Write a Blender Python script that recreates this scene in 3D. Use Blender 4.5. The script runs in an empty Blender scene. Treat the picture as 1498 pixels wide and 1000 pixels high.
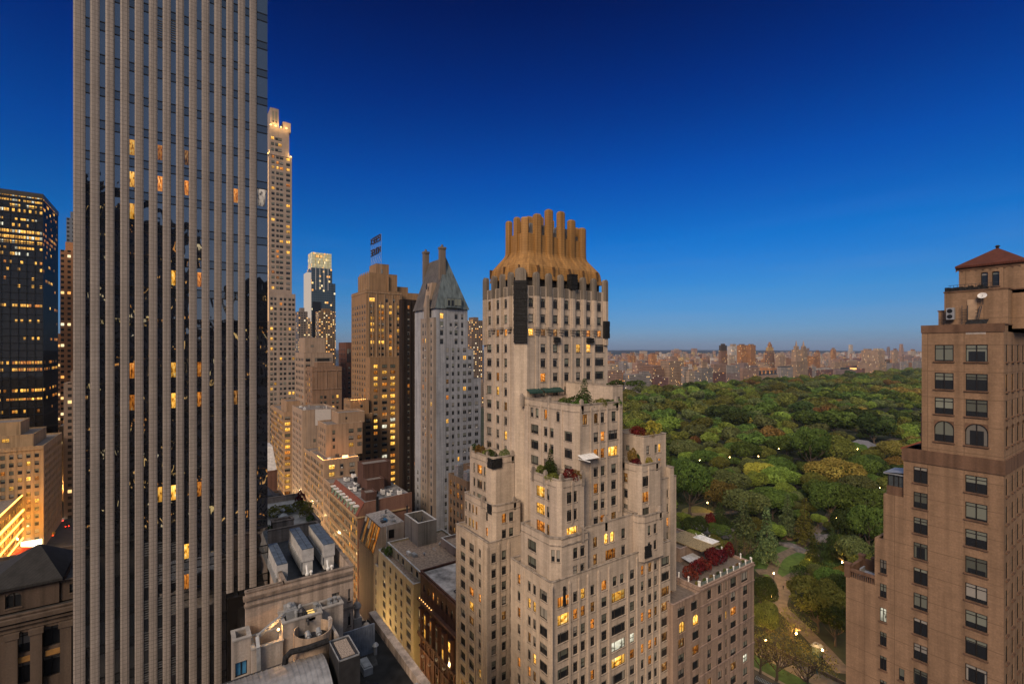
import bpy, math, random
import numpy as np
from mathutils import Vector, Matrix

# ------------------------------------------------------------------ camera, sky, sun, exposure
sc = bpy.context.scene
COL = sc.collection
rad = math.radians
H = 90.0                       # the eye is 90 m above the street
F, CX, HY = 703.0, 749.0, 511.0
TH = rad(34.8)                 # the view looks 34.8 degrees north of (grid) west
CT, ST = math.cos(TH), math.sin(TH)

cd = bpy.data.cameras.new('camera')
cam = bpy.data.objects.new('camera', cd)
COL.objects.link(cam)
cam.location = (0, 0, H)
cam.rotation_euler = (rad(90), 0, rad(90 - 34.8))
cd.sensor_width = 36
cd.lens = 36 * F / 1498
cd.shift_y = (HY - 500) / 1498
cd.clip_start = 0.5
cd.clip_end = 60000
sc.camera = cam

SUN_EL, SUN_AZ = 33, 148        # azimuth clockwise from grid north: light out of the south-south-east
wd = bpy.data.worlds.new('World')
sc.world = wd
wd.use_nodes = True
nt = wd.node_tree
for n_ in list(nt.nodes):
    nt.nodes.remove(n_)
def wn(t, **k):
    n = nt.nodes.new(t)
    for a, v in k.items():
        setattr(n, a, v)
    return n
def wl(a, b):
    nt.links.new(a, b)
sky = wn('ShaderNodeTexSky', sky_type='NISHITA', sun_disc=False)
sky.sun_elevation = rad(SUN_EL)
sky.sun_rotation = rad(SUN_AZ)
sky.ozone_density = 5.0
sky.air_density = 1.0
sky.dust_density = 0.4
tc = wn('ShaderNodeTexCoord')
sp = wn('ShaderNodeSeparateXYZ')
wl(tc.outputs['Generated'], sp.inputs[0])
mr = wn('ShaderNodeMapRange')
mr.inputs['From Min'].default_value = 0.0
mr.inputs['From Max'].default_value = 0.7
wl(sp.outputs['Z'], mr.inputs['Value'])
# dusk: what is left of each colour as the sky climbs from the horizon to the zenith
tint = wn('ShaderNodeValToRGB')
e = tint.color_ramp.elements
e[0].position = 0.0; e[0].color = (0.17, 0.215, 0.375, 1)
e[1].position = 1.0; e[1].color = (0.0, 0.014, 0.12, 1)
for p, c in ((0.05, (0.16, 0.265, 0.46, 1)), (0.16, (0.080, 0.285, 0.50, 1)), (0.30, (0.012, 0.270, 0.57, 1)), (0.47, (0.001, 0.185, 0.55, 1)), (0.66, (0.0, 0.094, 0.39, 1)), (0.84, (0.0, 0.040, 0.22, 1))):
    q = e.new(p); q.color = c
wl(mr.outputs[0], tint.inputs[0])
mx = wn('ShaderNodeMix', data_type='RGBA', blend_type='MULTIPLY')
mx.inputs['Factor'].default_value = 1
wl(sky.outputs[0], mx.inputs['A'])
wl(tint.outputs[0], mx.inputs['B'])
# thin mauve cloud bands low over the horizon
mp = wn('ShaderNodeMapping'); mp.inputs['Scale'].default_value = (1.6, 1.6, 16)
wl(tc.outputs['Generated'], mp.inputs[0])
nz = wn('ShaderNodeTexNoise'); nz.inputs['Scale'].default_value = 2.2; nz.inputs['Detail'].default_value = 6
wl(mp.outputs[0], nz.inputs['Vector'])
cr = wn('ShaderNodeValToRGB')
cr.color_ramp.elements[0].position = 0.46; cr.color_ramp.elements[0].color = (0, 0, 0, 1)
cr.color_ramp.elements[1].position = 0.78; cr.color_ramp.elements[1].color = (1, 1, 1, 1)
wl(nz.outputs[0], cr.inputs[0])
lo = wn('ShaderNodeMapRange')
lo.inputs['From Min'].default_value = 0.30; lo.inputs['From Max'].default_value = 0.06
lo.inputs['To Max'].default_value = 0.10
wl(sp.outputs['Z'], lo.inputs['Value'])
mm = wn('ShaderNodeMath', operation='MULTIPLY'); wl(cr.outputs[0], mm.inputs[0]); wl(lo.outputs[0], mm.inputs[1])
cl = wn('ShaderNodeMix', data_type='RGBA'); wl(mm.outputs[0], cl.inputs['Factor']); wl(mx.outputs['Result'], cl.inputs['A'])
cl.inputs['B'].default_value = (1.9, 2.3, 3.6, 1)
# the eastern half of the dusk sky, behind the eye, is paler and greyer
em = wn('ShaderNodeMapRange', interpolation_type='SMOOTHSTEP')
em.inputs['From Min'].default_value = -0.02; em.inputs['From Max'].default_value = 0.6; em.inputs['To Max'].default_value = 0.85
wl(sp.outputs['X'], em.inputs['Value'])
er = wn('ShaderNodeValToRGB')
er.color_ramp.elements[0].color = (1.7, 1.8, 2.15, 1); er.color_ramp.elements[1].color = (6.2, 6.3, 6.5, 1)
q = er.color_ramp.elements.new(0.26); q.color = (1.0, 1.35, 1.95, 1)
q = er.color_ramp.elements.new(0.64); q.color = (0.70, 1.05, 1.6, 1)
q = er.color_ramp.elements.new(0.80); q.color = (4.6, 4.7, 4.9, 1)
wl(sp.outputs['Z'], er.inputs[0])
ov = wn('ShaderNodeMapRange', interpolation_type='SMOOTHSTEP')    # pale overhead sky, out of view, added to brighten roofs and treetops
ov.inputs['From Min'].default_value = 0.62; ov.inputs['From Max'].default_value = 0.85; ov.inputs['To Max'].default_value = 0.9
wl(sp.outputs['Z'], ov.inputs['Value'])
eo = wn('ShaderNodeMath', operation='MAXIMUM'); wl(em.outputs[0], eo.inputs[0]); wl(ov.outputs[0], eo.inputs[1])
em = eo
ea = wn('ShaderNodeMix', data_type='RGBA'); wl(em.outputs[0], ea.inputs['Factor']); wl(cl.outputs['Result'], ea.inputs['A']); wl(er.outputs[0], ea.inputs['B'])
cl = ea
bg = wn('ShaderNodeBackground'); bg.inputs['Strength'].default_value = 0.12
wl(cl.outputs['Result'], bg.inputs['Color'])
wo = wn('ShaderNodeOutputWorld'); wl(bg.outputs[0], wo.inputs[0])

sl = bpy.data.lights.new('sun', 'SUN')
sl.energy = 2.5
sl.angle = rad(24)
sl.color = (1.0, 0.77, 0.56)
sun = bpy.data.objects.new('sun', sl)
COL.objects.link(sun)
a_, b_ = rad(SUN_AZ), rad(SUN_EL)
sd = Vector((math.sin(a_) * math.cos(b_), math.cos(a_) * math.cos(b_), math.sin(b_)))
sun.rotation_euler = sd.to_track_quat('Z', 'Y').to_euler()
sun.location = (40, -60, 200)

vs = sc.view_settings
vs.view_transform = 'Standard'
vs.look = 'None'
vs.exposure = 0.35
vs.gamma = 1.0
sc.cycles.max_bounces = 6
sc.cycles.diffuse_bounces = 3
sc.cycles.glossy_bounces = 3
sc.cycles.transparent_max_bounces = 8
sc.cycles.sample_clamp_indirect = 4

# ------------------------------------------------------------------ measuring: a point of a wall plane from its bearing
def T(px): return (px - CX) / F
def nE(px, w):                  # north coordinate on an east wall at w metres west
    t = T(px); return w / (CT - ST * t) * (ST + CT * t)
def wS(px, n):                  # west coordinate on a south (or north) wall at n metres north
    t = T(px); return n / (ST + CT * t) * (CT - ST * t)
def dep(w, n): return w * CT + n * ST
def zat(py, w, n): return (HY - py) / F * dep(w, n)
def pix(x, y, z):               # bearing of a point, used only to rank windows by apparent size
    d = -x * CT + y * ST
    if d < 1: return None
    return CX + F * (x * ST + y * CT) / d, HY - F * (z - H) / d, d
def gnd(px, py, z=0.0):         # ground point (w, n) under a bearing, at height z above the street
    d = F * (H - z) / (py - HY); t = T(px)
    return d * (CT - ST * t), d * (ST + CT * t)

# ------------------------------------------------------------------ materials
MATS = {}
def newmat(name):
    m = bpy.data.materials.new(name); m.use_nodes = True
    t = m.node_tree
    for n in list(t.nodes): t.nodes.remove(n)
    def N(ty, ins=None, **k):
        n = t.nodes.new(ty)
        for a, v in k.items(): setattr(n, a, v)
        for a, v in (ins or {}).items():
            if isinstance(v, bpy.types.NodeSocket): t.links.new(v, n.inputs[a])
            else: n.inputs[a].default_value = v
        return n
    out = N('ShaderNodeOutputMaterial')
    return m, N, (lambda s: t.links.new(s, out.inputs['Surface']))
def c4(c): return (c[0], c[1], c[2], 1)
def ramp(N, fac, stops, interp='LINEAR'):
    r = N('ShaderNodeValToRGB', {'Fac': fac}); cr = r.color_ramp; cr.interpolation = interp
    while len(cr.elements) < len(stops): cr.elements.new(0.5)
    for el, (p, c) in zip(cr.elements, stops):
        el.position = p; el.color = c4(c)
    return r.outputs[0]
def plain(name, c, rough=0.7, metal=0.0, var=0.25, scale=1.5, spec=0.3):
    if name in MATS: return MATS[name]
    m, N, O = newmat(name)
    tc = N('ShaderNodeTexCoord')
    n1 = N('ShaderNodeTexNoise', {'Vector': tc.outputs['Object'], 'Scale': scale, 'Detail': 5.0})
    col = ramp(N, n1.outputs[0], [(0.3, [x * (1 - var) for x in c]), (0.7, [min(1, x * (1 + var)) for x in c])])
    p = N('ShaderNodeBsdfPrincipled', {'Base Color': col, 'Roughness': rough, 'Metallic': metal, 'Specular IOR Level': spec})
    O(p.outputs[0]); MATS[name] = m; return m
def wallmat(name, c, joint=None, stain=0.35, rough=0.85, brick=None, floor=None):
    """masonry: mottled, rain streaked, optional panel joints (sx, sz) or brick courses"""
    if name in MATS: return MATS[name]
    m, N, O = newmat(name)
    tc = N('ShaderNodeTexCoord'); ob = tc.outputs['Object']
    n1 = N('ShaderNodeTexNoise', {'Vector': ob, 'Scale': 0.22, 'Detail': 6.0, 'Roughness': 0.6})
    mp = N('ShaderNodeMapping', {'Vector': ob, 'Scale': (1.1, 1.1, 0.05)})
    n2 = N('ShaderNodeTexNoise', {'Vector': mp.outputs[0], 'Scale': 1.0, 'Detail': 4.0})
    n3 = N('ShaderNodeTexNoise', {'Vector': ob, 'Scale': 5.0, 'Detail': 3.0})
    col = ramp(N, n1.outputs[0], [(0.3, [x * 0.86 for x in c]), (0.7, [min(1, x * 1.1) for x in c])])
    st = ramp(N, n2.outputs[0], [(0.42, (1, 1, 1)), (0.68, (1 - stain,) * 3)])
    a = N('ShaderNodeMix', {'Factor': 1.0, 'A': col, 'B': st}, data_type='RGBA', blend_type='MULTIPLY')
    g = ramp(N, n3.outputs[0], [(0.3, (0.86,) * 3), (0.7, (1.08,) * 3)])
    a = N('ShaderNodeMix', {'Factor': 1.0, 'A': a.outputs['Result'], 'B': g}, data_type='RGBA', blend_type='MULTIPLY')
    src = a.outputs['Result']
    if joint:
        sx, sz, lw = joint
        s = N('ShaderNodeSeparateXYZ', {0: ob})
        xy = N('ShaderNodeMath', {0: s.outputs[0], 1: s.outputs[1]}, operation='ADD')
        outs = []
        for v, k in ((xy.outputs[0], sx), (s.outputs[2], sz)):
            fm = N('ShaderNodeMath', {0: v, 1: k}, operation='FLOORED_MODULO')
            lt = N('ShaderNodeMath', {0: fm.outputs[0], 1: lw}, operation='LESS_THAN'); outs.append(lt.outputs[0])
        mxm = N('ShaderNodeMath', {0: outs[0], 1: outs[1]}, operation='MAXIMUM')
        jm = N('ShaderNodeMix', {'Factor': mxm.outputs[0], 'A': src, 'B': c4([x * 0.5 for x in c])}, data_type='RGBA')
        src = jm.outputs['Result']
    if brick:
        s = N('ShaderNodeSeparateXYZ', {0: ob})
        xy = N('ShaderNodeMath', {0: s.outputs[0], 1: s.outputs[1]}, operation='ADD')
        cb = N('ShaderNodeCombineXYZ', {0: xy.outputs[0], 1: s.outputs[2]})
        bt = N('ShaderNodeTexBrick', {'Vector': cb.outputs[0], 'Color1': c4((1.04,) * 3), 'Color2': c4((0.92,) * 3), 'Mortar': c4((0.86,) * 3), 'Scale': brick, 'Mortar Size': 0.012, 'Bias': 0.0})
        a = N('ShaderNodeMix', {'Factor': 1.0, 'A': src, 'B': bt.outputs[0]}, data_type='RGBA', blend_type='MULTIPLY')
        src = a.outputs['Result']
    bp = N('ShaderNodeBump', {'Height': n3.outputs[0], 'Strength': 0.25, 'Distance': 0.05})
    p = N('ShaderNodeBsdfPrincipled', {'Base Color': src, 'Roughness': rough, 'Specular IOR Level': 0.25, 'Normal': bp.outputs[0]})
    O(p.outputs[0]); MATS[name] = m; return m
def emis(name, c, s):
    if name in MATS: return MATS[name]
    m, N, O = newmat(name)
    e = N('ShaderNodeEmission', {'Color': c4(c), 'Strength': s}); O(e.outputs[0]); MATS[name] = m; return m

def _seeduv(N):
    uv = N('ShaderNodeUVMap'); s = N('ShaderNodeSeparateXYZ', {0: uv.outputs[0]})
    oi = N('ShaderNodeObjectInfo')
    fl = N('ShaderNodeMath', {0: s.outputs[0]}, operation='FLOOR')
    fr = N('ShaderNodeMath', {0: s.outputs[0]}, operation='FRACT')
    cb = N('ShaderNodeCombineXYZ', {0: fl.outputs[0], 1: oi.outputs['Random']})
    w = N('ShaderNodeTexWhiteNoise', {'Vector': cb.outputs[0]}, noise_dimensions='3D')
    return fr.outputs[0], s.outputs[1], w
def darkglass(name, tint=(0.012, 0.014, 0.017), blind=(0.33, 0.31, 0.27), pb=0.45, refl=0.5):
    """unlit window: black room, in some a blind or curtain drawn part of the way, sky in the pane"""
    if name in MATS: return MATS[name]
    m, N, O = newmat(name)
    u, v, w = _seeduv(N)
    sw = N('ShaderNodeSeparateXYZ', {0: w.outputs['Color']})
    thr = N('ShaderNodeMapRange', {'Value': sw.outputs[0], 'From Min': 0.0, 'From Max': pb, 'To Min': 0.05, 'To Max': 0.8})
    st = N('ShaderNodeMath', {0: v, 1: thr.outputs[0]}, operation='GREATER_THAN')
    cu = N('ShaderNodeMath', {0: u, 1: 0.5}, operation='SUBTRACT'); cu = N('ShaderNodeMath', {0: cu.outputs[0]}, operation='ABSOLUTE')
    ct = N('ShaderNodeMapRange', {'Value': sw.outputs[1], 'From Min': 0.0, 'From Max': 0.5, 'To Min': 0.30, 'To Max': 0.55})
    cs = N('ShaderNodeMath', {0: cu.outputs[0], 1: ct.outputs[0]}, operation='GREATER_THAN')
    mxm = N('ShaderNodeMath', {0: st.outputs[0], 1: cs.outputs[0]}, operation='MAXIMUM')
    bc = ramp(N, sw.outputs[2], [(0.0, [x * 0.35 for x in blind]), (1.0, blind)])
    c = N('ShaderNodeMix', {'Factor': mxm.outputs[0], 'A': c4(tint), 'B': bc}, data_type='RGBA')
    p = N('ShaderNodeBsdfPrincipled', {'Base Color': c.outputs['Result'], 'Roughness': 0.6, 'Coat Weight': 0.7, 'Coat Roughness': 0.14, 'Coat IOR': 1.45, 'Specular IOR Level': 0.2})
    O(p.outputs[0]); MATS[name] = m; return m
def litglass(name, c0, c1, s):
    """lit room behind the pane: brighter lamp patches, darker furniture, curtains"""
    if name in MATS: return MATS[name]
    m, N, O = newmat(name)
    u, v, w = _seeduv(N)
    cb = N('ShaderNodeCombineXYZ', {0: u, 1: v})
    ad = N('ShaderNodeVectorMath', {0: w.outputs['Color'], 'Scale': 37.0}, operation='SCALE')
    av = N('ShaderNodeVectorMath', {0: cb.outputs[0], 1: ad.outputs[0]}, operation='ADD')
    n1 = N('ShaderNodeTexNoise', {'Vector': av.outputs[0], 'Scale': 3.4, 'Detail': 3.0})
    col = ramp(N, n1.outputs[0], [(0.36, [x * 0.18 for x in c0]), (0.47, c0), (0.62, c1), (0.75, (1, 0.86, 0.5))])
    gr = N('ShaderNodeMapRange', {'Value': v, 'To Min': 0.55, 'To Max': 1.15})
    rs = N('ShaderNodeMapRange', {'Value': w.outputs['Value'], 'To Min': 0.35, 'To Max': 1.45})
    cu = N('ShaderNodeMath', {0: N('ShaderNodeMath', {0: u, 1: 0.5}, operation='SUBTRACT').outputs[0]}, operation='ABSOLUTE')
    sx = N('ShaderNodeSeparateXYZ', {0: w.outputs['Color']})
    cd_ = N('ShaderNodeMapRange', {'Value': sx.outputs[2], 'To Min': 0.26, 'To Max': 0.62})
    cm = N('ShaderNodeMath', {0: cu.outputs[0], 1: cd_.outputs[0]}, operation='GREATER_THAN')
    cv = N('ShaderNodeMapRange', {'Value': cm.outputs[0], 'To Min': 1.0, 'To Max': 0.45})
    rs = N('ShaderNodeMath', {0: rs.outputs[0], 1: cv.outputs[0]}, operation='MULTIPLY')
    k = N('ShaderNodeMath', {0: gr.outputs[0], 1: rs.outputs[0]}, operation='MULTIPLY')
    k = N('ShaderNodeMath', {0: k.outputs[0], 1: s}, operation='MULTIPLY')
    e = N('ShaderNodeEmission', {'Color': col, 'Strength': k.outputs[0]})
    g = N('ShaderNodeBsdfGlossy', {'Roughness': 0.03, 'Color': (1, 1, 1, 1)})
    x = N('ShaderNodeMixShader', {0: 0.06, 1: e.outputs[0], 2: g.outputs[0]})
    O(x.outputs[0]); MATS[name] = m; return m
def citywall(name, c, dark, fx=3.4, fz=3.3, lit=0.05, wx=0.5, wz=0.5):
    """wall of a far block: rows of small windows, a few of them lit"""
    if name in MATS: return MATS[name]
    m, N, O = newmat(name)
    tc = N('ShaderNodeTexCoord'); ge = N('ShaderNodeNewGeometry')
    s = N('ShaderNodeSeparateXYZ', {0: tc.outputs['Object']})
    ns = N('ShaderNodeSeparateXYZ', {0: ge.outputs['True Normal']})
    ax = N('ShaderNodeMath', {0: ns.outputs[0]}, operation='ABSOLUTE')
    ex = N('ShaderNodeMath', {0: ax.outputs[0], 1: 0.5}, operation='GREATER_THAN')
    h = N('ShaderNodeMix', {'Factor': ex.outputs[0], 'A': s.outputs[0], 'B': s.outputs[1]}, data_type='FLOAT')
    U = N('ShaderNodeMath', {0: h.outputs['Result'], 1: fx}, operation='DIVIDE')
    W = N('ShaderNodeMath', {0: s.outputs[2], 1: fz}, operation='DIVIDE')
    fu = N('ShaderNodeMath', {0: U.outputs[0]}, operation='FRACT'); fw = N('ShaderNodeMath', {0: W.outputs[0]}, operation='FRACT')
    a = N('ShaderNodeMath', {0: fu.outputs[0], 1: wx}, operation='LESS_THAN'); b = N('ShaderNodeMath', {0: fw.outputs[0], 1: wz}, operation='LESS_THAN')
    up = N('ShaderNodeMath', {0: ns.outputs[2]}, operation='ABSOLUTE'); up = N('ShaderNodeMath', {0: up.outputs[0], 1: 0.5}, operation='LESS_THAN')
    win = N('ShaderNodeMath', {0: a.outputs[0], 1: b.outputs[0]}, operation='MULTIPLY'); win = N('ShaderNodeMath', {0: win.outputs[0], 1: up.outputs[0]}, operation='MULTIPLY')
    u2 = N('ShaderNodeMath', {0: U.outputs[0]}, operation='FLOOR'); w2 = N('ShaderNodeMath', {0: W.outputs[0]}, operation='FLOOR')
    oi = N('ShaderNodeObjectInfo')
    r3 = N('ShaderNodeMath', {0: oi.outputs['Random'], 1: ex.outputs[0]}, operation='ADD')
    cb = N('ShaderNodeCombineXYZ', {0: u2.outputs[0], 1: w2.outputs[0], 2: r3.outputs[0]})
    wn_ = N('ShaderNodeTexWhiteNoise', {'Vector': cb.outputs[0]}, noise_dimensions='3D')
    lt = N('ShaderNodeMath', {0: wn_.outputs['Value'], 1: lit}, operation='LESS_THAN')
    lt = N('ShaderNodeMath', {0: lt.outputs[0], 1: win.outputs[0]}, operation='MULTIPLY')
    n1 = N('ShaderNodeTexNoise', {'Vector': tc.outputs['Object'], 'Scale': 0.08, 'Detail': 5.0})
    vv = N('ShaderNodeMapRange', {'Value': oi.outputs['Random'], 'To Min': 0.8, 'To Max': 1.15})
    col = ramp(N, n1.outputs[0], [(0.3, [x * 0.8 for x in c]), (0.7, [min(1, x * 1.15) for x in c])])
    col = N('ShaderNodeVectorMath', {0: col, 'Scale': vv.outputs[0]}, operation='SCALE').outputs[0]
    cc = N('ShaderNodeMix', {'Factor': win.outputs[0], 'A': col, 'B': c4(dark)}, data_type='RGBA')
    rg = N('ShaderNodeMapRange', {'Value': win.outputs[0], 'To Min': 0.85, 'To Max': 0.15})
    p = N('ShaderNodeBsdfPrincipled', {'Base Color': cc.outputs['Result'], 'Roughness': rg.outputs[0]})
    ec = ramp(N, wn_.outputs['Color'], [(0.2, (1, 0.40, 0.09)), (0.62, (1, 0.70, 0.28)), (0.85, (1, 0.92, 0.75))])
    e = N('ShaderNodeEmission', {'Color': ec, 'Strength': 1.1})
    x = N('ShaderNodeMixShader', {0: lt.outputs[0], 1: p.outputs[0], 2: e.outputs[0]})
    O(x.outputs[0]); MATS[name] = m; return m

LIT = {'y': litglass('lit_yellow', (1.0, 0.42, 0.045), (1.0, 0.60, 0.13), 1.25),
       'o': litglass('lit_amber', (0.75, 0.22, 0.03), (0.9, 0.34, 0.05), 0.75),
       'w': litglass('lit_white', (0.8, 0.75, 0.55), (1.0, 0.95, 0.75), 1.1),
       'd': litglass('lit_dim', (0.40, 0.16, 0.04), (0.62, 0.28, 0.07), 0.5)}
DARK = darkglass('dark_window_glass')
DARKB = darkglass('dark_window_glass_with_blinds', blind=(0.22, 0.235, 0.19), pb=0.95)
GK = ['k', 'b', 'y', 'o', 'w', 'd']
GM = {'k': DARK, 'b': DARKB, **LIT}

# ------------------------------------------------------------------ mesh builder (west, north, z above the eye)
class MB:
    def __init__(s): s.v = []; s.f = []; s.m = []; s.uv = {}
    def quad(s, pts, m=0, uv=None):
        k = len(s.v); s.v.extend(pts); s.f.append(tuple(range(k, k + len(pts)))); s.m.append(m)
        if uv: s.uv[len(s.f) - 1] = uv
    def xbox(s, x0, x1, y0, y1, z0, z1, m=0, top=None):
        a = [(x0, y0), (x1, y0), (x1, y1), (x0, y1)]
        s.prism(a, z0, z1, m, top)
    def box(s, w0, w1, n0, n1, z0, z1, m=0, top=None):
        s.xbox(-w1, -w0, n0, n1, z0, z1, m, top)
    def prism(s, a, z0, z1, m=0, top=None, a1=None):
        b = a1 or a; n = len(a); k = len(s.v)
        s.v += [(p[0], p[1], z0) for p in a] + [(p[0], p[1], z1) for p in b]
        for i in range(n):
            j = (i + 1) % n
            s.f.append((k + i, k + j, k + n + j, k + n + i)); s.m.append(m)
        s.f.append(tuple(k + n + i for i in range(n))); s.m.append(m if top is None else top)
        s.f.append(tuple(k + i for i in reversed(range(n)))); s.m.append(m)
    def cyl(s, x, y, z0, z1, r0, r1=None, n=12, m=0, top=None):
        r1 = r0 if r1 is None else r1
        a = [(x + r0 * math.cos(6.28318 * i / n), y + r0 * math.sin(6.28318 * i / n)) for i in range(n)]
        b = [(x + r1 * math.cos(6.28318 * i / n), y + r1 * math.sin(6.28318 * i / n)) for i in range(n)]
        s.prism(a, z0, z1, m, top, b)
    def tube(s, p, q, r0, r1=None, n=6, m=0):
        r1 = r0 if r1 is None else r1
        p = Vector(p); q = Vector(q); d = q - p
        if d.length < 1e-6: return
        d.normalize(); u = d.orthogonal().normalized(); w = d.cross(u); k = len(s.v)
        for c, r in ((p, r0), (q, r1)):
            for i in range(n):
                a = 6.28318 * i / n; s.v.append(tuple(c + (u * math.cos(a) + w * math.sin(a)) * r))
        for i in range(n):
            j = (i + 1) % n; s.f.append((k + i, k + j, k + n + j, k + n + i)); s.m.append(m)
        s.f.append(tuple(k + n + i for i in range(n))); s.m.append(m)
        s.f.append(tuple(k + i for i in reversed(range(n)))); s.m.append(m)
    def ball(s, x, y, z, r, rz=None, n=10, m=0, h=6):
        rz = rz or r; k = len(s.v)
        for j in range(h + 1):
            a = math.pi * j / h
            for i in range(n):
                b = 6.28318 * i / n; s.v.append((x + r * math.sin(a) * math.cos(b), y + r * math.sin(a) * math.sin(b), z - rz * math.cos(a)))
        for j in range(h):
            for i in range(n):
                i2 = (i + 1) % n; s.f.append((k + j * n + i, k + j * n + i2, k + (j + 1) * n + i2, k + (j + 1) * n + i)); s.m.append(m)
    def mesh(s, name, mats, off=(0, 0, 0)):
        me = bpy.data.meshes.new(name)
        ox, oy, oz = off
        me.from_pydata([(a - ox, b - oy, c - oz) for a, b, c in s.v], [], s.f)
        for m in mats: me.materials.append(m)
        if len(mats) > 1: me.polygons.foreach_set('material_index', s.m)
        if s.uv:
            ul = me.uv_layers.new(name='UVMap'); arr = np.zeros(len(me.loops) * 2, dtype=np.float32)
            for p in me.polygons:
                q = s.uv.get(p.index)
                if q:
                    for li, c in zip(p.loop_indices, q): arr[2 * li] = c[0]; arr[2 * li + 1] = c[1]
            ul.data.foreach_set('uv', arr)
        me.update(); return me
    def obj(s, name, mats, parent=None, loc=None, eye=True):
        """link as one object; z is counted from the eye when eye is set"""
        if not isinstance(mats, (list, tuple)): mats = [mats]
        if eye: s.v = [(a, b, c + H) for a, b, c in s.v]
        if loc is None and s.v and parent is None:
            xs = [p[0] for p in s.v]; ys = [p[1] for p in s.v]; zs = [p[2] for p in s.v]
            loc = ((min(xs) + max(xs)) / 2, (min(ys) + max(ys)) / 2, min(zs))
        wloc = Vector(loc or (0, 0, 0))
        base = parent_world(parent) if parent else Vector((0, 0, 0))
        if parent and loc is None: wloc = base
        o = bpy.data.objects.new(name, s.mesh(name, mats, tuple(wloc))); COL.objects.link(o)
        o.location = wloc - base if parent else wloc
        if parent: o.parent = parent
        return o
def parent_world(o):
    v = Vector(o.location)
    while o.parent: o = o.parent; v = v + Vector(o.location)
    return v
def tag(o, label, cat, group=None):
    o['label'] = label; o['category'] = cat
    if group: o['group'] = group
    return o
def structure(o): o['kind'] = 'structure'; return o
def empty(name, loc, label=None, cat=None, group=None):
    o = bpy.data.objects.new(name, None); COL.objects.link(o); o.location = loc
    o.empty_display_size = 0.5
    if label: tag(o, label, cat, group)
    return o
# ------------------------------------------------------------------ facades
class Frame:                     # u runs left to right along the wall, dep runs into the building
    def __init__(s, ox, oy, rz):
        s.ox, s.oy, s.rz = ox, oy, rz; s.c, s.s = math.cos(rz), math.sin(rz)
    def P(s, u, z, d=0.0):
        return (s.ox + u * s.c - d * s.s, s.oy + u * s.s + d * s.c, z)
def facade(mb, fr, W, z0, z1, holes, rev=0.22, m=0):
    """wall with real openings: holes are (u0, u1, zb, zt)"""
    us = sorted({0.0, W} | {min(max(h[i], 0), W) for h in holes for i in (0, 1)})
    zs = sorted({z0, z1} | {min(max(h[i], z0), z1) for h in holes for i in (2, 3)})
    def inside(u, z): return any(h[0] < u < h[1] and h[2] < z < h[3] for h in holes)
    P = fr.P
    # holes bucketed by row for speed
    for a, b in zip(zs, zs[1:]):
        if b - a < 1e-5: continue
        zc = (a + b) / 2
        row = [h for h in holes if h[2] < zc < h[3]]
        run = None
        for c, d in zip(us, us[1:]):
            if d - c < 1e-5: continue
            uc = (c + d) / 2
            if any(h[0] < uc < h[1] for h in row):
                if run is not None: mb.quad([P(run, a), P(c, a), P(c, b), P(run, b)], m); run = None
            elif run is None: run = c
        if run is not None: mb.quad([P(run, a), P(W, a), P(W, b), P(run, b)], m)
    for u0, u1, zb, zt in holes:
        mb.quad([P(u0, zb), P(u1, zb), P(u1, zb, rev), P(u0, zb, rev)], m)
        mb.quad([P(u0, zt), P(u1, zt), P(u1, zt, rev), P(u0, zt, rev)], m)
        mb.quad([P(u0, zb), P(u0, zt), P(u0, zt, rev), P(u0, zb, rev)], m)
        mb.quad([P(u1, zb), P(u1, zt), P(u1, zt, rev), P(u1, zb, rev)], m)

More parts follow.
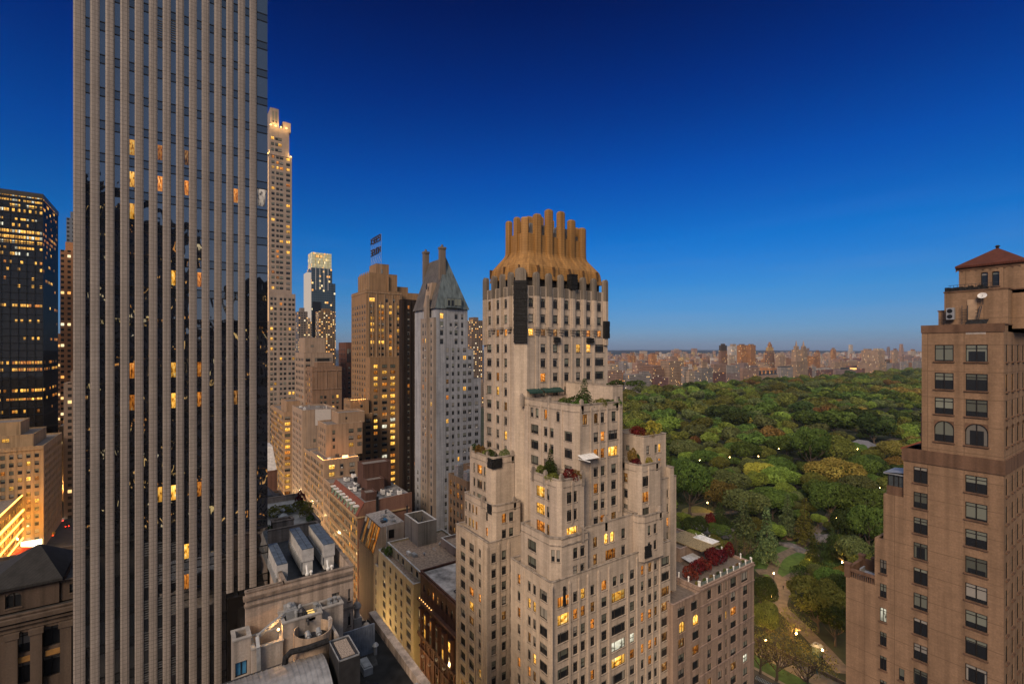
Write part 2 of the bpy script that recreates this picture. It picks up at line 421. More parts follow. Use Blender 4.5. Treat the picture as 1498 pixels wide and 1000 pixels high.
def window_geo(mb, w, h, kind, M, seed, fr=None, uc=0.0, zb=0.0, dd=0.0, split=None, thin=False):
    """one window: frame, panes, sill. M = material slots (frame, glass, trim); split = separate builder for the panes"""
    gm = split or mb
    if fr is None: P = lambda u, z, d: (u, d, z)
    else: P = lambda u, z, d: fr.P(uc + u, zb + z, dd + d)
    def bar(b, u0, u1, z0, z1, d0, d1, m):
        p = [P(u0, z0, d0), P(u1, z0, d0), P(u1, z1, d0), P(u0, z1, d0), P(u0, z0, d1), P(u1, z0, d1), P(u1, z1, d1), P(u0, z1, d1)]
        for q in ((0, 1, 2, 3), (0, 1, 5, 4), (3, 2, 6, 7), (0, 3, 7, 4), (1, 2, 6, 5)): b.quad([p[i] for i in q], m)
    a = w / 2; t = min(0.07, w * 0.07)
    arch = 'a' in kind
    k = seed % 97
    gm.quad([P(-a, 0, 0.0), P(a, 0, 0.0), P(a, h, 0.0), P(-a, h, 0.0)], M[1], [(k, 0), (k + 0.999, 0), (k + 0.999, 1), (k, 1)])
    fd0, fd1 = -0.07, 0.0
    for u0, u1, z0, z1 in ((-a, -a + t, 0, h), (a - t, a, 0, h), (-a + t, a - t, 0, t), (-a + t, a - t, h - t, h)): bar(mb, u0, u1, z0, z1, fd0, fd1, M[0])
    n = 1
    for ch in kind:
        if ch.isdigit(): n = int(ch)
    for i in range(1, n):
        u = -a + w * i / n
        if n == 3: u = -a + w * (0.25 if i == 1 else 0.75)
        bar(mb, u - t * 0.7, u + t * 0.7, t, h - t, fd0 + 0.01, fd1, M[0])
    if 'h' in kind: bar(mb, -a + t, a - t, h * 0.5 - t / 2, h * 0.5 + t / 2, fd0 + 0.015, fd1, M[0])
    if 't' in kind: bar(mb, -a + t, a - t, h * 0.78 - t / 2, h * 0.78 + t / 2, fd0 + 0.015, fd1, M[0])
    if arch:
        r = a; zc = h - r; N_ = 8
        for sgn in (-1, 1):
            for i in range(N_):
                b0, b1 = math.pi / 2 * i / N_, math.pi / 2 * (i + 1) / N_
                p0 = (sgn * r * math.cos(b0), zc + r * math.sin(b0)); p1 = (sgn * r * math.cos(b1), zc + r * math.sin(b1))
                mb.quad([P(p0[0], p0[1], -0.16), P(p1[0], p1[1], -0.16), P(p1[0], h, -0.16), P(p0[0], h, -0.16)], M[2])
                mb.quad([P(p0[0], p0[1], -0.16), P(p1[0], p1[1], -0.16), P(p1[0], p1[1], 0), P(p0[0], p0[1], 0)], M[2])
                q0 = (p0[0] * 0.9, zc + (p0[1] - zc) * 0.9); q1 = (p1[0] * 0.9, zc + (p1[1] - zc) * 0.9)
                mb.quad([P(*p0, -0.05), P(*p1, -0.05), P(*q1, -0.05), P(*q0, -0.05)], M[0])
    if 'n' not in kind and thin is False:
        bar(mb, -a - 0.1, a + 0.1, -0.14, -0.003, -0.30, -0.003, M[2])

WCACHE = {}
class Bld:
    def __init__(s, name, label, cat, w, n, wall, trim=None, frame=None, roof=None, lit=0.12, litmix='yyod', blind=0.35, seed=0, group=None, cap=100, panes=False, litpx=(), tol=7, extra=()):
        s.root = empty(name, (-w, n, 0), label, cat, group)
        s.wall, s.trim = wall, trim or wall
        s.frame = frame or plain('window_frame_dark', (0.035, 0.03, 0.027), 0.5)
        s.roof = roof or plain('roof_gravel', (0.16, 0.14, 0.13), 0.95, var=0.4, scale=2)
        s.lit, s.litmix, s.blind, s.cap, s.panes = lit, litmix, blind, cap, panes
        s.rng = random.Random(seed + 11); s.mbw = MB(); s.mbr = MB(); s.mbc = MB(); s.wins = []
        s.litpx, s.tol, s.extra = list(litpx), tol, list(extra); s.wsc = 1.0; s.rv = 0.22; s.acs = 0; s.nac = 0
    def win(s, fr, uc, zb, w, h, kind, rev=0.22):
        s.wins.append((fr, uc, zb, w, h, kind, rev))
    def face(s, fr, W, z0, z1, specs, m=0, rev=0.22, tox=None):
        holes = []
        for cols, rows, h in specs or ():
            for c in cols:
                x, ww, kind = c[:3]; hh = c[3] if len(c) > 3 else h
                ww *= s.wsc
                u = x * W if x < 1 else tox(x)
                if u - ww / 2 < 0.15 or u + ww / 2 > W - 0.15: continue
                for zc in rows:
                    zb = zc - hh / 2
                    if zb < z0 + 0.1 or zb + hh > z1 - 0.1: continue
                    if any(not (u + ww / 2 <= q[0] or u - ww / 2 >= q[1] or zb + hh <= q[2] or zb >= q[3]) for q in holes): continue
                    holes.append((u - ww / 2, u + ww / 2, zb, zb + hh)); s.win(fr, u, zb, ww, hh, kind, rev)
        facade(s.mbw, fr, W, z0, z1, holes, rev, m)
    def mass(s, w0, w1, n0, n1, z0, z1, S=None, E=None, N=None, ch=0.0, par=0.9, m=0, rev=None, cope=True, pt=0.3, chS=None):
        """a block from w0 (east wall) to w1, n0 (south wall) to n1, roof behind a parapet"""
        rev = s.rv if rev is None else rev
        s.mbw, s.mbr, s.mbc = MB(), MB(), MB()
        fS = Frame(-w1, n0, 0.0); fE = Frame(-w0, n0 + ch, math.pi / 2); fN = Frame(-w0, n1, math.pi)
        s.face(fS, w1 - w0 - ch, z0, z1, S, m, rev, lambda px: w1 - wS(px, n0))
        s.face(fE, n1 - n0 - ch, z0, z1, E, m, rev, lambda px: nE(px, w0) - n0 - ch)
        if N: s.face(fN, w1 - w0, z0, z1, N, m, rev, lambda px: wS(px, n1) - w0)
        else: s.mbw.quad([(-w1, n1, z0), (-w0, n1, z0), (-w0, n1, z1), (-w1, n1, z1)], m)
        s.mbw.quad([(-w1, n0, z0), (-w1, n1, z0), (-w1, n1, z1), (-w1, n0, z1)], m)
        if ch:
            fC = Frame(-w0 - ch, n0, math.pi / 4); L = ch * math.sqrt(2)
            s.face(fC, L, z0, z1, chS, m, rev)
        out = [(-w1, n0), (-w0 - ch, n0), (-w0, n0 + ch), (-w0, n1), (-w1, n1)] if ch else [(-w1, n0), (-w0, n0), (-w0, n1), (-w1, n1)]
        cx = -(w0 + w1) / 2; cy = (n0 + n1) / 2; k = len(out)
        fx = max(0.1, 1 - 2 * pt / (w1 - w0)); fy = max(0.1, 1 - 2 * pt / (n1 - n0))
        inn = [(cx + (x - cx) * fx, cy + (y - cy) * fy) for x, y in out]
        zr = z1 - par
        s.mbr.quad([(x, y, zr) for x, y in inn])
        for i in range(k):
            j = (i + 1) % k
            s.mbw.quad([(*inn[i], zr), (*inn[j], zr), (*inn[j], z1), (*inn[i], z1)], m)
            if cope:
                o2 = [(cx + (x - cx) * (1 + 0.14 / (w1 - w0)), cy + (y - cy) * (1 + 0.14 / (n1 - n0))) for x, y in (out[i], out[j])]
                i2 = [(cx + (x - cx) * (1 - 0.08 / (w1 - w0)), cy + (y - cy) * (1 - 0.08 / (n1 - n0))) for x, y in (inn[i], inn[j])]
                for za, zb in ((z1 + 0.13, z1 + 0.13),): s.mbc.quad([(*o2[0], za), (*o2[1], za), (*i2[1], zb), (*i2[0], zb)])
                s.mbc.quad([(*o2[0], z1 - 0.02), (*o2[1], z1 - 0.02), (*o2[1], z1 + 0.13), (*o2[0], z1 + 0.13)])
                s.mbc.quad([(*i2[0], z1 - 0.02), (*i2[1], z1 - 0.02), (*i2[1], z1 + 0.13), (*i2[0], z1 + 0.13)])
                s.mbc.quad([(*o2[0], z1 - 0.02), (*o2[1], z1 - 0.02), (*i2[1], z1 - 0.02), (*i2[0], z1 - 0.02)])
            else: s.mbw.quad([(*out[i], z1), (*out[j], z1), (*inn[j], z1), (*inn[i], z1)], m)
        s.mbw.obj('wall', [s.wall] + s.extra, s.root); s.mbr.obj('roof', s.roof, s.root)
        if s.mbc.f: s.mbc.obj('cornice', s.trim, s.root)
    def band(s, w0, w1, n0, n1, z, h=0.4, p=0.18):
        """string course round the east and south walls"""
        mb = MB(); a = 0.003
        q = [(-w1, n0 - p), (-w0 + p, n0 - p), (-w0 + p, n1), (-w0 + a, n1), (-w0 + a, n0 - a), (-w1, n0 - a)]
        k = len(mb.v); mb.v += [(x, y, z) for x, y in q] + [(x, y, z + h) for x, y in q]
        for i in range(6): j = (i + 1) % 6; mb.f.append((i, j, 6 + j, 6 + i)); mb.m.append(0)
        for b in (0, 6):
            for f4 in ((0, 1, 4, 5), (1, 2, 3, 4)): mb.f.append(tuple(b + i for i in f4)); mb.m.append(0)
        mb.obj('string_course', s.trim, s.root)
    def done(s):
        rng = s.rng; rec = []
        for q in s.wins:
            fr, uc, zb, w, h, kind, rev = q
            x, y, z = fr.P(uc, zb + h / 2)
            pr = pix(x, y, z + H); area = 0; lit = None
            if pr and -30 < pr[0] < 1530 and -30 < pr[1] < 1030: area = w * h / pr[2] ** 2
            if pr and s.litpx:
                for lx, ly, g in s.litpx:
                    if abs(pr[0] - lx) < s.tol and abs(pr[1] - ly) < s.tol:
                        dd = abs(pr[0] - lx) + abs(pr[1] - ly)
                        if lit is None or dd < lit[0]: lit = (dd, g)
            if lit: g = lit[1]
            elif rng.random() < s.lit: g = rng.choice(s.litmix)
            else: g = 'b' if rng.random() < s.blind else 'k'
            rec.append((area, q, g))
        rec.sort(key=lambda r: -r[0])
        rest = MB(); base = s.root.location
        for i, (ar, q, g) in enumerate(rec):
            fr, uc, zb, w, h, kind, rev = q
            if i < s.cap and ar > 0:
                key = (round(w, 2), round(h, 2), kind, s.frame.name, s.trim.name, s.panes, s.rv < .1)
                if key not in WCACHE:
                    a = MB(); p = MB() if s.panes else None
                    window_geo(a, w, h, kind, (0, 2 if not s.panes else 1, 1), 0, split=p and _shift(p), thin=s.rv < .1)
                    me = a.mesh('window', [s.frame, s.trim] if s.panes else [s.frame, s.trim, DARK])
                    WCACHE[key] = (me, p.mesh('pane', [DARK]) if p else None)
                me, pm = WCACHE[key]
                o = bpy.data.objects.new('window', me); COL.objects.link(o); o.parent = s.root
                if s.acs and rng.random() < s.acs and s.nac < 60 and w < 2:
                    s.nac += 1; a = MB(); q = [fr.P(uc + e, 0, d)[:2] for e, d in ((-.33, -.42), (.33, -.42), (.33, .1), (-.33, .1))]; a.prism(q, zb + .05, zb + .47); a.obj('air_conditioner', METAL_L, s.root)
                x, y, z = fr.P(uc, zb, rev)
                o.location = (x - base[0], y - base[1], z + H); o.rotation_euler = (0, 0, fr.rz)
                if pm:
                    po = bpy.data.objects.new('pane', pm); COL.objects.link(po); po.parent = o
                    po.material_slots[0].link = 'OBJECT'; po.material_slots[0].material = GM[g]
                else:
                    o.material_slots[2].link = 'OBJECT'; o.material_slots[2].material = GM[g]
            else:
                window_geo(rest, w, h, kind, (0, 2 + GK.index(g), 1), i, fr, uc, zb, rev, thin=s.rv < .1)
        if rest.f:
            o = rest.obj('windows', [s.frame, s.trim] + [GM[k] for k in GK], s.root); o['kind'] = 'stuff'
        return s.root
class _shift:
    """panes built apart: every pane uses slot 0"""
    def __init__(s, mb): s.mb = mb
    def quad(s, pts, m=0, uv=None): s.mb.quad(pts, 0, uv)
def rows(z, n, p=3.1): return [z - p * i for i in range(n)]
def ev(n, w, kind, a=0.06, b=0.94, h=None):
    r = []
    for i in range(n):
        x = a + (b - a) * ((i + 0.5) / n)
        r.append((x, w, kind) if h is None else (x, w, kind, h))
    return r
# ------------------------------------------------------------------ materials of the near buildings
CREAM = wallmat('cream_brick', (0.565, 0.462, 0.365), stain=0.24, brick=.42)
CREAM2 = wallmat('cream_cast_stone', (0.40, 0.335, 0.275), stain=0.5, brick=.4)
COPPER = wallmat('ochre_painted_copper', (0.39, 0.205, 0.065), joint=(0.9, 0.55, 0.05), stain=0.4, rough=0.6)
STONEG = wallmat('weathered_pilaster_stone', (0.235, 0.20, 0.165), stain=0.5)
NET = plain('black_netting', (0.012, 0.012, 0.013), 0.8, var=0.9, scale=4)
METAL_D = plain('dark_steel', (0.05, 0.05, 0.055), 0.5, 0.4)
METAL_G = plain('grey_sheet_metal', (0.30, 0.31, 0.32), 0.5, 0.3)
METAL_L = plain('pale_painted_metal', (0.55, 0.54, 0.52), 0.5)
WHITE = plain('white_paint', (0.72, 0.71, 0.68), 0.6)
FR_LIGHT = plain('window_frame_stone', (0.42, 0.34, 0.28), 0.7)
FR_BROWN = plain('window_frame_bronze', (0.05, 0.04, 0.033), 0.5)

# ------------------------------------------------------------------ the cream setback tower with the ochre crown
litTP = [(842, 509, 'y'), (861, 509, 'y'), (777, 485, 'y'), (728, 487, 'o'), (740, 487, 'o'), (752, 486, 'o'), (795, 486, 'd'), (812, 486, 'd'), (728, 575, 'y'),
 (754, 578, 'd'), (842, 616, 'o'), (861, 616, 'd'), (798, 611, 'o'), (897, 658, 'y'), (872, 661, 'o'), (881, 661, 'o'), (857, 712, 'o'), (872, 709, 'o'), (701, 684, 'o'), (729, 689, 'o'), (745, 686, 'y'),
 (742, 640, 'y'), (752, 640, 'o'), (764, 644, 'o'), (791, 774, 'o'), (834, 778, 'y'), (778, 774, 'd'), (802, 778, 'd'), (681, 769, 'y'), (687, 772, 'y'), (692, 775, 'o'), (697, 778, 'o'),
 (712, 781, 'o'), (887, 786, 'y'), (896, 782, 'y'), (895, 813, 'o'), (871, 790, 'd'), (778, 829, 'o'), (905, 872, 'y'), (925, 926, 'w'), (905, 945, 'w'), (905, 967, 'y'), (925, 956, 'o'),
 (824, 907, 'y'), (800, 904, 'd'), (867, 914, 'o'), (867, 887, 'd'), (774, 886, 'y'), (781, 890, 'y'), (842, 899, 'o'), (853, 894, 'o'), (690, 860, 'o'), (690, 881, 'y'), (701, 872, 'o'), (677, 908, 'y'), (677, 928, 'y'), (722, 874, 'o'), (722, 896, 'd'),
 (737, 890, 'y'), (737, 869, 'd'), (737, 975, 'o'), (722, 982, 'w'), (758, 968, 'o'), (774, 983, 'o'), (722, 938, 'o'), (677, 988, 'o'), (701, 933, 'd'), (701, 979, 'y'), (940, 903, 'o'), (951, 896, 'o'), (959, 893, 'd'), (973, 863, 'd'), (973, 886, 'd'), (951, 941, 'o'), (959, 937, 'o'), (940, 948, 'o'), (973, 930, 'd'), (973, 975, 'd'), (940, 833, 'o'), (951, 828, 'd'), (867, 990, 'o'), (781, 990, 'd')]
TP = Bld('apartment_tower', 'cream setback apartment tower with a fluted ochre crown and planted terraces', 'tower', 80, 66, CREAM, CREAM2, FR_BROWN, lit=0.11, litmix='oodyd', blind=0.45, seed=3, litpx=litTP, tol=7)
P1 = 3.1
TP.wsc = 1.13
shR = [0.25 - P1 * k for k in range(0, 14)]
shU = [9.8]; sh2 = [6.5]; sh3 = [3.6]
narE = [794.5, 812.5, 829, 846, 861]
SH_E = [([(x, 1.15, 'a2') for x in [776.8] + narE + [876.7]], shU, 1.95), ([(x, 1.15, '1h') for x in [776.8] + narE + [876.7]], sh2, 1.8), ([(x, 1.15, '1h') for x in [776.8] + narE + [876.7]], sh3, 1.5),
        ([(777.6, 2.9, '3')] + [(x, 1.2, '1h') for x in narE] + [(877, 2.5, '3')], shR, 1.8)]
narS = [716, 728, 739.5]
SH_S = [([(x, 1.0, 'a') for x in narS + [751]], shU, 1.95), ([(x, 1.0, '1h') for x in narS + [751]], sh2, 1.8), ([(x, 1.0, '1h') for x in narS + [751]], sh3, 1.5),
        ([(715.5, 1.7, '2')] + [(x, 1.0, '1h') for x in narS[1:]] + [(754, 1.7, '2')], shR, 1.8)]
TP.mass(80, 94, 57.5, 83, -45, 13.3, S=SH_S, E=SH_E, ch=1.9, par=0.4, cope=False)
# pierced parapet screens between the pilasters
def pilaster(mb, fr, u, wid, pr, z0, z1, zt):
    """vertical fluted rib: brick shaft below, weathered cap with rounded top above"""
    for k, (ww, pp) in enumerate(((wid, pr * 0.6), (wid * 0.62, pr))):
        a = ww / 2
        pts = [(u - a, z0), (u + a, z0), (u + a, z1 - 0.1 * k), (u - a, z1 - 0.1 * k)]
        P = fr.P
        mb.quad([P(x, z, -pp) for x, z in pts], 0)
        mb.quad([P(u - a, z0, -pp), P(u - a, z0, 0.4), P(u - a, z1, 0.4), P(u - a, z1, -pp)], 0)
        mb.quad([P(u + a, z0, -pp), P(u + a, z0, 0.4), P(u + a, z1, 0.4), P(u + a, z1, -pp)], 0)
        top = [(u - a, z1), (u + a, z1)]
        n = 8; cap = []
        for i in range(n + 1):
            b = math.pi * i / n; cap.append((u - a * math.cos(b), zt - 0.9 - 0.25 * k + (0.9) * math.sin(b) ** 0.8))
        loop = [(u - a, z1 - 0.05)] + cap + [(u + a, z1 - 0.05)]
        dk = 0.55 if k == 0 else 0.3
        mb.quad([P(x, z, -pp - 0.004) for x, z in loop], 1)
        mb.quad([P(x, z, dk) for x, z in loop], 1)
        for (xa, za), (xb, zb) in zip(loop, loop[1:]): mb.quad([P(xa, za, -pp - 0.004), P(xb, zb, -pp - 0.004), P(xb, zb, dk), P(xa, za, dk)], 1)
fE = Frame(-80, 57.5, math.pi / 2); fS = Frame(-94, 57.5, 0); fC = Frame(-81.9, 57.5, math.pi / 4)
for px in (784.8, 803, 820.3, 837.2, 853, 868.6):
    mb = MB(); pilaster(mb, fE, nE(px, 80) - 57.5, 1.3, 0.55, 4.6, 11.3, 16.3); mb.obj('pilaster', [CREAM, STONEG], TP.root)
for px in (722.5, 734.5, 746.5):
    mb = MB(); pilaster(mb, fS, 94 - wS(px, 57.5), 1.15, 0.5, 4.6, 11.3, 16.3); mb.obj('pilaster', [CREAM, STONEG], TP.root)
mb = MB(); pilaster(mb, fC, 1.34, 2.3, 0.5, 2.0, 13.6, 17.0); mb.obj('pilaster', [CREAM, STONEG], TP.root)
mb = MB(); pilaster(mb, fE, 24.7, 1.3, 0.55, 1.0, 11.3, 16.3); mb.obj('pilaster', [CREAM, STONEG], TP.root)
mb = MB(); pilaster(mb, fS, 0.75, 1.3, 0.55, 1.0, 11.3, 16.3); mb.obj('pilaster', [CREAM, STONEG], TP.root)
# small hoods and brackets under the ribs, carved screens over the arched windows
for px in (784.8, 803, 820.3, 837.2, 853, 868.6):
    mb = MB(); u = nE(px, 80) - 57.5
    for (dz, a, p) in ((4.2, 0.8, 0.75), (3.7, 0.6, 0.55), (3.1, 0.4, 0.35)):
        q = [fE.P(u - a, 0, -p), fE.P(u + a, 0, -p), fE.P(u + a, 0, 0), fE.P(u - a, 0, 0)]
        mb.prism([(x, y) for x, y, z in q], dz, dz + 0.51)
    mb.obj('rib_bracket', CREAM2, TP.root)
for px in (722.5, 734.5, 746.5):
    mb = MB(); u = 94 - wS(px, 57.5)
    for (dz, a, p) in ((4.2, 0.75, 0.7), (3.6, 0.5, 0.5)):
        q = [fS.P(u - a, 0, -p), fS.P(u + a, 0, -p), fS.P(u + a, 0, 0), fS.P(u - a, 0, 0)]
        mb.prism([(x, y) for x, y, z in q], dz, dz + 0.51)
    mb.obj('rib_bracket', CREAM2, TP.root)
ue = [nE(p, 80) - 57.5 for p in [776.8] + narE + [876.7]]
for fr, us in ((fE, ue), (fS, [94 - wS(p, 57.5) for p in narS + [751]])):
    for u in us:
        mb = MB(); P = fr.P
        for a, b in ((-.55, .55),): mb.quad([P(u + a, 11.2, -.03), P(u + b, 11.2, -.03), P(u + b, 13.2, -.03), P(u + a, 13.2, -.03)])
        mb.obj('pierced_screen', wallmat('pierced_stone', (.30, .25, .20), joint=(.30, .33, .13)), TP.root)
# set back storey behind the ribs
mb = MB(); mb.box(81.4, 92.8, 59, 81.6, 12.9, 15.6); mb.obj('attic_storey', wallmat('dark_attic', (0.10, 0.085, 0.07)), TP.root)

# crown: flared skirt, ribbed drum, square ribs of unequal height
mb = MB()
def ring(w0, w1, n0, n1, c):
    return [(-w1 + c, n0), (-w0 - c, n0), (-w0, n0 + c), (-w0, n1 - c), (-w0 - c, n1), (-w1 + c, n1), (-w1, n1 - c), (-w1, n0 + c)]
r0 = ring(80.7, 93.3, 58.2, 82.4, 2.2); r1 = ring(81.2, 92.8, 58.7, 81.9, 2.2); r2 = ring(83.5, 89.8, 61.2, 79.2, 1.4)
prof = [(15.2, 1.0), (17.5, .88), (18.1, .82), (20.9, .10), (21.5, .02), (23.0, 0.0), (25.3, 0.0)]
def lerp(q): return [(a[0] + (b[0] - a[0]) * q, a[1] + (b[1] - a[1]) * q) for a, b in zip(r2, r0)]
for (za, qa), (zb, qb) in zip(prof, prof[1:]): mb.prism(lerp(qa), za, zb, 0, None, lerp(qb))
mb.obj('crown_drum', COPPER, TP.root)
mb = MB(); mb.box(84.6, 88.7, 62.5, 78, 25.2, 26.6); mb.box(85, 88, 64, 70, 26.6, 28); mb.box(85.5, 88.2, 72, 76.5, 26.6, 28.3)
mb.obj('crown_screen', METAL_G, TP.root)
def crown_rib(fr_top, fr_bot, u_t, u_b, w, zt, dtop, dbot):
    """one rib: runs up the skirt, bends at the shoulder and stands free above the drum"""
    mb = MB(); a = w / 2
    sec = [(z - .25, q) for z, q in prof[:-1]] + [(zt, 0.0)]
    ringA = []
    for z, k in sec:
        q = []; kk = 1 + .25 * k
        for du, dd in ((-a * kk, 1.1), (-a * kk, 0.15), (-a * 0.6 * kk, 0.0), (a * 0.6 * kk, 0.0), (a * kk, 0.15), (a * kk, 1.1)):
            x0, y0, _ = fr_top.P(u_t + du, 0, dd - .45); x1, y1, _ = fr_bot.P(u_b + du, 0, dd - .38); q.append((x0 + (x1 - x0) * k, y0 + (y1 - y0) * k))
        ringA.append((z, q))
    for (z0, q0), (z1, q1) in zip(ringA, ringA[1:]): mb.prism(q0, z0, z1, 0, None, q1)
    z, q = ringA[-1]; cx = sum(p[0] for p in q) / 6; cy = sum(p[1] for p in q) / 6
    mb.prism(q, z, z + 0.35, 0, None, [(cx + (x - cx) * 0.7, cy + (y - cy) * 0.7) for x, y in q])
    # groove along the face and the dark scupper near the hem
    x0, y0, _ = fr_bot.P(u_b - a * 0.9, 0, -0.42); x1, y1, _ = fr_bot.P(u_b - a * 0.55, 0, -0.42); x2, y2, _ = fr_bot.P(u_b - a * 0.55, 0, 0.3); x3, y3, _ = fr_bot.P(u_b - a * 0.9, 0, 0.3)
    mb.prism([(x0, y0), (x1, y1), (x2, y2), (x3, y3)], 15.9, 17.9, 1)
    return mb.obj('crown_rib', [COPPER, plain('scupper_bronze', (0.10, 0.055, 0.025))], TP.root)
tE = Frame(-83.5, 61.2, math.pi / 2); bE = Frame(-80.8, 58.3, math.pi / 2)
for px, zt in ((786.5, 29.4), (803.5, 30.9), (821, 31.0), (836.5, 29.6), (852, 28.2)):
    n = nE(px, 83.5); nb = 58.6 + (n - 61.2) * (23.4 / 18.0)
    crown_rib(tE, bE, n - 61.2, nb - 58.3, 1.75, zt, 0, 0)
tS = Frame(-89.8, 61.2, 0); bS = Frame(-93.2, 58.3, 0)
for px, zt in ((743.5, 28.5), (755.3, 28.7)):
    u = 89.8 - wS(px, 61.2); crown_rib(tS, bS, u, 1.2 + u * 1.75, 1.4, zt, 0, 0)
tC = Frame(-84.9, 61.2, math.pi / 4); bC = Frame(-83.0, 58.3, math.pi / 4)
crown_rib(tC, bC, 0.99, 1.55, 1.6, 28.4, 0, 0)
tN = Frame(-83.5, 79.2, math.pi); bN = Frame(-80.7, 82.4, math.pi)
for u, zt in ((1.2, 28.2), (3.2, 29.0), (5.2, 28.2)): crown_rib(tN, bN, u, 1.0 + u * 1.9, 1.3, zt, 0, 0)
tW = Frame(-89.8, 79.2, -math.pi / 2); bW = Frame(-93.3, 82.4, -math.pi / 2)
for u, zt in ((2.5, 29.0), (5.6, 30.8), (8.8, 31), (12.0, 30.6), (15.2, 29)): crown_rib(tW, bW, u, u * 1.3 + 0.4, 1.5, zt, 0, 0)
# black netting bound round damaged stone
def net(fr, u0, u1, z0, z1, d0, d1):
    mb = MB(); N_ = max(3, int((z1 - z0) / .55)); rr = random.Random(int(u0 * 100 + z0 * 10))
    for i in range(N_):
        za, zb = z0 + (z1 - z0) * i / N_, z0 + (z1 - z0) * (i + 1) / N_
        j = rr.uniform(-0.02, 0.10)
        a = [fr.P(u0 - j, 0, d0 - j), fr.P(u1 + j, 0, d0 - j), fr.P(u1 + j, 0, d1), fr.P(u0 - j, 0, d1)]
        j2 = rr.uniform(-0.02, 0.10)
        b = [fr.P(u0 - j2, 0, d0 - j2), fr.P(u1 + j2, 0, d0 - j2), fr.P(u1 + j2, 0, d1), fr.P(u0 - j2, 0, d1)]
        mb.prism([p[:2] for p in a], za, zb, 0, None, [p[:2] for p in b])
    mb.obj('black_netting', NET, TP.root)
net(fC, 0.0, 2.69, 1.5, 14.3, -0.62, 0.3)
net(fE, nE(837.2, 80) - 58.4, nE(837.2, 80) - 56.6, 13.2, 16.6, -0.75, 0.7)
net(fE, 24.0, 25.45, 2.6, 6.6, -0.7, 0.1)
net(fE, nE(813.5, 80) - 58.2, nE(813.5, 80) - 56.8, 1.55, 2.6, -0.6, -0.02)
net(fE, nE(862, 80) - 58.4, nE(862, 80) - 56.6, 1.55, 2.6, -0.6, -0.02)

# lower masses, stepping down to the street
lowA = rows(-25.2, 3, 3.05)
TP.mass(64, 79.9, 58.6, 70.4, -90, -10, S=[([(778, .9, 'a'), (785.5, .9, 'a'), (798, .9, 'a'), (816, .9, 'a')], [-12.6], 1.9), ([(782, 2.2, '3'), (798, 1.0, '1h'), (807, 1.0, '1h'), (831, 1.9, '3')], [-15.9 - 3.1 * k for k in range(22)], 1.8)],
        E=[([(872, .95, 'a'), (881.5, .95, 'a'), (898, 1.1, '1h'), (856, 1.1, '2')], [-12.7], 1.9), ([(856.5, 2.4, '3'), (872, 1.1, '1h'), (881.5, 1.1, '1h'), (897, 2.2, '3')], [-16.2, -19.3], 1.8), ([(856.5, 2.4, '3'), (872, 1.1, '1h'), (881.5, 1.1, '1h'), (898, 1.2, '1h')], [-22.6 - 3.05 * k for k in range(4)], 1.8)], ch=0.9, par=1.0)
TP.mass(66, 79.9, 69.9, 72.7, -45, -7.2, E=[([(0.5, 1.3, '3')], [-10.2, -13.3, -16.4], 1.7)], par=0.5)
# south-west wing
TP.mass(81.7, 91, 52.1, 57.4, -34, -21.9, S=[([(693.6, .7, '1h'), (701.6, 1.9, '3'), (708.8, .7, '1h')], lowA, 1.9)], E=[([(729, 1.1, '1h'), (745, 2.6, '3')], rows(-25.6, 3, 3.05), 1.8)], ch=0.8)
TP.mass(79.5, 91.2, 50.9, 57.3, -40, -30.8, S=[([(681.5, .7, '1h'), (687, .7, '1h'), (691.8, .7, '1h'), (696.8, .7, '1h'), (712, .7, '1h')], [-33.5, -36.6], 1.8)], E=[([(737.6, .95, 'a'), (748, .95, 'a'), (758, .9, '1')], [-33.6], 1.9), ([(737.6, .95, '1h'), (748, .95, '1h'), (758, .9, '1')], [-36.7], 1.8)], ch=0.6)
TP.mass(78.5, 91.4, 48.9, 57.2, -90, -37.3, S=[([(677, 1.8, '2'), (689.6, 1.7, '3'), (701.6, .8, '1h')], [-40.2 - 2.97 * k for k in range(15)], 1.75)],
        E=[([(722.5, .95, 'a'), (737.4, .95, 'a')], [-40.4], 1.9), ([(722.5, .95, '1h'), (737.4, .95, '1h'), (746, .9, '1h')], [-43.4 - 2.97 * k for k in range(14)], 1.75)])
# south-east turret and base
TP.mass(62, 70, 52.8, 58.5, -34, -22.2, S=[([(778.6, .7, '1h'), (790.5, 2.1, '3'), (801.5, .7, '1h')], lowA, 1.9)], E=[([(837, 2.1, '3')], rows(-25.4, 3, 3.05), 1.95)], ch=0.6)
TP.mass(60.95, 70.6, 51, 58.4, -38.9, -31.4, S=[([(778, 2.2, '3')], [-34.4, -37.3], 1.9)], E=[([(842, .95, 'a'), (852.4, .95, 'a')], [-34.6], 1.9), ([(842, .95, '1h'), (852.4, .95, '1h')], [-37.6], 1.8)], ch=1.4, chS=[([(0.28, .5, '1'), (0.72, .5, '1')], [-34.4], 2.0)])
TP.mass(62, 70.5, 58.5, 72.5, -42, -31.4, E=[([(871, .95, 'a'), (887, .95, 'a'), (896, .95, 'a'), (912, .95, 'a')], [-34.4], 1.9), ([(871, .9, '1h'), (893.5, 2.4, '3'), (912, 1.0, '1h')], [-37.5], 1.9)], par=0.8)
lb = [-41.9 - 2.97 * k for k in range(16)]
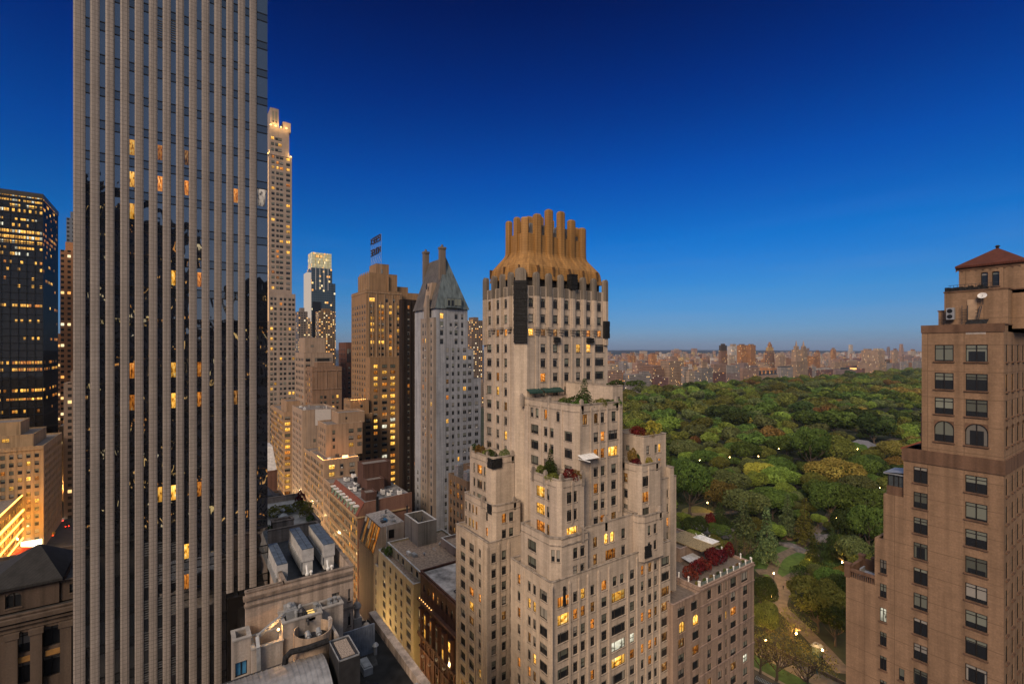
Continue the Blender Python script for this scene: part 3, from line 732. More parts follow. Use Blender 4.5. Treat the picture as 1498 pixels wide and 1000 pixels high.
TP.mass(60.8, 72.4, 50, 80.8, -90, -38.2, S=[([(759, .8, '1h'), (774, .75, '1h'), (781.6, .75, '1h'), (794.5, 1.9, '2')], [-41.0 - 2.97 * k for k in range(16)], 1.8)],
        E=[([(826, 2.7, '3'), (842, .95, '1h'), (853, .95, '1h'), (867, .9, 'a'), (884, 1.2, 'a'), (899.5, .95, 'a'), (910, .95, 'a'), (925, 1.1, 'a'), (940, .8, '1h'), (951, .9, '1h'), (959, .9, '1h'), (973, 2.4, '3')], lb[:1], 1.8),
           ([(826, 2.7, '3'), (842, .95, '1h'), (853, .95, '1h'), (867, .9, '1h'), (884, 1.25, '1h'), (905, 3.2, '3'), (925, 1.15, '1h'), (940, .8, '1h'), (951, .95, '1h'), (959, .95, '1h'), (973, 2.4, '3')], lb[1:], 1.8)], ch=.5, par=0.7)
# north-east turrets
TP.mass(61.4, 66, 72.4, 78.5, -36, -22.2, S=[([(915, 1.0, '1h')], lowA, 1.8)], E=[([(945, 1.75, '3')], rows(-25.4, 3, 3.05), 2.0)], ch=0.6)
TP.mass(60, 66, 71.2, 77.6, -40, -31.4, E=[([(950, .8, 'a'), (958.5, .8, 'a')], [-34.3], 1.9), ([(950, .8, '1h'), (958.5, .8, '1h')], [-37.4], 1.8)], ch=0.9)
TP.mass(64, 72, 76.6, 83.6, -50, -17.5, S=[([(918, .9, '1')], [-20.4, -23.8], 1.1)], E=[([(948, .9, '1h'), (959.7, .75, '1h'), (965, .75, '1h')], rows(-20.3, 8, 3.0), 1.7)])
TP.mass(63, 72, 83.7, 84.9, -50, -24.5, E=[([(0.5, .8, 'a')], rows(-27.5, 1), 1.8)])
TP.mass(63.4, 72, 78.6, 86.2, -90, -26.6, E=[([(979.5, 1.7, '2')], rows(-29.8, 14, 2.97), 1.75), ([(959.7, .75, '1h'), (965, .75, '1h')], rows(-27.9, 10, 2.97), 1.6)])
# buttress strips and hood blocks that make the vertical grain of the walls
def strip(fr, u, w, z0, z1, p=0.16):
    mb = MB()
    q = [fr.P(u - w / 2, 0, -p), fr.P(u + w / 2, 0, -p), fr.P(u + w / 2, 0, 0), fr.P(u - w / 2, 0, 0)]
    mb.prism([x[:2] for x in q], z0, z1); mb.prism([x[:2] for x in q], z1, z1 + 0.4, 0, None, [fr.P(u - w / 4, 0, -p * .6)[:2], fr.P(u + w / 4, 0, -p * .6)[:2], fr.P(u + w / 4, 0, 0)[:2], fr.P(u - w / 4, 0, 0)[:2]]); mb.obj('buttress', CREAM, TP.root)
f1 = Frame(-60.8, 50, math.pi / 2)
for px in (833, 847.3, 860, 875.5, 891, 918.5, 932, 945.5, 955, 965.5): strip(f1, nE(px, 60.8) - 50, 0.42, -88, -39.2)
f2 = Frame(-64, 58.6, math.pi / 2)
for px in (849, 864.5, 876.8, 887.5, 906): strip(f2, nE(px, 64) - 58.6, 0.4, -31, -10.9)
f3 = Frame(-91.4, 48.9, 0)
for px in (670.3, 683, 695.3, 707.5): strip(f3, 91.4 - wS(px, 48.9), 0.4, -88, -38.1)
f4 = Frame(-72.4, 50, 0)
for px in (766, 789, 808): strip(f4, 72.4 - wS(px, 50), 0.4, -88, -38.9)
f5 = Frame(-78.5, 48.9, math.pi / 2)
for px in (713, 729.5, 744): strip(f5, nE(px, 78.5) - 48.9, 0.4, -88, -38.1)
for px in (784.8, 803, 820.3, 837.2, 853, 868.6): strip(fE, nE(px, 80) - 57.5, 0.5, -10, 3.0)
for px in (722.5, 734.5, 746.5): strip(fS, 94 - wS(px, 57.5), 0.45, -22, 3.0)
f6 = Frame(-79.9, 58.6, 0)
for px in (773, 792, 803, 822): strip(f6, 79.9 - wS(px, 58.6), 0.4, -40, -11)
f7 = Frame(-62, 52.8, math.pi / 2); strip(f7, 2.9, 0.4, -30, -23.0)
f8 = Frame(-61.4, 72.4, math.pi / 2); strip(f8, 2.6, 0.4, -30, -23)
# ornamented parapet bands
for (w0, w1, n0, n1, z, c) in ((64, 79.9, 58.6, 70.4, -10, .9), (62, 70, 52.8, 58.5, -22.2, .9), (81.7, 91, 52.1, 57.4, -21.9, .8), (60.8, 70.6, 51, 58.4, -31.4, 1.4), (61.4, 66, 72.4, 78.5, -22.2, .9), (60, 66, 71.2, 77.6, -31.4, .9), (79.5, 91.2, 50.9, 57.3, -30.8, .6)):
    o = 0.06
    for zz in (z - 1.35, z - 0.15):
        mb = MB()
        q = [(-w1, n0 - o), (-w0 - c, n0 - o), (-w0 + o, n0 + c), (-w0 + o, n1), (-w0 - .05, n1), (-w0 - .05, n0 + c + .02), (-w0 - c - .02, n0 + .05), (-w1, n0 + .05)]
        k = len(mb.v); nq = len(q)
        for za in (zz, zz + 0.16): mb.v += [(x, y, za) for x, y in q]
        for i in range(nq): j = (i + 1) % nq; mb.f.append((k + i, k + j, k + nq + j, k + nq + i)); mb.m.append(0)
        for b in (0, nq):
            for s4 in ((0, 1, 6, 7), (1, 2, 5, 6), (2, 3, 4, 5)): mb.f.append(tuple(k + b + i for i in s4)); mb.m.append(0)
        mb.obj('parapet_band', CREAM2, TP.root)
for x, y, z in ((-79.8 + 0.0, 57.9, -10), (-62.4, 53.6, -22.2), (-66, 53.0, -22.2), (-69.4, 53.0, -22.2), (-62.2, 58.2, -22.2), (-84, 52.3, -21.9), (-90.6, 52.3, -21.9), (-82, 57, -21.9), (-64.3, 69, -10), (-64.3, 60, -10), (-72, 58.8, -10), (-61.7, 77.5, -22.2), (-65.5, 72.7, -22.2), (-61, 57, -31.4), (-62.3, 64, -31.4), (-60.3, 76.8, -31.4), (-84, 51.1, -30.8), (-79.8, 56, -30.8)):
    mb = MB(); mb.box(-x - .3, -x + .3, y - .3, y + .3, z - 1.6, z + 0.75); mb.box(-x - .2, -x + .2, y - .2, y + .2, z + .74, z + 1.0)
    mb.obj('parapet_post', CREAM2, TP.root)
for fr, u0, u1, z0, z1 in ((Frame(-81.7, 52.1, math.pi / 2), 0.1, 2.0, -24, -22.1), (Frame(-82.5, 52.1, 0), -0.9, 0.75, -24, -22.1), (Frame(-91.2, 50.9, 0), 9.5, 11.0, -32.6, -30.7), (Frame(-60.0, 71.2, math.pi / 2), 0.9, 2.6, -39.2, -37.0), (Frame(-62.0, 72.0, math.pi / 2), -0.6, 0.0, -39, -37), (Frame(-60.8, 51, math.pi / 2), 1.6, 2.0, -42.6, -39.4)):
    net(fr, u0, u1, z0, z1, -0.2, 0.02)
# green awnings and a white canopy over the terraces
AWN = plain('green_awning_canvas', (0.02, 0.055, 0.045), 0.8)
for px0, px1 in ((769, 788.5), (791, 819)):
    mb = MB(); a, b = nE(px0, 80), nE(px1, 80)
    mb.quad([(-79.95, a, -8.2), (-79.95, b, -8.2), (-78.6, b, -8.75), (-78.6, a, -8.75)]); mb.quad([(-78.6, a, -8.75), (-78.6, b, -8.75), (-78.6, b, -9.1), (-78.6, a, -9.1)])
    mb.obj('awning', AWN, TP.root)
mb = MB(); mb.box(60.9, 63.9, 58.8, 59.0, -19.6, -19.5)
mb.quad([(-63.95, 58.7, -18.9), (-63.95, 62.6, -18.9), (-62.3, 62.6, -19.5), (-62.3, 58.7, -19.5)]); mb.obj('canopy', WHITE, TP.root)
TP.done()
# ------------------------------------------------------------------ the stone-ribbed glass skyscraper
GRANITE = wallmat('tan_granite_panels', (0.32, 0.275, 0.24), joint=(0.4, 0.46, 0.05), stain=0.12, rough=0.5)
def mirrorglass(name, base, k, wav=0.012, sc_=0.8):
    m, N, O = newmat(name)
    tc = N('ShaderNodeTexCoord')
    mp = N('ShaderNodeMapping', {'Vector': tc.outputs['Object'], 'Scale': (1, 1, 0.55)})
    nz = N('ShaderNodeTexNoise', {'Vector': mp.outputs[0], 'Scale': sc_, 'Detail': 1.5})
    bp = N('ShaderNodeBump', {'Height': nz.outputs[0], 'Strength': 1.0, 'Distance': wav})
    d = N('ShaderNodeBsdfDiffuse', {'Color': c4(base)})
    g = N('ShaderNodeBsdfGlossy', {'Color': (1, 1, 1, 1), 'Roughness': 0.02, 'Normal': bp.outputs[0]})
    x = N('ShaderNodeMixShader', {0: k, 1: d.outputs[0], 2: g.outputs[0]}); O(x.outputs[0]); MATS[name] = m; return m
LTG = mirrorglass('tower_reflective_glass', (0.010, 0.011, 0.012), 0.33, 0.05, 0.5)
SPAND = mirrorglass('tower_spandrel_glass', (0.008, 0.009, 0.010), 0.22, 0.02, 0.9)
BLACKM = plain('black_mullion', (0.012, 0.012, 0.013), 0.4)
LTW = 70.0
na, nb = nE(106, LTW), nE(392, LTW)
p0, p13 = nE(116, LTW), nE(370.2, LTW)
step = (p13 - p0) / 13
LT = empty('office_skyscraper', (-LTW, (na + nb) / 2, 0), 'tall dark glass skyscraper with continuous tan stone ribs and a black recessed base', 'skyscraper')
fl = Frame(-LTW, na, math.pi / 2)
mb = MB(); mb.box(LTW + 0.12, LTW + 24, na + 0.05, nb - 0.05, -90, 64); mb.obj('core_wall', BLACKM, LT)
FLH = 3.65
zs = [20.9 + FLH * k for k in range(-30, 13)]        # underside of each spandrel
wn_l = nb - na
gaps = []
for i in range(14):
    u = p0 + step * i - na
    if i < 13: gaps.append((u + 0.39, u + step - 0.39))
    z0 = -90 if i < 11 else (-30.6 + 0.0)
    mb = MB(); P = fl.P
    a = 0.40 if i else 0.5
    # ribs have a shallow rounded nose
    prof = [(-a, 0.1), (-a, -0.05), (-a * 0.6, -0.10), (a * 0.6, -0.10), (a, -0.05), (a, 0.1)]
    mb.prism([P(u + x, 0, y)[:2] for x, y in prof], z0, 64)
    mb.obj('stone_rib', GRANITE, LT)
gaps.insert(0, (0.06, p0 - na - 0.55)); gaps.append((p13 - na + 0.465, wn_l - 0.04))
litL = [(190, 216, 'y'), (190, 262, 'y'), (190, 307, 'y'), (231, 220, 'o'), (231, 265, 'o'), (270, 226, 'd'), (270, 271, 'o'), (343, 282, 'o'), (252, 405, 'y'), (290, 405, 'o'), (192, 540, 'o'), (192, 584, 'o'), (252, 537, 'y'), (252, 581, 'y'), (290, 536, 'o'), (290, 580, 'o'), (344, 575, 'd'), (252, 715, 'y'), (291, 708, 'o'), (233, 736, 'y'), (272, 801, 'y'), (272, 836, 'o')]
LOUV = {6: [(0, 58)], 7: [(18, 60)]}
lv = MB()
for gi, (u0, u1) in enumerate(gaps):
    if u1 - u0 < 0.1: continue
    g = MB(); P = fl.P
    zb = -90 if gi < 12 or gi == 14 else -90
    for z in zs:
        g.quad([P(u0, z, 0.06), P(u1, z, 0.06), P(u1, z + 0.95, 0.06), P(u0, z + 0.95, 0.06)], 1)
        g.quad([P(u0, z + 0.95, 0.06), P(u1, z + 0.95, 0.06), P(u1, z + FLH, 0.06), P(u0, z + FLH, 0.06)], 0)
        for zz in (z, z + 0.95): g.quad([P(u0, zz - 0.06, 0.02), P(u1, zz - 0.06, 0.02), P(u1, zz + 0.06, 0.02), P(u0, zz + 0.06, 0.02)], 2)
    g.obj('glass_strip', [LTG, SPAND, BLACKM], LT)
    if gi == 0: continue
    for z in zs:
        uc = (u0 + u1) / 2; x, y, _ = fl.P(uc, 0, 0)
        pr = pix(x, y, z + 0.95 + 1.35 + H)
        if not pr: continue
        for lx, ly, gk in litL:
            if abs(pr[0] - lx) < 10.5 and abs(pr[1] - ly) < 22 * (54 / pr[2]):
                w_ = MB(); h = 1.75
                w_.quad([P(u0 + .03, z + 1.35, 0.03), P(u1 - .03, z + 1.35, 0.03), P(u1 - .03, z + 1.35 + h, 0.03), P(u0 + .03, z + 1.35 + h, 0.03)], 0, [(0, 0), (.99, 0), (.99, 1), (0, 1)])
                w_.obj('window', LIT[gk], LT); break
    # louvred plant floors
    for (ya, yb, gs) in ((25, 59, (6, 7)), (790, 1000, (5, 6, 7))):
        if gi in gs:
            d_ = dep(LTW, na + uc); za, zb2 = -(yb - HY) / F * d_, -(ya - HY) / F * d_
            l = MB(); n = int((zb2 - za) / 0.28)
            for k in range(n):
                if ya > 500 and int((za + k * .28) / 3.65 + 100) * 3.65 - 365 + 1.4 > za + k * .28: continue
                zz = za + k * .28
                l.quad([P(u0, zz, 0.0), P(u1, zz, 0.0), P(u1, zz + 0.13, 0.05), P(u0, zz + 0.13, 0.05)])
            if l.f: l.obj('louvre', plain('louvre_grey', (0.06, 0.06, 0.06), 0.5), LT)
# pale blind in the corner glass
u0, u1 = gaps[-1]; mb = MB(); z = zat(303, LTW, nb)
mb.quad([fl.P(u0 + .05, z, .03), fl.P(u1 - .35, z, .03), fl.P(u1 - .1, z + 2.3, .03), fl.P(u0 + .05, z + 2.3, .03)], 0, [(0, 0), (.99, 0), (.99, 1), (0, 1)])
mb.obj('window', litglass('lit_blind', (0.62, 0.50, 0.40), (0.72, 0.58, 0.46), 0.42), LT)
# black recessed base under the last ribs
mb = MB(); mb.box(LTW - 0.5, LTW + 0.11, p0 + step * 10.75, nb + 0.4, -90, -31.2); mb.box(60.62, 69.49, 6.15, 9.9, -90, -32.5); mb.obj('base_panel', plain('black_polished_stone', (0.014, 0.012, 0.011), 0.3), LT)

# ------------------------------------------------------------------ the brown hotel on the right
BROWN = wallmat('brown_brick', (0.295, 0.188, 0.115), joint=(3.3, 3.12, 0.06), stain=0.3, brick=.8)
BROWN2 = wallmat('brown_stone_band', (0.17, 0.098, 0.062), stain=0.4)
BRONZE = plain('black_window_frame', (0.02, 0.017, 0.015), 0.4)
RB = Bld('hotel_tower', 'brown brick hotel tower with a red pyramid roof and stepped west shoulder', 'tower', 12.6, 75, BROWN, BROWN2, BRONZE, roof=plain('roof_tar', (0.10, 0.085, 0.075), 0.9), lit=0.0, blind=0.75, seed=5, panes=True,
         litpx=[(1479, 559, 'd'), (1292, 895, 'w')], tol=9)
zr1 = [-0.42, -3.75, -6.72]; zr2 = [-15.45 - 3.12 * k for k in range(15)]
eN = [(75.95 - 75, 0)]
EC = lambda rows_, h, k='1': ([(0.055, 0.95, k), (0.17, 0.95, k), (0.285, 0.95, k), (0.40, 0.95, k), (0.52, .95, k), (0.64, .95, k), (0.76, .95, k), (0.88, .95, k)], rows_, h)
RB.mass(12.6, 19.75, 75, 100, -12.6, 2.8, S=[([(1381, 1.72, '2t'), (1428.5, 1.86, '2t')], zr1, 1.95), ([(1381, 1.8, 'a2'), (1428.5, 1.95, 'a2')], [-9.75], 2.5)], E=[EC(zr1, 1.95), EC([-9.75], 2.3, 'a')], par=1.2, rev=0.12)
def RL(a, b): return [z for z in zr2 if a < z < b]
RB.mass(12.6, 21.55, 75, 100, -20.1, -12.6, S=[([(1346.5, 1.36, '2t'), (1428, 1.86, '2t')], [-15.45, -18.57], 1.95)], E=[EC([-15.45, -18.57], 1.95)], par=0.2, rev=0.12)
RB.mass(19.76, 20.9, 79, 98, -13, -8.4, par=0.3)
RB.mass(21.56, 23.65, 75, 100, -26.3, -18.62, par=0.3, rev=0.12, cope=False)
RB.mass(12.6, 21.55, 75, 100, -26.3, -20.12, S=[([(1346.5, 1.36, '2t'), (1428, 1.86, '2t')], [-21.69, -24.81], 1.95)], E=[EC([-21.69, -24.81], 1.95)], par=0.3, rev=0.12, cope=False)
RB.mass(23.66, 24.6, 75, 100, -26.3, -24.62, par=.6, cope=False)
RB.mass(12.6, 24.6, 75, 100, -32.6, -26.32, S=[([(1346.5, 1.36, '2t'), (1428, 1.86, '2t')], zr2, 1.95), ([(1292, .72, '2t')], [-28.1, -31.22], 1.75)], E=[EC(zr2, 1.95)], par=0.6, rev=0.12, cope=False)
RB.mass(24.61, 27.9, 75, 100, -32.6, -30.92, par=.05, cope=False)
RB.mass(12.6, 27.9, 75, 100, -90, -32.62, S=[([(1346.5, 1.36, '2t'), (1428, 1.86, '2t')], zr2, 1.95), ([(1292, .72, '2t')], [-31.22 - 3.12 * k for k in range(10)], 1.75), ([(1319, .55, '1')], [-41.0], 1.5)], E=[EC(zr2, 1.95)], par=0.05, rev=0.12, cope=False)
mb = MB(); mb.box(12.45, 21.7, 74.85, 74.997, -13.9, -12.3); mb.obj('stone_band', BROWN2, RB.root)
mb = MB(); mb.box(12.45, 12.597, 75, 100, -13.9, -12.3); mb.obj('stone_band', BROWN2, RB.root)
mb = MB(); mb.box(12.5, 19.8, 74.9, 74.997, 2.0, 2.85); mb.obj('stone_band', BROWN2, RB.root)
mb = MB(); mb.quad([(-21.8, 74.8, -12.35), (-19.74, 74.8, -11.2), (-19.74, 80, -11.2), (-21.8, 80, -12.35)]); mb.quad([(-21.8, 74.8, -12.55), (-19.74, 74.8, -11.4), (-19.74, 74.8, -11.2), (-21.8, 74.8, -12.35)]); mb.obj('tile_coping', plain('red_clay_tile', (0.20, 0.065, 0.035), 0.8), RB.root)
# glazed penthouse on the shoulder
mb = MB(); mb.box(21.5, 23.4, 75.3, 79, -18.6, -17.5); mb.obj('penthouse_wall', BROWN2, RB.root)
GH = plain('conservatory_glass', (0.05, 0.06, 0.065), 0.1, spec=0.8)
mb = MB(); mb.box(21.6, 23.3, 75.4, 78.9, -17.49, -15.9); mb.obj('penthouse_glazing', GH, RB.root)
mb = MB()
mb.quad([(-23.7, 75.1, -15.85), (-21.56, 75.1, -15.6), (-21.56, 79.2, -15.6), (-23.7, 79.2, -15.85)]); mb.box(21.56, 23.7, 75.1, 79.2, -16.0, -15.86); mb.obj('penthouse_roof', METAL_G, RB.root)
for x in (21.6, 22.1, 22.6, 23.2):
    mb = MB(); mb.box(x, x + .1, 75.34, 75.39, -17.5, -15.95); mb.obj('mullion', BRONZE, RB.root)
# balustraded terrace, low left
for i in range(13):
    mb = MB(); x = 24.75 + i * 0.245; mb.cyl(-x, 75.25, -30.9, -30.1, 0.075, 0.06, 8); mb.obj('baluster', BROWN2, RB.root)
for a, b, c, d in ((24.62, 27.95, 75.05, 75.45), (27.55, 27.95, 75.45, 80)):
    mb = MB(); mb.box(a, b, c, d, -30.1, -29.75); mb.obj('handrail', BROWN2, RB.root)
for x, y in ((27.75, 75.25), (26.2, 80), (27.75, 80), (24.8, 80)):
    mb = MB(); mb.box(x - .32, x + .32, y - .32, y + .32, -31, -29.3); mb.box(x - .4, x + .4, y - .4, y + .4, -29.3, -29.1); mb.obj('terrace_post', BROWN2, RB.root)
mb = MB(); mb.box(27.56, 27.94, 75.46, 79.7, -30.9, -30.1); mb.obj('terrace_wall', BROWN2, RB.root)
mb = MB(); mb.box(24.7, 27.9, 79.8, 80.1, -31, -29.6); mb.obj('terrace_wall', BROWN2, RB.root)
# upper storeys and lantern
RB.mass(12.6, 18.1, 77, 92, 2.0, 6.9, S=[([(1423, .45, '1')], [4.9], 1.2)], par=0.4)
RB.mass(11.5, 12.59, 79, 92, 2.4, 6.9, par=.4)
RB.mass(18.11, 18.8, 77.6, 91, 2.0, 4.7, par=0.3)
mb = MB(); mb.box(15.15, 16.0, 76.9, 76.997, 3.4, 5.9); mb.obj('service_door', plain('tan_steel_door', (0.36, 0.25, 0.16), 0.6), RB.root)
RB.mass(11.6, 17.2, 79, 87, 6.5, 10.0, par=0.2, cope=False, S=[([(1440, .62, 'a'), (1456.5, .62, 'a')], [8.35], 1.7)])
mb = MB(); q = [(-17.5, 78.7), (-11.3, 78.7), (-11.3, 87.3), (-17.5, 87.3)]
mb.prism(q, 9.95, 10.2); c_ = (-14.5, 83); mb.prism(q, 10.2, 12.5, 0, None, [(c_[0] + (x - c_[0]) * .02, c_[1] + (y - c_[1]) * .02) for x, y in q])
RTILE = wallmat('red_tile_roof', (0.115, 0.035, 0.022), joint=(0.25, 10, 0.05), stain=0.3); mb.obj('pyramid_roof', RTILE, RB.root)
mb = MB(); mb.cyl(-14.5, 83, 12.4, 12.7, .1, .2, 8); mb.cyl(-14.5, 83, 12.7, 12.85, .28, .12, 8); mb.obj('finial', BRONZE, RB.root)
for i in range(9):
    x = 11.9 + i * 0.62; mb = MB(); n = 6
    k = [(-(x + .31 - .31 * math.cos(math.pi * j / n)), 9.4 - .0 + 0.26 * math.sin(math.pi * j / n)) for j in range(n + 1)]
    for (xa, za), (xb, zb) in zip(k, k[1:]): mb.quad([(xa, 78.93, za), (xb, 78.93, zb), (xb, 78.93, 9.93), (xa, 78.93, 9.93)])
    mb.obj('frieze_arch', BROWN2, RB.root)
# roof clutter standing on the hotel: things of their own
def top(name, label, cat, mb, mats, group=None): return tag(mb.obj(name, mats), label, cat, group)
mb = MB(); mb.box(17.0, 17.75, 76.2, 76.7, 3.6, 5.0, 0)
for z in (3.95, 4.62):
    for j in range(14):
        a, b = 6.283 * j / 14, 6.283 * (j + 1) / 14
        mb.quad([(-17.42 + .26 * math.cos(a), 76.19, z + .26 * math.sin(a)), (-17.42 + .26 * math.cos(b), 76.19, z + .26 * math.sin(b)), (-17.42, 76.185, z)], 1)
ac = empty('air_conditioner', (-17.37, 76.4, H + 3.6), 'pale two-fan air conditioner on the brown hotel penthouse wall', 'air conditioner')
mb.obj('housing', [METAL_G, BLACKM], ac)
dish = empty('satellite_dish', (-14.6, 76.6, H + 5.4), 'white satellite dish on the brown hotel penthouse', 'satellite dish')
mb = MB(); n = 14
for k in range(3):
    r0, r1 = k / 3 * .42, (k + 1) / 3 * .42
    for j in range(n):
        a, b = 6.283 * j / n, 6.283 * (j + 1) / n
        f = lambda r, t: (-14.6 + r * math.cos(t), 76.45 - .5 * r * r + .35 * r * math.sin(t), 6.25 + r * .8 * math.sin(t))
        mb.quad([f(r0, a), f(r1, a), f(r1, b), f(r0, b)])
mb.obj('reflector', WHITE, dish)
mb = MB(); mb.tube((-14.6, 76.5, 6.2), (-14.6, 76.7, 5.2), .04); mb.tube((-14.6, 76.5, 6.2), (-14.5, 75.9, 6.25), .02); mb.obj('bracket', METAL_D, dish)
mb = MB()
for i in range(12):
    x = 14.2 + i * .33; mb.tube((-x, 78.2, 6.9), (-x, 78.2, 7.85), .025, n=4)
for z in (7.35, 7.85): mb.tube((-13.6, 78.2, z), (-18.0, 78.2, z), .03, n=4)
top('roof_railing', 'thin dark railing on the terrace below the red pyramid roof', 'railing', mb, METAL_D)
mb = MB()
for i in range(9):
    x = 14.4 + i * .42
    mb.box(x, x + .40, 77.4, 78.1, 6.9, 7.35 + .25 * abs(math.sin(i * 1.7)), 0)
top('tarpaulin', 'black tarpaulin heaped along the terrace below the red pyramid roof', 'tarpaulin', mb, NET)
mb = MB()
for z in range(7): mb.tube((-15.9, 76.6, 2.9 + z * .3), (-16.4, 76.6, 2.9 + z * .3), .03, n=4)
mb.tube((-15.9, 76.6, 2.4), (-15.9, 76.6, 5.2), .04, n=4); mb.tube((-16.4, 76.6, 2.4), (-16.4, 76.6, 5.2), .04, n=4); mb.tube((-15.2, 76.2, 2.4), (-14.9, 76.8, 5.0), .05, n=4); mb.tube((-15.0, 75.9, 2.4), (-14.7, 76.6, 5.0), .05, n=4)
for z in range(6): mb.tube((-15.16, 76.25, 2.7 + z * .38), (-14.86, 76.05, 2.7 + z * .38), .03, n=4)
top('steel_ladder', 'dark steel ladder and steps against the hotel penthouse wall', 'ladder', mb, METAL_D)
mb = MB()
for i in range(26): mb.box(14.05 + i * .065, 14.08 + i * .065, 74.98, 75.02, 1.75, 2.45, 0)
mb.box(14.0, 15.8, 74.97, 75.03, 2.45, 2.55, 0); mb.quad([(-15.85, 75.1, 2.9), (-14.0, 75.1, 2.9), (-14.0, 76.2, 3.5), (-15.85, 76.2, 3.5)], 1); mb.box(14, 15.85, 75.1, 75.2, 2.6, 2.9, 1)
top('skylight_hatch', 'dark raised hatch over a pale grille in the hotel parapet', 'hatch', mb, [METAL_L, NET])
RB.done()
for i, (x, y, c) in enumerate(((25.4, 76.6, METAL_G), (26.4, 77.4, METAL_G))):
    s = empty('terrace_sofa', (-x, y, H - 30.9), ['grey slatted table on the balustraded hotel terrace', 'grey sofa with upright back on the balustraded hotel terrace'][i], ['table', 'sofa'][i])
    if i == 0:
        s.name = 'terrace_table'
        mb = MB(); mb.box(x - .9, x + .9, y - .5, y + .5, -30.25, -30.15); mb.obj('table_top', c, s)
        for a in (-.8, .8):
            for b in (-.4, .4): mb = MB(); mb.box(x + a - .05, x + a + .05, y + b - .05, y + b + .05, -30.9, -30.25); mb.obj('leg', c, s)
    else:
        mb = MB(); mb.box(x - .5, x + .5, y - .7, y + .7, -30.9, -30.5); mb.obj('seat', c, s)
        mb = MB(); mb.box(x + .3, x + .5, y - .7, y + .7, -30.49, -29.95); mb.obj('backrest', c, s)

# ------------------------------------------------------------------ stone office building with three cooling towers
OLDST = wallmat('pale_limestone', (0.46, 0.365, 0.295), stain=0.5, brick=.45)
OLDST2 = wallmat('stained_limestone', (0.25, 0.195, 0.155), stain=0.6)
AB = Bld('stone_office_building', 'stone office building with three grey cooling towers on its roof', 'office building', 60, 10, OLDST, OLDST2, BRONZE, roof=plain('blue_grey_roof_membrane', (0.055, 0.06, 0.07), 0.7), lit=0, blind=0, seed=9)
AB.mass(60, 60.6, 6.1, 9.94, -90, -26.8, par=.3, pt=.1)
AB.mass(60, 79, 9.95, 17.8, -90, -26.8, E=[([(491, .85, '2h'), (511, .3, '1')], [-30.2, -33.2], 1.5)], par=1.9, cope=True)
for z, h, p in ((-27.6, .35, .22), (-28.4, .2, .12), (-31.9, .3, .15)): AB.band(60, 60.59, 6.1, 17.8, z, h, p)
AB.done()
for i, (na_, nb_, l) in enumerate(((9.75, 10.95, 'low grey cooling tower half hidden behind the ribbed skyscraper, first of three'), (12.75, 14.15, 'grey cooling tower with a louvred lid, in the middle of the three'), (15.35, 16.75, 'grey cooling tower nearest the parapet corner, last of the three'))):
    w0, w1 = (64.5, 73.0) if i else (63.5, 71)
    zt = -25.1 if i else -25.9
    o = empty('cooling_tower', (-w0, (na_ + nb_) / 2, H - 28.7), l, 'cooling tower', 'cooling towers on the stone building')
    mb = MB(); mb.box(w0 + .1, w1, na_ + .1, nb_ - .1, -28.3, zt - 1.6); mb.obj('basin', METAL_L, o)
    mb = MB(); mb.box(w0, w1 + .1, na_, nb_, zt - 1.59, zt - .06); mb.obj('casing', plain('grey_casing', (0.42, 0.41, 0.40), 0.5), o)
    n = 7
    for k in range(n):
        mb = MB(); a = w0 + (w1 - w0) * k / n; b = w0 + (w1 - w0) * (k + 1) / n
        mb.box(a + .04, b - .04, na_ + .05, (na_ + nb_) / 2 - .03, zt - .05, zt + .04); mb.box(a + .04, b - .04, (na_ + nb_) / 2 + .03, nb_ - .05, zt - .05, zt + .04)
        mb.box(a + .02, b - .02, na_ + .02, nb_ - .02, zt - .058, zt - .049)
        mb.obj('fan_cover', plain('blue_grey_cover', (0.075, 0.10, 0.135), 0.5, 0.1), o)
    mb = MB(); mb.box(w0 + .05, w1, na_ - .12, na_ - .003, zt - 2.6, zt - 1.5); mb.obj('louvre', METAL_G, o)
    for k in range(4):
        for q in (na_ + .2, nb_ - .3): mb = MB(); a = w0 + .2 + (w1 - w0 - .6) * k / 3; mb.box(a, a + .15, q, q + .12, -28.72, -28.3); mb.obj('leg', METAL_D, o)
for i, (w, n) in enumerate(((62.6, 10.0), (63.2, 13.1), (63.3, 15.6))):
    mb = MB()
    mb.cyl(-w, n, -28.7, -27.9, .16, n=8); mb.ball(-w, n, -27.75, .24, n=8); mb.tube((-w, n, -27.7), (-w - .9, n + .1, -27.0), .1, n=6); mb.cyl(-w + .1, n + .45, -28.7, -27.6, .14, n=8); mb.ball(-w + .1, n + .45, -27.5, .2)
    top('roof_pump', ['white pump and valve before the first cooling tower', 'white pump and valve before the middle cooling tower', 'white pump and valve before the last cooling tower'][i], 'pump', mb, WHITE, 'roof pumps')
mb = MB()
for z, w in ((-28.4, 61.6), (-28.2, 62.1), (-28.45, 62.5), (-27.9, 61.2)): mb.tube((-w, 10.3, z), (-w, 17.2, z), .07, n=6)
for n in np.arange(10.5, 17.5, 1.25): mb.tube((-61.2, n, -28.7), (-61.2, n, -27.2), .05, n=4); mb.tube((-61.2, n, -28.0), (-62.6, n, -28.3), .05, n=4)
mb.tube((-61.2, 10.5, -27.2), (-61.2, 17.2, -27.2), .05, n=4)
top('pipe_rack', 'grey pipe rack and railing along the front of the cooling towers', 'pipes', mb, METAL_G)
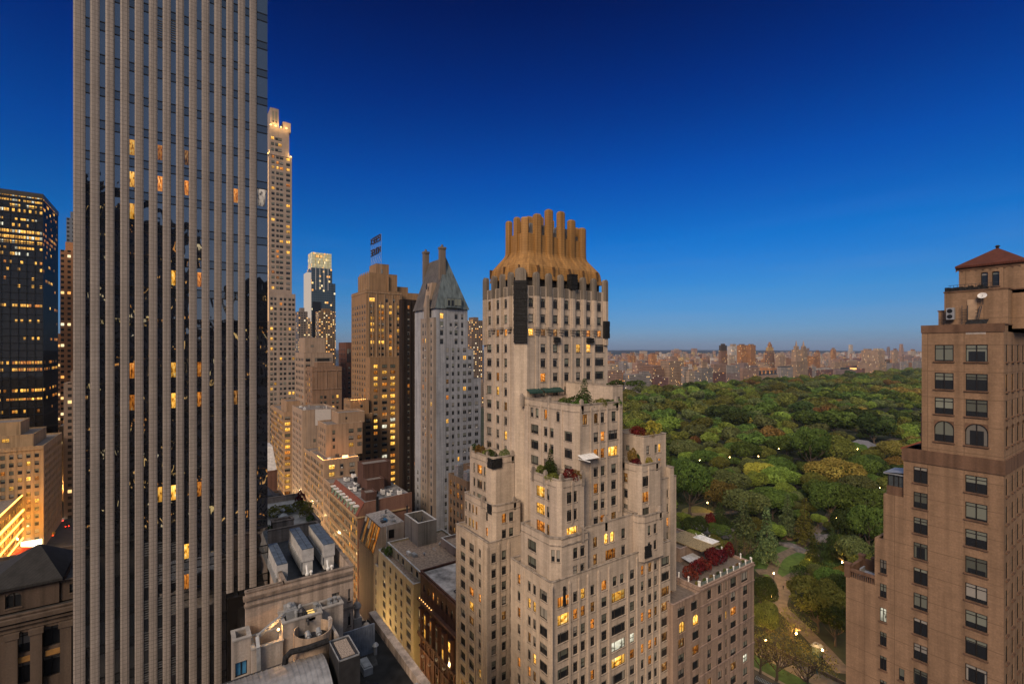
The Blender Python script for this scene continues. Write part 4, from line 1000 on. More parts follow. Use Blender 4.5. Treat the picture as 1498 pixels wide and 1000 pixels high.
# terrace garden building and roofs behind
GBL = Bld('garden_terrace_building', 'pinkish stone building with a planted roof terrace behind the cooling towers', 'building', 80, 14, OLDST, OLDST2, BRONZE, roof=plain('pale_terrace_paving', (0.36, 0.34, 0.32), 0.9), lit=.1, seed=12)
GBL.mass(80, 98, 9.9, 18.6, -90, -27.3, par=0.9); GBL.mass(81.3, 83.0, 11.9, 14.9, -29, -26.6, par=.2); GBL.done()
DRB = Bld('low_roofed_building', 'low dark-roofed building with four white vents beyond the roof garden', 'building', 99, 14, wallmat('sooty_brick', (0.12, 0.08, 0.06)), None, BRONZE, roof=plain('black_roof', (0.035, 0.035, 0.037), 0.8), lit=.1, seed=13)
DRB.mass(99, 116, 9.9, 18.4, -90, -31.0, par=.3)
mb = MB(); mb.prism([(-114, 11), (-101, 11), (-101, 17.5), (-114, 17.5)], -31.2, -28.2, 0, None, [(-112, 13.8), (-103, 13.8), (-103, 15), (-112, 15)]); mb.obj('roof', plain('slate', (0.05, 0.05, 0.052), 0.7), DRB.root)
DRB.done()
for i in range(4):
    mb = MB(); n = 15.0 + i * .85; mb.cyl(-99.6, n, -31, -29.6, .26, n=10); mb.cyl(-99.6, n, -29.6, -29.3, .34, n=10)
    top('roof_vent', 'white roof vent, one of four in a row beyond the roof garden', 'vent', mb, WHITE, 'four white roof vents')
RBW = Bld('red_brick_building', 'narrow red brick building squeezed beside the ribbed skyscraper', 'building', 118, 14, wallmat('dull_red_brick', (0.20, 0.10, 0.07), brick=2), None, BRONZE, lit=.1, seed=14)
RBW.mass(118, 136, 4, 18.2, -90, -27, E=[(ev(4, 1.0, '1h'), rows(-30, 8), 1.7)], par=.8)
mb = MB(); mb.prism([(-130, 13), (-118.5, 13), (-118.5, 18.2), (-130, 18.2)], -27, -22.5, 0, None, [(-129, 17), (-124, 17), (-124, 18.1), (-129, 18.1)]); mb.obj('bulkhead', plain('pale_bulkhead', (0.5, .46, .42), .8), RBW.root)
RBW.done()

# ------------------------------------------------------------------ foreground roofscape, bottom centre
STUC = wallmat('pale_stucco', (0.40, 0.35, 0.31), stain=0.55)
PH = Bld('plant_building', 'pale stucco plant building with pipes, hoods and a blue window', 'building', 56.7, 8, STUC, plain('lead_coping', (0.30, 0.28, 0.26), .7), BRONZE, roof=plain('pebble_roof', (0.14, 0.11, 0.09), 0.95, var=.5, scale=6), lit=0, blind=0, seed=17)
PH.mass(56.7, 59.6, 6.35, 9.3, -60, -31.4, par=1.4)
PH.mass(57.5, 59.7, 4.7, 6.34, -60, -30.35, par=.5, E=[([(0.45, 1.1, '2', 1.5)], [-33.4], 1.5)])
PH.mass(57.0, 59.8, 9.31, 13.4, -60, -29.8, par=.5); PH.mass(57.9, 59.8, 13.41, 16.0, -60, -29.9, par=.5)
PH.done()
BLUEG = plain('blue_lit_blind', (0.06, 0.22, 0.42), 0.3)
for o in PH.root.children:
    if o.name.startswith('window') and len(o.material_slots) == 3: o.material_slots[2].material = BLUEG
tank = empty('fan_cylinder', (-55.6, 12.1, H - 35.5), 'round pale fan housing with twin motors, rust streaked', 'fan housing')
mb = MB(); n = 36
for j in range(n):
    a, b = 6.28318 * j / n, 6.28318 * (j + 1) / n
    def q(r, t, z): return (-55.6 + r * math.cos(t), 12.1 + r * math.sin(t), z)
    mb.quad([q(1.95, a, -35.5), q(1.95, b, -35.5), q(1.95, b, -30.5), q(1.95, a, -30.5)]); mb.quad([q(1.95, a, -30.5), q(1.95, b, -30.5), q(1.83, b, -30.5), q(1.83, a, -30.5)])
    mb.quad([q(1.83, a, -30.5), q(1.83, b, -30.5), q(1.83, b, -31.7), q(1.83, a, -31.7)])
mb.obj('drum', wallmat('rusty_stucco', (0.42, 0.31, 0.22), stain=0.6), tank)
mb = MB(); mb.cyl(-55.6, 12.1, -32.2, -31.65, 1.82, n=30); mb.obj('deck', NET, tank)
mb = MB(); mb.cyl(-55.6, 12.1, -31.64, -31.2, .75, .7, n=18); mb.obj('fan_hub', METAL_D, tank)
for s in (-.55, .55):
    mb = MB(); mb.tube((-55.0, 12.1 + s, -31.0), (-55.7, 12.1 + s, -30.75), .33, .26, n=10); mb.tube((-55.0, 12.1 + s, -31.0), (-54.8, 12.1 + s, -31.08), .2, .18, n=10); mb.obj('motor', METAL_G, tank)
# black duct over the drum and elbow
mb = MB()
def at_(px, py, w): n = nE(px, w); return (-w, n, zat(py, w, n))
dp_ = [at_(481, 936, 53.2), at_(450, 947, 53.5), at_(426, 953, 53.9), at_(418, 961, 54.0), at_(415, 985, 54.3)]
for a, b in zip(dp_, dp_[1:]): mb.tube(a, b, .3, n=8)
for p in dp_[1:-1]: mb.ball(*p, .31, n=8)
top('black_duct', 'black duct bending over the rim of the round fan housing', 'duct', mb, NET)
mb = MB(); mb.tube((-58.6, 10.6, -29.0), (-57.2, 6.9, -30.4), .24, n=4); mb.tube((-57.2, 6.9, -30.4), (-56.4, 6.9, -31.2), .24, n=4); mb.tube((-56.4, 6.9, -31.2), (-56.35, 6.95, -34.0), .25, n=4); mb.tube((-58.6, 10.6, -29.0), (-58.6, 10.6, -30.2), .3, n=4)
top('square_duct', 'grey square duct running down across the pale plant building', 'duct', mb, METAL_G)
for i, (w, n, r, hh) in enumerate(((58.7, 10.3, .34, 1.5), (58.0, 10.9, .28, .9), (58.2, 11.3, .2, 1.25))):
    mb = MB(); mb.cyl(-w, n, -30.3, -30.3 + hh, r * .7, n=12); mb.cyl(-w, n, -30.3 + hh, -30.0 + hh, r, r * .75, n=12)
    top('roof_hood', ['tall mushroom vent against the stone wall', 'squat round vent with open top on the pebble roof', 'slim grey vent pipe on the pebble roof'][i], 'vent', mb, METAL_G, 'vents on the plant building')
mb = MB(); mb.box(57.7, 58.7, 12.0, 12.9, -30.3, -29.95, 1); mb.box(57.8, 58.6, 12.1, 12.8, -29.95, -29.86, 0)
top('skylight', 'glowing yellow skylight on the pebble roof', 'skylight', mb, [emis('skylight_glow', (1, .62, .18), 1.0), METAL_D])
mb = MB(); mb.box(57.0, 57.5, 11.7, 12.7, -30.3, -30.0); mb.ball(-57.4, 12.2, -30.0, .42, .3)
top('dome_vent', 'grey domed vent beside the glowing skylight', 'vent', mb, METAL_G)
for i, (w, n) in enumerate(((58.3, 13.0), (58.5, 14.6), (58.6, 15.2))):
    mb = MB(); mb.box(w - .3, w + .3, n - .25, n + .25, -30.4, -29.6); mb.cyl(-w, n, -29.6, -29.2, .2, .3, n=10)
    top('roof_fan', ['upright grey fan unit right of the skylight', 'low grey fan unit in the sunken corner of the pebble roof', 'second low fan unit in the sunken corner of the pebble roof, beside the parapet'][i], 'fan', mb, METAL_G, 'fan units on the pebble roof')
lamp = empty('wall_lamp', (-57.3, 8.95, H - 30.6), 'small glowing wall lamp lighting the plant building orange', 'lamp')
mb = MB(); mb.ball(-57.3, 8.95, -30.35, .13); mb.obj('bulb', emis('sodium_bulb', (1, .50, .12), 14), lamp)
mb = MB(); mb.tube((-57.3, 8.95, -30.5), (-57.3, 8.95, -31.3), .03); mb.obj('stem', METAL_D, lamp)
def glow(x, y, z, e, c=(1, .50, .16), r=.12):
    l = bpy.data.lights.new('lamp_light', 'POINT'); l.energy = e; l.color = c; l.shadow_soft_size = r
    o = bpy.data.objects.new('lamp_light', l); COL.objects.link(o); o.location = (x, y, z + H); return o
glow(-57.05, 8.95, -30.2, 75)
glow(-55.0, 9.6, -33.2, 35)
# barrel roof, gravel topped shaft, corrugated wall, black roof
BM = MB(); n = 16; w_c, R_, z_c = 52.2, 5.2, -37.3
prof = [(w_c - R_ * math.sin(t), z_c + R_ * math.cos(t)) for t in [rad(-35 + 125 * i / n) for i in range(n + 1)]]
for (wa, za), (wb, zb) in zip(prof, prof[1:]): BM.quad([(-wa, -2, za), (-wb, -2, zb), (-wb, 12.6, zb), (-wa, 12.6, za)], 0)
BM.quad([(-w, 12.6, z) for w, z in prof] + [(-prof[-1][0], 12.6, -46), (-prof[0][0], 12.6, -46)], 1)
BR = empty('barrel_roof_building', (-52, 5, 0), 'building with a curved ribbed metal barrel roof', 'building')
BM.obj('roof', [plain('ribbed_zinc', (0.27, 0.265, 0.27), 0.45, 0.35), METAL_G], BR)
for k in range(30):
    mb = MB(); y = -1.9 + k * .49
    for (wa, za), (wb, zb) in zip(prof, prof[1:]): mb.quad([(-wa - .0, y, za + .05), (-wb, y, zb + .05), (-wb, y + .06, zb + .05), (-wa, y + .06, za + .05)]); mb.quad([(-wa, y, za), (-wb, y, zb), (-wb, y, zb + .05), (-wa, y, za + .05)])
    mb.obj('seam', plain('ribbed_zinc', (0, 0, 0)), BR)
mb = MB(); mb.box(46.6, 56, -2, 12.5, -90, -37.7); mb.obj('wall', STUC, BR)
mb = MB(); mb.box(55.0, 55.4, -2, 9.6, -34.7, -33.0); mb.obj('parapet', METAL_D, BR)
mb = MB(); mb.cyl(-48.2, 10.2, -35.0, -33.4, .38, n=12); mb.ball(-48.2, 10.2, -33.3, .45, .3)
top('turbine_vent', 'squat grey vent sitting on the barrel roof', 'vent', mb, METAL_G)
SH = empty('gravel_topped_shaft', (-51.4, 14.3, 0), 'dark square shaft with a gravel top beside the barrel roof', 'shaft')
mb = MB(); mb.box(49.4, 53.4, 13.25, 15.35, -60, -31.3); mb.obj('wall', plain('charcoal_cladding', (0.03, 0.03, 0.032), .5), SH)
mb = MB(); mb.box(49.4, 53.4, 13.25, 13.32, -31.3, -31.15); mb.obj('rim', METAL_G, SH)
for a, b, c, d in ((49.4, 49.47, 13.25, 15.35), (53.33, 53.4, 13.25, 15.35), (49.4, 53.4, 15.28, 15.35)):
    mb = MB(); mb.box(a, b, c + .001, d - .001, -31.3, -31.16); mb.obj('rim', METAL_G, SH)
mb = MB(); mb.box(49.85, 53.0, 13.65, 14.95, -31.3, -31.22); mb.obj('gravel_bed', plain('pea_gravel', (0.27, 0.22, 0.18), .95, var=.6, scale=9), SH)
mb = MB(); mb.box(55.3, 56.0, 13.8, 14.1, -36, -29.9); mb.box(53.5, 56.0, 14.1, 14.35, -36, -31.0)
top('parapet_wall', 'pale sloping parapet wall between fan housing and gravel shaft', 'wall', mb, STUC)
mb = MB()
k = 0
for i in range(26):
    a = 15.9 + i * .15
    mb.quad([(-58, a, -37), (-58 + (.05 if i % 2 else 0), a + .03, -37), (-58 + (.05 if i % 2 else 0), a + .03, -33.6), (-58, a, -33.6)]); mb.quad([(-58 + (.05 if i % 2 else 0), a + .03, -37), (-58 + (.05 if i % 2 else 0), a + .15, -37), (-58 + (.05 if i % 2 else 0), a + .15, -33.6), (-58 + (.05 if i % 2 else 0), a + .03, -33.6)])
mb.box(58.02, 58.2, 15.9, 19.8, -37, -33.55)
top('corrugated_screen', 'blue-grey corrugated screen wall above the black roof', 'screen', mb, plain('blue_grey_corrugated', (0.14, 0.165, 0.21), .5, .2))
FR = empty('flat_black_roof_building', (-54, 18, 0), 'building with a flat black roof and a pale stone parapet by the street', 'building')
mb = MB(); mb.box(40, 66, 15.5, 22.6, -90, -37.4); mb.obj('wall', OLDST2, FR)
mb = MB(); mb.quad([(-66, 15.5, -37.3), (-40, 15.5, -37.3), (-40, 21.6, -37.3), (-66, 21.6, -37.3)]); mb.obj('roof', plain('wet_black_roof', (0.013, 0.013, 0.013), .9, var=.7, scale=.7), FR)
for k, (w, n, a, b) in enumerate(((58, 19, 2.2, 1.0), (52, 17.5, 1.8, .9), (47, 20, 2.6, 1.1), (62, 17, 1.5, .8))):
    mb = MB(); mb.quad([(-w + a * math.cos(j * .524) * (1 + .25 * math.sin(j * 2.3 + k)), n + b * math.sin(j * .524) * (1 + .25 * math.cos(j * 1.9)), -37.29) for j in range(12)]); mb.obj('roof_patch', plain('puddle', (.02, .02, .021), .08) if k % 2 else plain('patched_felt', (.045, .044, .043), .9, var=.4), FR)
for k in range(13):
    mb = MB(); a = 40 + k * 2; mb.box(a + .012, a + 1.99, 21.7, 22.65, -37.39, -36.35); mb.obj('coping_stone', OLDST, FR)
for i, (w, n, zb) in enumerate(((61.7, 18.75, -34.1), (60.2, 19.5, -36.3))):
    mb = MB(); mb.box(w - .5, w + .5, n - .5, n + .5, zb - 4, zb); mb.cyl(-w, n, zb, zb + .8, .32, .3, 10); mb.cyl(-w, n, zb + .8, zb + 1.3, .3, .5, 10); mb.cyl(-w, n, zb + 1.3, zb + 1.55, .55, .5, 10); mb.ball(-w, n, zb + 1.6, .42, .35); mb.cyl(-w, n, zb + 1.9, zb + 2.25, .1, .05, 6)
    top('stone_urn', ['carved stone urn on a pier at the stone building corner, upper of two', 'carved stone urn on a pier, lower of two, above the corrugated screen'][i], 'urn', mb, wallmat('grey_stone', (.33, .30, .27)), 'stone urns')

# ------------------------------------------------------------------ old palace-like building, bottom left
CB = Bld('pilastered_building', 'dark classical stone building with pilasters and a slate pyramid roof', 'building', 85, -18, wallmat('shade_dimmed_sandstone', (0.115, 0.082, 0.062), stain=.45), wallmat('shade_dimmed_sandstone_trim', (0.13, .095, .072)), BRONZE, lit=0, blind=.1, seed=21, roof=plain('dark_lead_roof', (0.05, .047, .045), .7))  # stone colour lowered to carry the shade it stands in
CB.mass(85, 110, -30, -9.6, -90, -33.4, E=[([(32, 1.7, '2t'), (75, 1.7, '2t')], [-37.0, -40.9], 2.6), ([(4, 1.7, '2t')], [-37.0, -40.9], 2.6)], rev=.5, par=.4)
for z, h, p in ((-34.1, .5, .5), (-34.7, .3, .25), (-35.3, .2, .12)): CB.band(85, 108, -30, -9.6, z, h, p)
for px in (18, 54, 97):
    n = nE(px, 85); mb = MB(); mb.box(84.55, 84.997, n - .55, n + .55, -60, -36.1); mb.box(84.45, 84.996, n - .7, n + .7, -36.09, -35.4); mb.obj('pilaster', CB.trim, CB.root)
for px in (37, 79):
    n = nE(px, 85); mb = MB(); mb.box(84.8, 84.997, n - .8, n + .8, -39.35, -38.7); mb.obj('spandrel_panel', plain('gilt_panel', (.30, .16, .05), .6), CB.root)
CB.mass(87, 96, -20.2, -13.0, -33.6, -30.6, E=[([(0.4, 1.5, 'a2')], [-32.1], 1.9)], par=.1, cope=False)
mb = MB(); q = [(-97, -20.6), (-86.5, -20.6), (-86.5, -12.6), (-97, -12.6)]; mb.prism(q, -30.62, -30.3); mb.prism(q, -30.3, -27.0, 0, None, [(-92.2, -16.0), (-91.8, -16.0), (-91.8, -15.6), (-92.2, -15.6)])
mb.obj('pyramid_roof', wallmat('dark_slate', (.035, .034, .034), joint=(.5, 50, .05), stain=.3), CB.root)
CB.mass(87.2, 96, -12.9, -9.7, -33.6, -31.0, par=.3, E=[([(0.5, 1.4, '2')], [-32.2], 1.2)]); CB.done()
mb = MB(); mb.box(95, 97, -24.5, -22.0, -33.5, -29.2); top('chimney_stack', 'broad stone chimney stack left of the slate pyramid roof', 'chimney', mb, wallmat('shade_dimmed_sandstone', (0, 0, 0)))
wl0 = gnd(10, 985, 51)
mb = MB(); mb.quad([(-56, -19, -39.5), (-52, -19, -40.2), (-52, -12.9, -40.2), (-56, -12.9, -39.5)]); mb.box(52, 56, -19, -12.9, -41.5, -40.25)
mb.quad([(-56, -12.9, -39.5), (-52, -12.9, -40.2), (-52, -12.9, -41.5), (-56, -12.9, -41.5)]); mb.box(52.2, 55.8, -18.8, -13.1, -90, -41.5)
top('pale_metal_roof', 'pale sheet metal roof in the bottom left corner', 'roof', mb, plain('pale_zinc', (.30, .30, .30), .5, .3))
mb = MB(); mb.quad([(-60, -14.5, -39.0), (-53, -14.5, -40.7), (-53, -9.9, -40.7), (-60, -9.9, -39.0)]); mb.quad([(-53, -14.5, -40.7), (-53, -9.9, -40.7), (-53, -9.9, -42), (-53, -14.5, -42)])
for k in range(6): mb.box(53.05, 59.9, -14.4 + k * .85, -14.3 + k * .85, -42, -41.0)
mb.box(53.2, 59.9, -14.3, -10, -90, -41.2)
top('black_glass_canopy', 'black glazed canopy roof beside the foot of the ribbed skyscraper', 'canopy', mb, plain('black_glazing', (.02, .02, .022), .25))
# ------------------------------------------------------------------ north side of the street, near to far
def box_on(b, name, w0, w1, n0, n1, z0, z1, m):
    mb = MB(); mb.box(w0, w1, n0, n1, z0, z1); return mb.obj(name, m, b.root)
FRW = plain('window_frame_pale', (0.30, 0.26, 0.21), .7)
YEL = wallmat('yellow_buff_brick', (0.48, 0.40, 0.25), stain=.2)
PINK = wallmat('pinkish_render', (0.40, 0.27, 0.21), stain=.3)
YB = Bld('yellow_apartment_building', 'buff yellow apartment house with white-edged roof terrace beside the dark brown building', 'apartment house', 119, 51, YEL, wallmat('white_coping', (.55, .53, .50)), FR_BROWN, lit=.10, litmix='yydo', blind=.3, seed=31, roof=plain('tan_roof', (.27, .20, .15), .9, var=.4))
YB.wsc = 1.2
yr = rows(-64.5, 9, 3.05)
YB.mass(119, 146, 51, 63, -90, -62, S=[([(562, 1.9, '2'), (571, 1.3, '1h'), (579, 1.3, '1h'), (587, 1.3, '1h'), (597.5, 2.6, '3')], yr, 1.8)], par=.5)
YB.mass(119.2, 144, 53.2, 72, -62.4, -59.6, S=[([(0.12, 1.1, '1h'), (0.35, 1.1, '1h'), (0.5, 1.3, '2'), (0.75, 1.1, '1h'), (.9, 1.2, '2')], [-61.0], 1.7)], par=.5)
YB.mass(146.1, 152.5, 51.4, 60, -90, -68, S=[([(0.4, 1.5, '2')], rows(-70.5, 7, 3.05), 1.7)], m=0, par=.5)
box_on(YB, 'pink_end_wall', 145.7, 146.05, 51.05, 53, -90, -66.5, PINK)
YB.done()
SHM = wallmat('stained_concrete', (.23, .21, .185), joint=(3.0, 3.4, .04), stain=.45)
WT = Bld('rooftop_tank_house', 'square open-topped concrete shaft with white rim standing on the yellow apartment house roof', 'rooftop shaft', 136.5, 60, SHM, wallmat('white_coping', (0, 0, 0)), FR_BROWN, lit=0, seed=32, blind=0)
WT.mass(136.5, 147, 60, 66.2, -64, -53, S=[([(0.12, .9, '1'), (.5, .9, '1'), (.75, .9, '1')], [-61.3], 2.2)], par=5.5, pt=.45)
WT.done()
mb = MB(); mb.tube((-139, 61, -58.5), (-144, 65, -53.8), .2); mb.tube((-139, 65, -58.5), (-143, 62, -53.5), .15); mb.tube((-147.4, 61, -58), (-147.4, 61, -50.5), .25); mb.tube((-141, 66.6, -58), (-141, 66.6, -50), .3)
top('flue_pipes', 'dark steel props and flues inside the open-topped concrete shaft', 'pipes', mb, METAL_D)
LP = Bld('stepped_penthouse', 'pinkish-grey stepped penthouse with white coping behind the dark brown building', 'penthouse', 112, 63, wallmat('pink_grey_render', (.30, .235, .20), stain=.4), wallmat('white_coping', (0, 0, 0)), FR_BROWN, lit=0, seed=33, roof=plain('tan_roof', (0, 0, 0)))
LP.mass(118, 133, 66, 84, -75, -57.5, S=[([(.2, 1.0, '1h'), (.6, 1.2, '2')], [-60.5], 2.0)], par=.8)
LP.mass(106, 118, 71, 88, -75, -57.9, par=.8, S=[([(.5, .9, '1')], [-61.0], 1.4)])
LP.mass(97, 106, 67, 84, -75, -62.5, par=.6, S=[([(.5, 1.0, '1')], [-65], 2)]); LP.done()
# shrub bed is added with the terrace plants
DKB = wallmat('dark_red_sandstone', (0.105, 0.05, 0.035), stain=.45)
DKT = wallmat('dark_red_terracotta', (0.14, 0.065, 0.045), stain=.4)
BB = Bld('brown_ornate_building', 'dark red-brown ornate town building with bays and a pale gravel roof', 'town building', 95, 51, DKB, DKT, BRONZE, lit=.22, litmix='oydo', blind=.2, seed=34, roof=plain('pale_gravel_roof', (.36, .335, .31), .95, var=.55, scale=.5), cap=60)
BB.mass(95, 114.5, 51, 64, -63.4, -56.6, S=[(ev(7, 1.0, '1h'), [-60.2], 2.0)], par=.45)
BB.acs = .4; bays = [(.0, .14), (.2, .34), (.4, .54), (.6, .74), (.8, .94)]
BB.mass(95, 114.5, 50.9, 64, -90, -63.42, S=[([(a + .105, 1.1, '1h') for a, b in bays] + [(a + .07 + .1 - .1, .01, 'n') for a, b in ()], rows(-66.6, 7, 3.3), 2.3)], par=.1, cope=False)
for i in range(6):
    u = 1.6 + i * 3.25
    for k in range(2):
        mb = MB(); w1 = 114.5 - u; z = -66.9 - 3.3 * k * 1.0
        q = [(-w1 - .85, 50.88), (-w1 - .55, 50.0), (-w1 + .55, 50.0), (-w1 + .85, 50.88)]
        mb.prism(q, z - 1.6, z + 1.55); mb.prism([(x * 1, y - .12 if y < 50.5 else y) for x, y in q], z + 1.56, z + 1.75)
        mb.obj('oriel_bay', DKT, BB.root)
        g = MB(); 
        g.quad([(-w1 - .42, 49.985, z - .9), (-w1 + .42, 49.985, z - .9), (-w1 + .42, 49.985, z + 1.2), (-w1 - .42, 49.985, z + 1.2)], 0, [(0, 0), (.99, 0), (.99, 1), (0, 1)])
        g.obj('window', GM['y' if (i * 3 + k * 5) % 7 in (1, 3) else ('o' if (i + k) % 5 == 2 else 'k')], BB.root)
for z, h, p in ((-63.6, .5, .9), (-72.2, .6, .8), (-75.6, .35, .4), (-57.2, .3, .3)): BB.band(95, 114.5, 50.9, 64, z, h, p)
for k in range(26):
    mb = MB(); x = 114.0 - k * .74; mb.box(x - .16, x + .16, 50.2, 50.89, -72.7, -72.2); mb.obj('bracket', DKT, BB.root)
for k in range(8):
    mb = MB(); x = 113.6 - k * 2.55; mb.box(x - .22, x + .22, 50.6, 50.897, -90, -72.8); mb.obj('pilaster', DKT, BB.root)
BB.done()
mb = MB()
for k in range(7): mb.ball(-113.6 + k * 1.15, 50.35, -63.0, .1, n=6, h=4)
tag(mb.obj('lamp_string', emis('string_bulb', (1, .5, .15), 5)), 'string of small warm bulbs along the ledge of the dark brown building', 'lights')
# slanted glass house
SG = empty('slanted_glass_house', (-150, 51, 0), 'white house with a slanted amber glass studio front, seen between brick gable and yellow apartments', 'house')
WHB = wallmat('white_render', (.42, .36, .32), stain=.3)
mb = MB(); prof = [(50.9, -90), (50.9, -65), (53.2, -56.8), (61, -56.4), (61, -90)]
for w in (150, 165): mb.quad([(-w, n, z) for n, z in prof], 0)
mb.quad([(-150, 50.9, -90), (-165, 50.9, -90), (-165, 50.9, -65), (-150, 50.9, -65)], 1)
mb.obj('wall', [WHB, wallmat('dark_lower_wall', (.10, .07, .05))], SG)
mb = MB(); mb.quad([(-165, 53.2, -56.8), (-150, 53.2, -56.8), (-150, 61, -56.4), (-165, 61, -56.4)]); mb.obj('roof', plain('grey_felt', (.25, .23, .22), .9, var=.4), SG)
for k in range(7):
    a, b = 150.3 + k * 2.1, 152.1 + k * 2.1
    mb = MB(); mb.quad([(-b, 50.86, -64.7), (-a, 50.86, -64.7), (-a, 53.1, -57.1), (-b, 53.1, -57.1)], 0, [(k, 0), (k + .99, 0), (k + .99, 1), (k, 1)]); mb.obj('studio_pane', GM['o' if k in (0, 2) else ('d' if k % 2 else 'k')], SG)
    mb = MB(); mb.quad([(-b - .15, 50.8, -64.9), (-b + .1, 50.8, -64.9), (-b + .1, 53.05, -56.9), (-b - .15, 53.05, -56.9)]); mb.obj('glazing_bar', BRONZE, SG)
mb = MB(); mb.box(149.9, 149.996, 55.8, 57.6, -60.9, -58.2); mb.obj('window', BLACKM, SG)
mb = MB(); mb.box(149.8, 149.993, 55.0, 55.25, -64, -57); mb.obj('downpipe', METAL_L, SG)
for i, (w, n) in enumerate(((152, 58), (154, 56), (156, 59), (158, 57))):
    mb = MB(); mb.box(w - .8, w + .8, n - .6, n + .6, -56.7, -55.8); mb.cyl(-w, n, -55.8, -55.6, .45, n=10)
    top('roof_unit', 'grey air handling box on the white house with slanted glass', 'roof unit', mb, plain('blue_plastic', (.05, .17, .33), .4) if i == 1 else METAL_G, 'boxes on the white house roof')
bpy.data.objects['roof_unit.001']['label'] = 'blue-topped box on the white house with slanted glass'
# mansard
MBR = wallmat('red_brown_brick', (0.23, 0.125, 0.092), stain=.25, brick=1.6)
MB_ = Bld('mansard_building', 'red-brown brick building with clay tile mansard and a row of pale green dormers', 'building', 167, 51, wallmat('ochre_brick', (.33, .20, .10), brick=1.6), wallmat('ochre_stone', (.42, .29, .16)), FR_BROWN, lit=.16, litmix='oody', blind=.2, seed=36, cap=95); MB_.rv = .05
MB_.mass(167.1, 204, 51, 70, -90, -58, S=[([(x, 1.5, '1h') for x in [.035 + .0547 * i for i in range(18)]], rows(-60.6, 9, 3.2), 2.0)], par=.1, cope=False)
MB_.band(167.1, 204, 51, 70, -58.4, .45, .5); MB_.band(167.1, 204, 51, 70, -69.4, .35, .3)
mb = MB(); mb.quad([(-167, 50.95, -90), (-167, 71, -90), (-167, 71, -52.7), (-167, 53.5, -53.4), (-167, 50.95, -57.9)]); mb.quad([(-166.9, 53.5, -53.4), (-166.9, 71, -52.7), (-167.5, 71, -52.7), (-167.5, 53.5, -53.4)])
mb.obj('party_wall', MBR, MB_.root)
mb = MB(); mb.quad([(-204, 50.8, -57.9), (-167.1, 50.8, -57.9), (-167.1, 53.4, -53.3), (-204, 53.4, -53.3)]); mb.obj('tiled_mansard', wallmat('clay_tiles', (.215, .075, .05), joint=(60, .28, .07), stain=.3), MB_.root)
mb = MB(); mb.quad([(-204, 53.4, -53.6), (-167.1, 53.4, -53.6), (-167.1, 71, -53.6), (-204, 71, -53.6)]); mb.obj('roof', plain('cluttered_roof', (.17, .165, .165), .9, var=.6, scale=.6), MB_.root)
GRD = plain('pale_green_copper', (.23, .33, .25), .6)
for k in range(8):
    w = 169.5 + k * 4.3
    mb = MB(); mb.box(w, w + 2.0, 50.9, 53.2, -57.7, -55.3); mb.obj('dormer', GRD, MB_.root)
    mb = MB(); mb.box(w - .15, w + 2.15, 50.6, 53.2, -55.29, -55.0); mb.obj('dormer_roof', METAL_L, MB_.root)
    mb = MB(); mb.quad([(-w - 1.7, 50.88, -57.3), (-w - .3, 50.88, -57.3), (-w - .3, 50.88, -55.6), (-w - 1.7, 50.88, -55.6)]); mb.obj('dormer_window', DARK, MB_.root)
MB_.done()
mb = MB(); mb.box(166.6, 166.996, 57.5, 58.3, -74, -52); top('black_flue', 'tall black flue running up the red-brown brick gable', 'flue', mb, NET)
BH = Bld('brick_bulkhead', 'dark brick lift tower with flat top on the mansard building roof', 'lift tower', 182, 57, wallmat('dark_bulkhead_brick', (.105, .055, .042), brick=1.6), None, BRONZE, lit=0, seed=37)
BH.mass(183, 190, 58, 69, -54, -44.0, S=[([(.3, .9, '1')], [-47], 1.4)], par=.5); BH.mass(178, 183, 58, 64.5, -54, -49.0, par=.4); BH.mass(169, 174, 54.4, 58.5, -54, -50.9, par=.3); BH.done()
rr = random.Random(4)
UNITN = ['boxy grey', 'low pale', 'squat silver', 'small dented', 'tall narrow']
for i in range(60):
    w, n = rr.uniform(169, 203), rr.uniform(54.4, 69)
    if 176 < w < 191 and n > 57 or 168 < w < 175 and n < 59.5: continue
    mb = MB(); a, b, h = rr.uniform(.4, 1.2), rr.uniform(.3, .9), rr.uniform(.5, 1.7)
    mb.box(w - a, w + a, n - b, n + b, -53.4, -53.4 + h, 0)
    mb.cyl(-w, n, -53.4 + h, -53.25 + h, min(a, b) * .8, n=10, m=1)
    mb.box(w - a, w - a + .2, n - b, n + b, -53.6, -53.39, 1); mb.box(w + a - .2, w + a, n - b, n + b, -53.6, -53.39, 1)
    top('roof_unit', 'grey and pale air handling unit crowded on the mansard roof', 'roof unit', mb, [[METAL_L, WHITE, WHITE, METAL_G, NET][i % 5], METAL_D], 'roof units crowded on the mansard roof')

# terraced brick house on the street corner
TAN = wallmat('tan_brick', (0.36, 0.245, 0.16), stain=.25)
TAN2 = wallmat('tan_trim', (.42, .31, .22), stain=.3)
S5 = Bld('terraced_apartment_house', 'tan brick apartment house with an orange-lit roof terrace railing', 'apartment house', 214, 51, TAN, TAN2, FR_BROWN, lit=.20, litmix='yyod', blind=.2, seed=40, litpx=[(481, 683, 'y'), (508, 679, 'y'), (516, 655, 'y')], tol=5); S5.rv = .05
S5.acs = .12; r5 = rows(-50.5, 12, 3.2)
S5.mass(214, 240, 51, 66, -90, -47.6, S=[(ev(11, 1.3, '1h'), r5, 1.9)], E=[([(.22, 2.4, '2'), (.5, 1.4, '1h'), (.8, 2.4, '2')], r5, 1.9)], par=.3)
S5.mass(222, 238, 54, 70, -48, -33.5, S=[(ev(4, 1.3, '1h'), rows(-36.5, 4, 3.2), 1.8)], E=[([(.2, 1.2, '1'), (.68, 2.2, '2'), (.92, 2, '2')], rows(-37, 3, 3.2), 1.8)], par=.6)
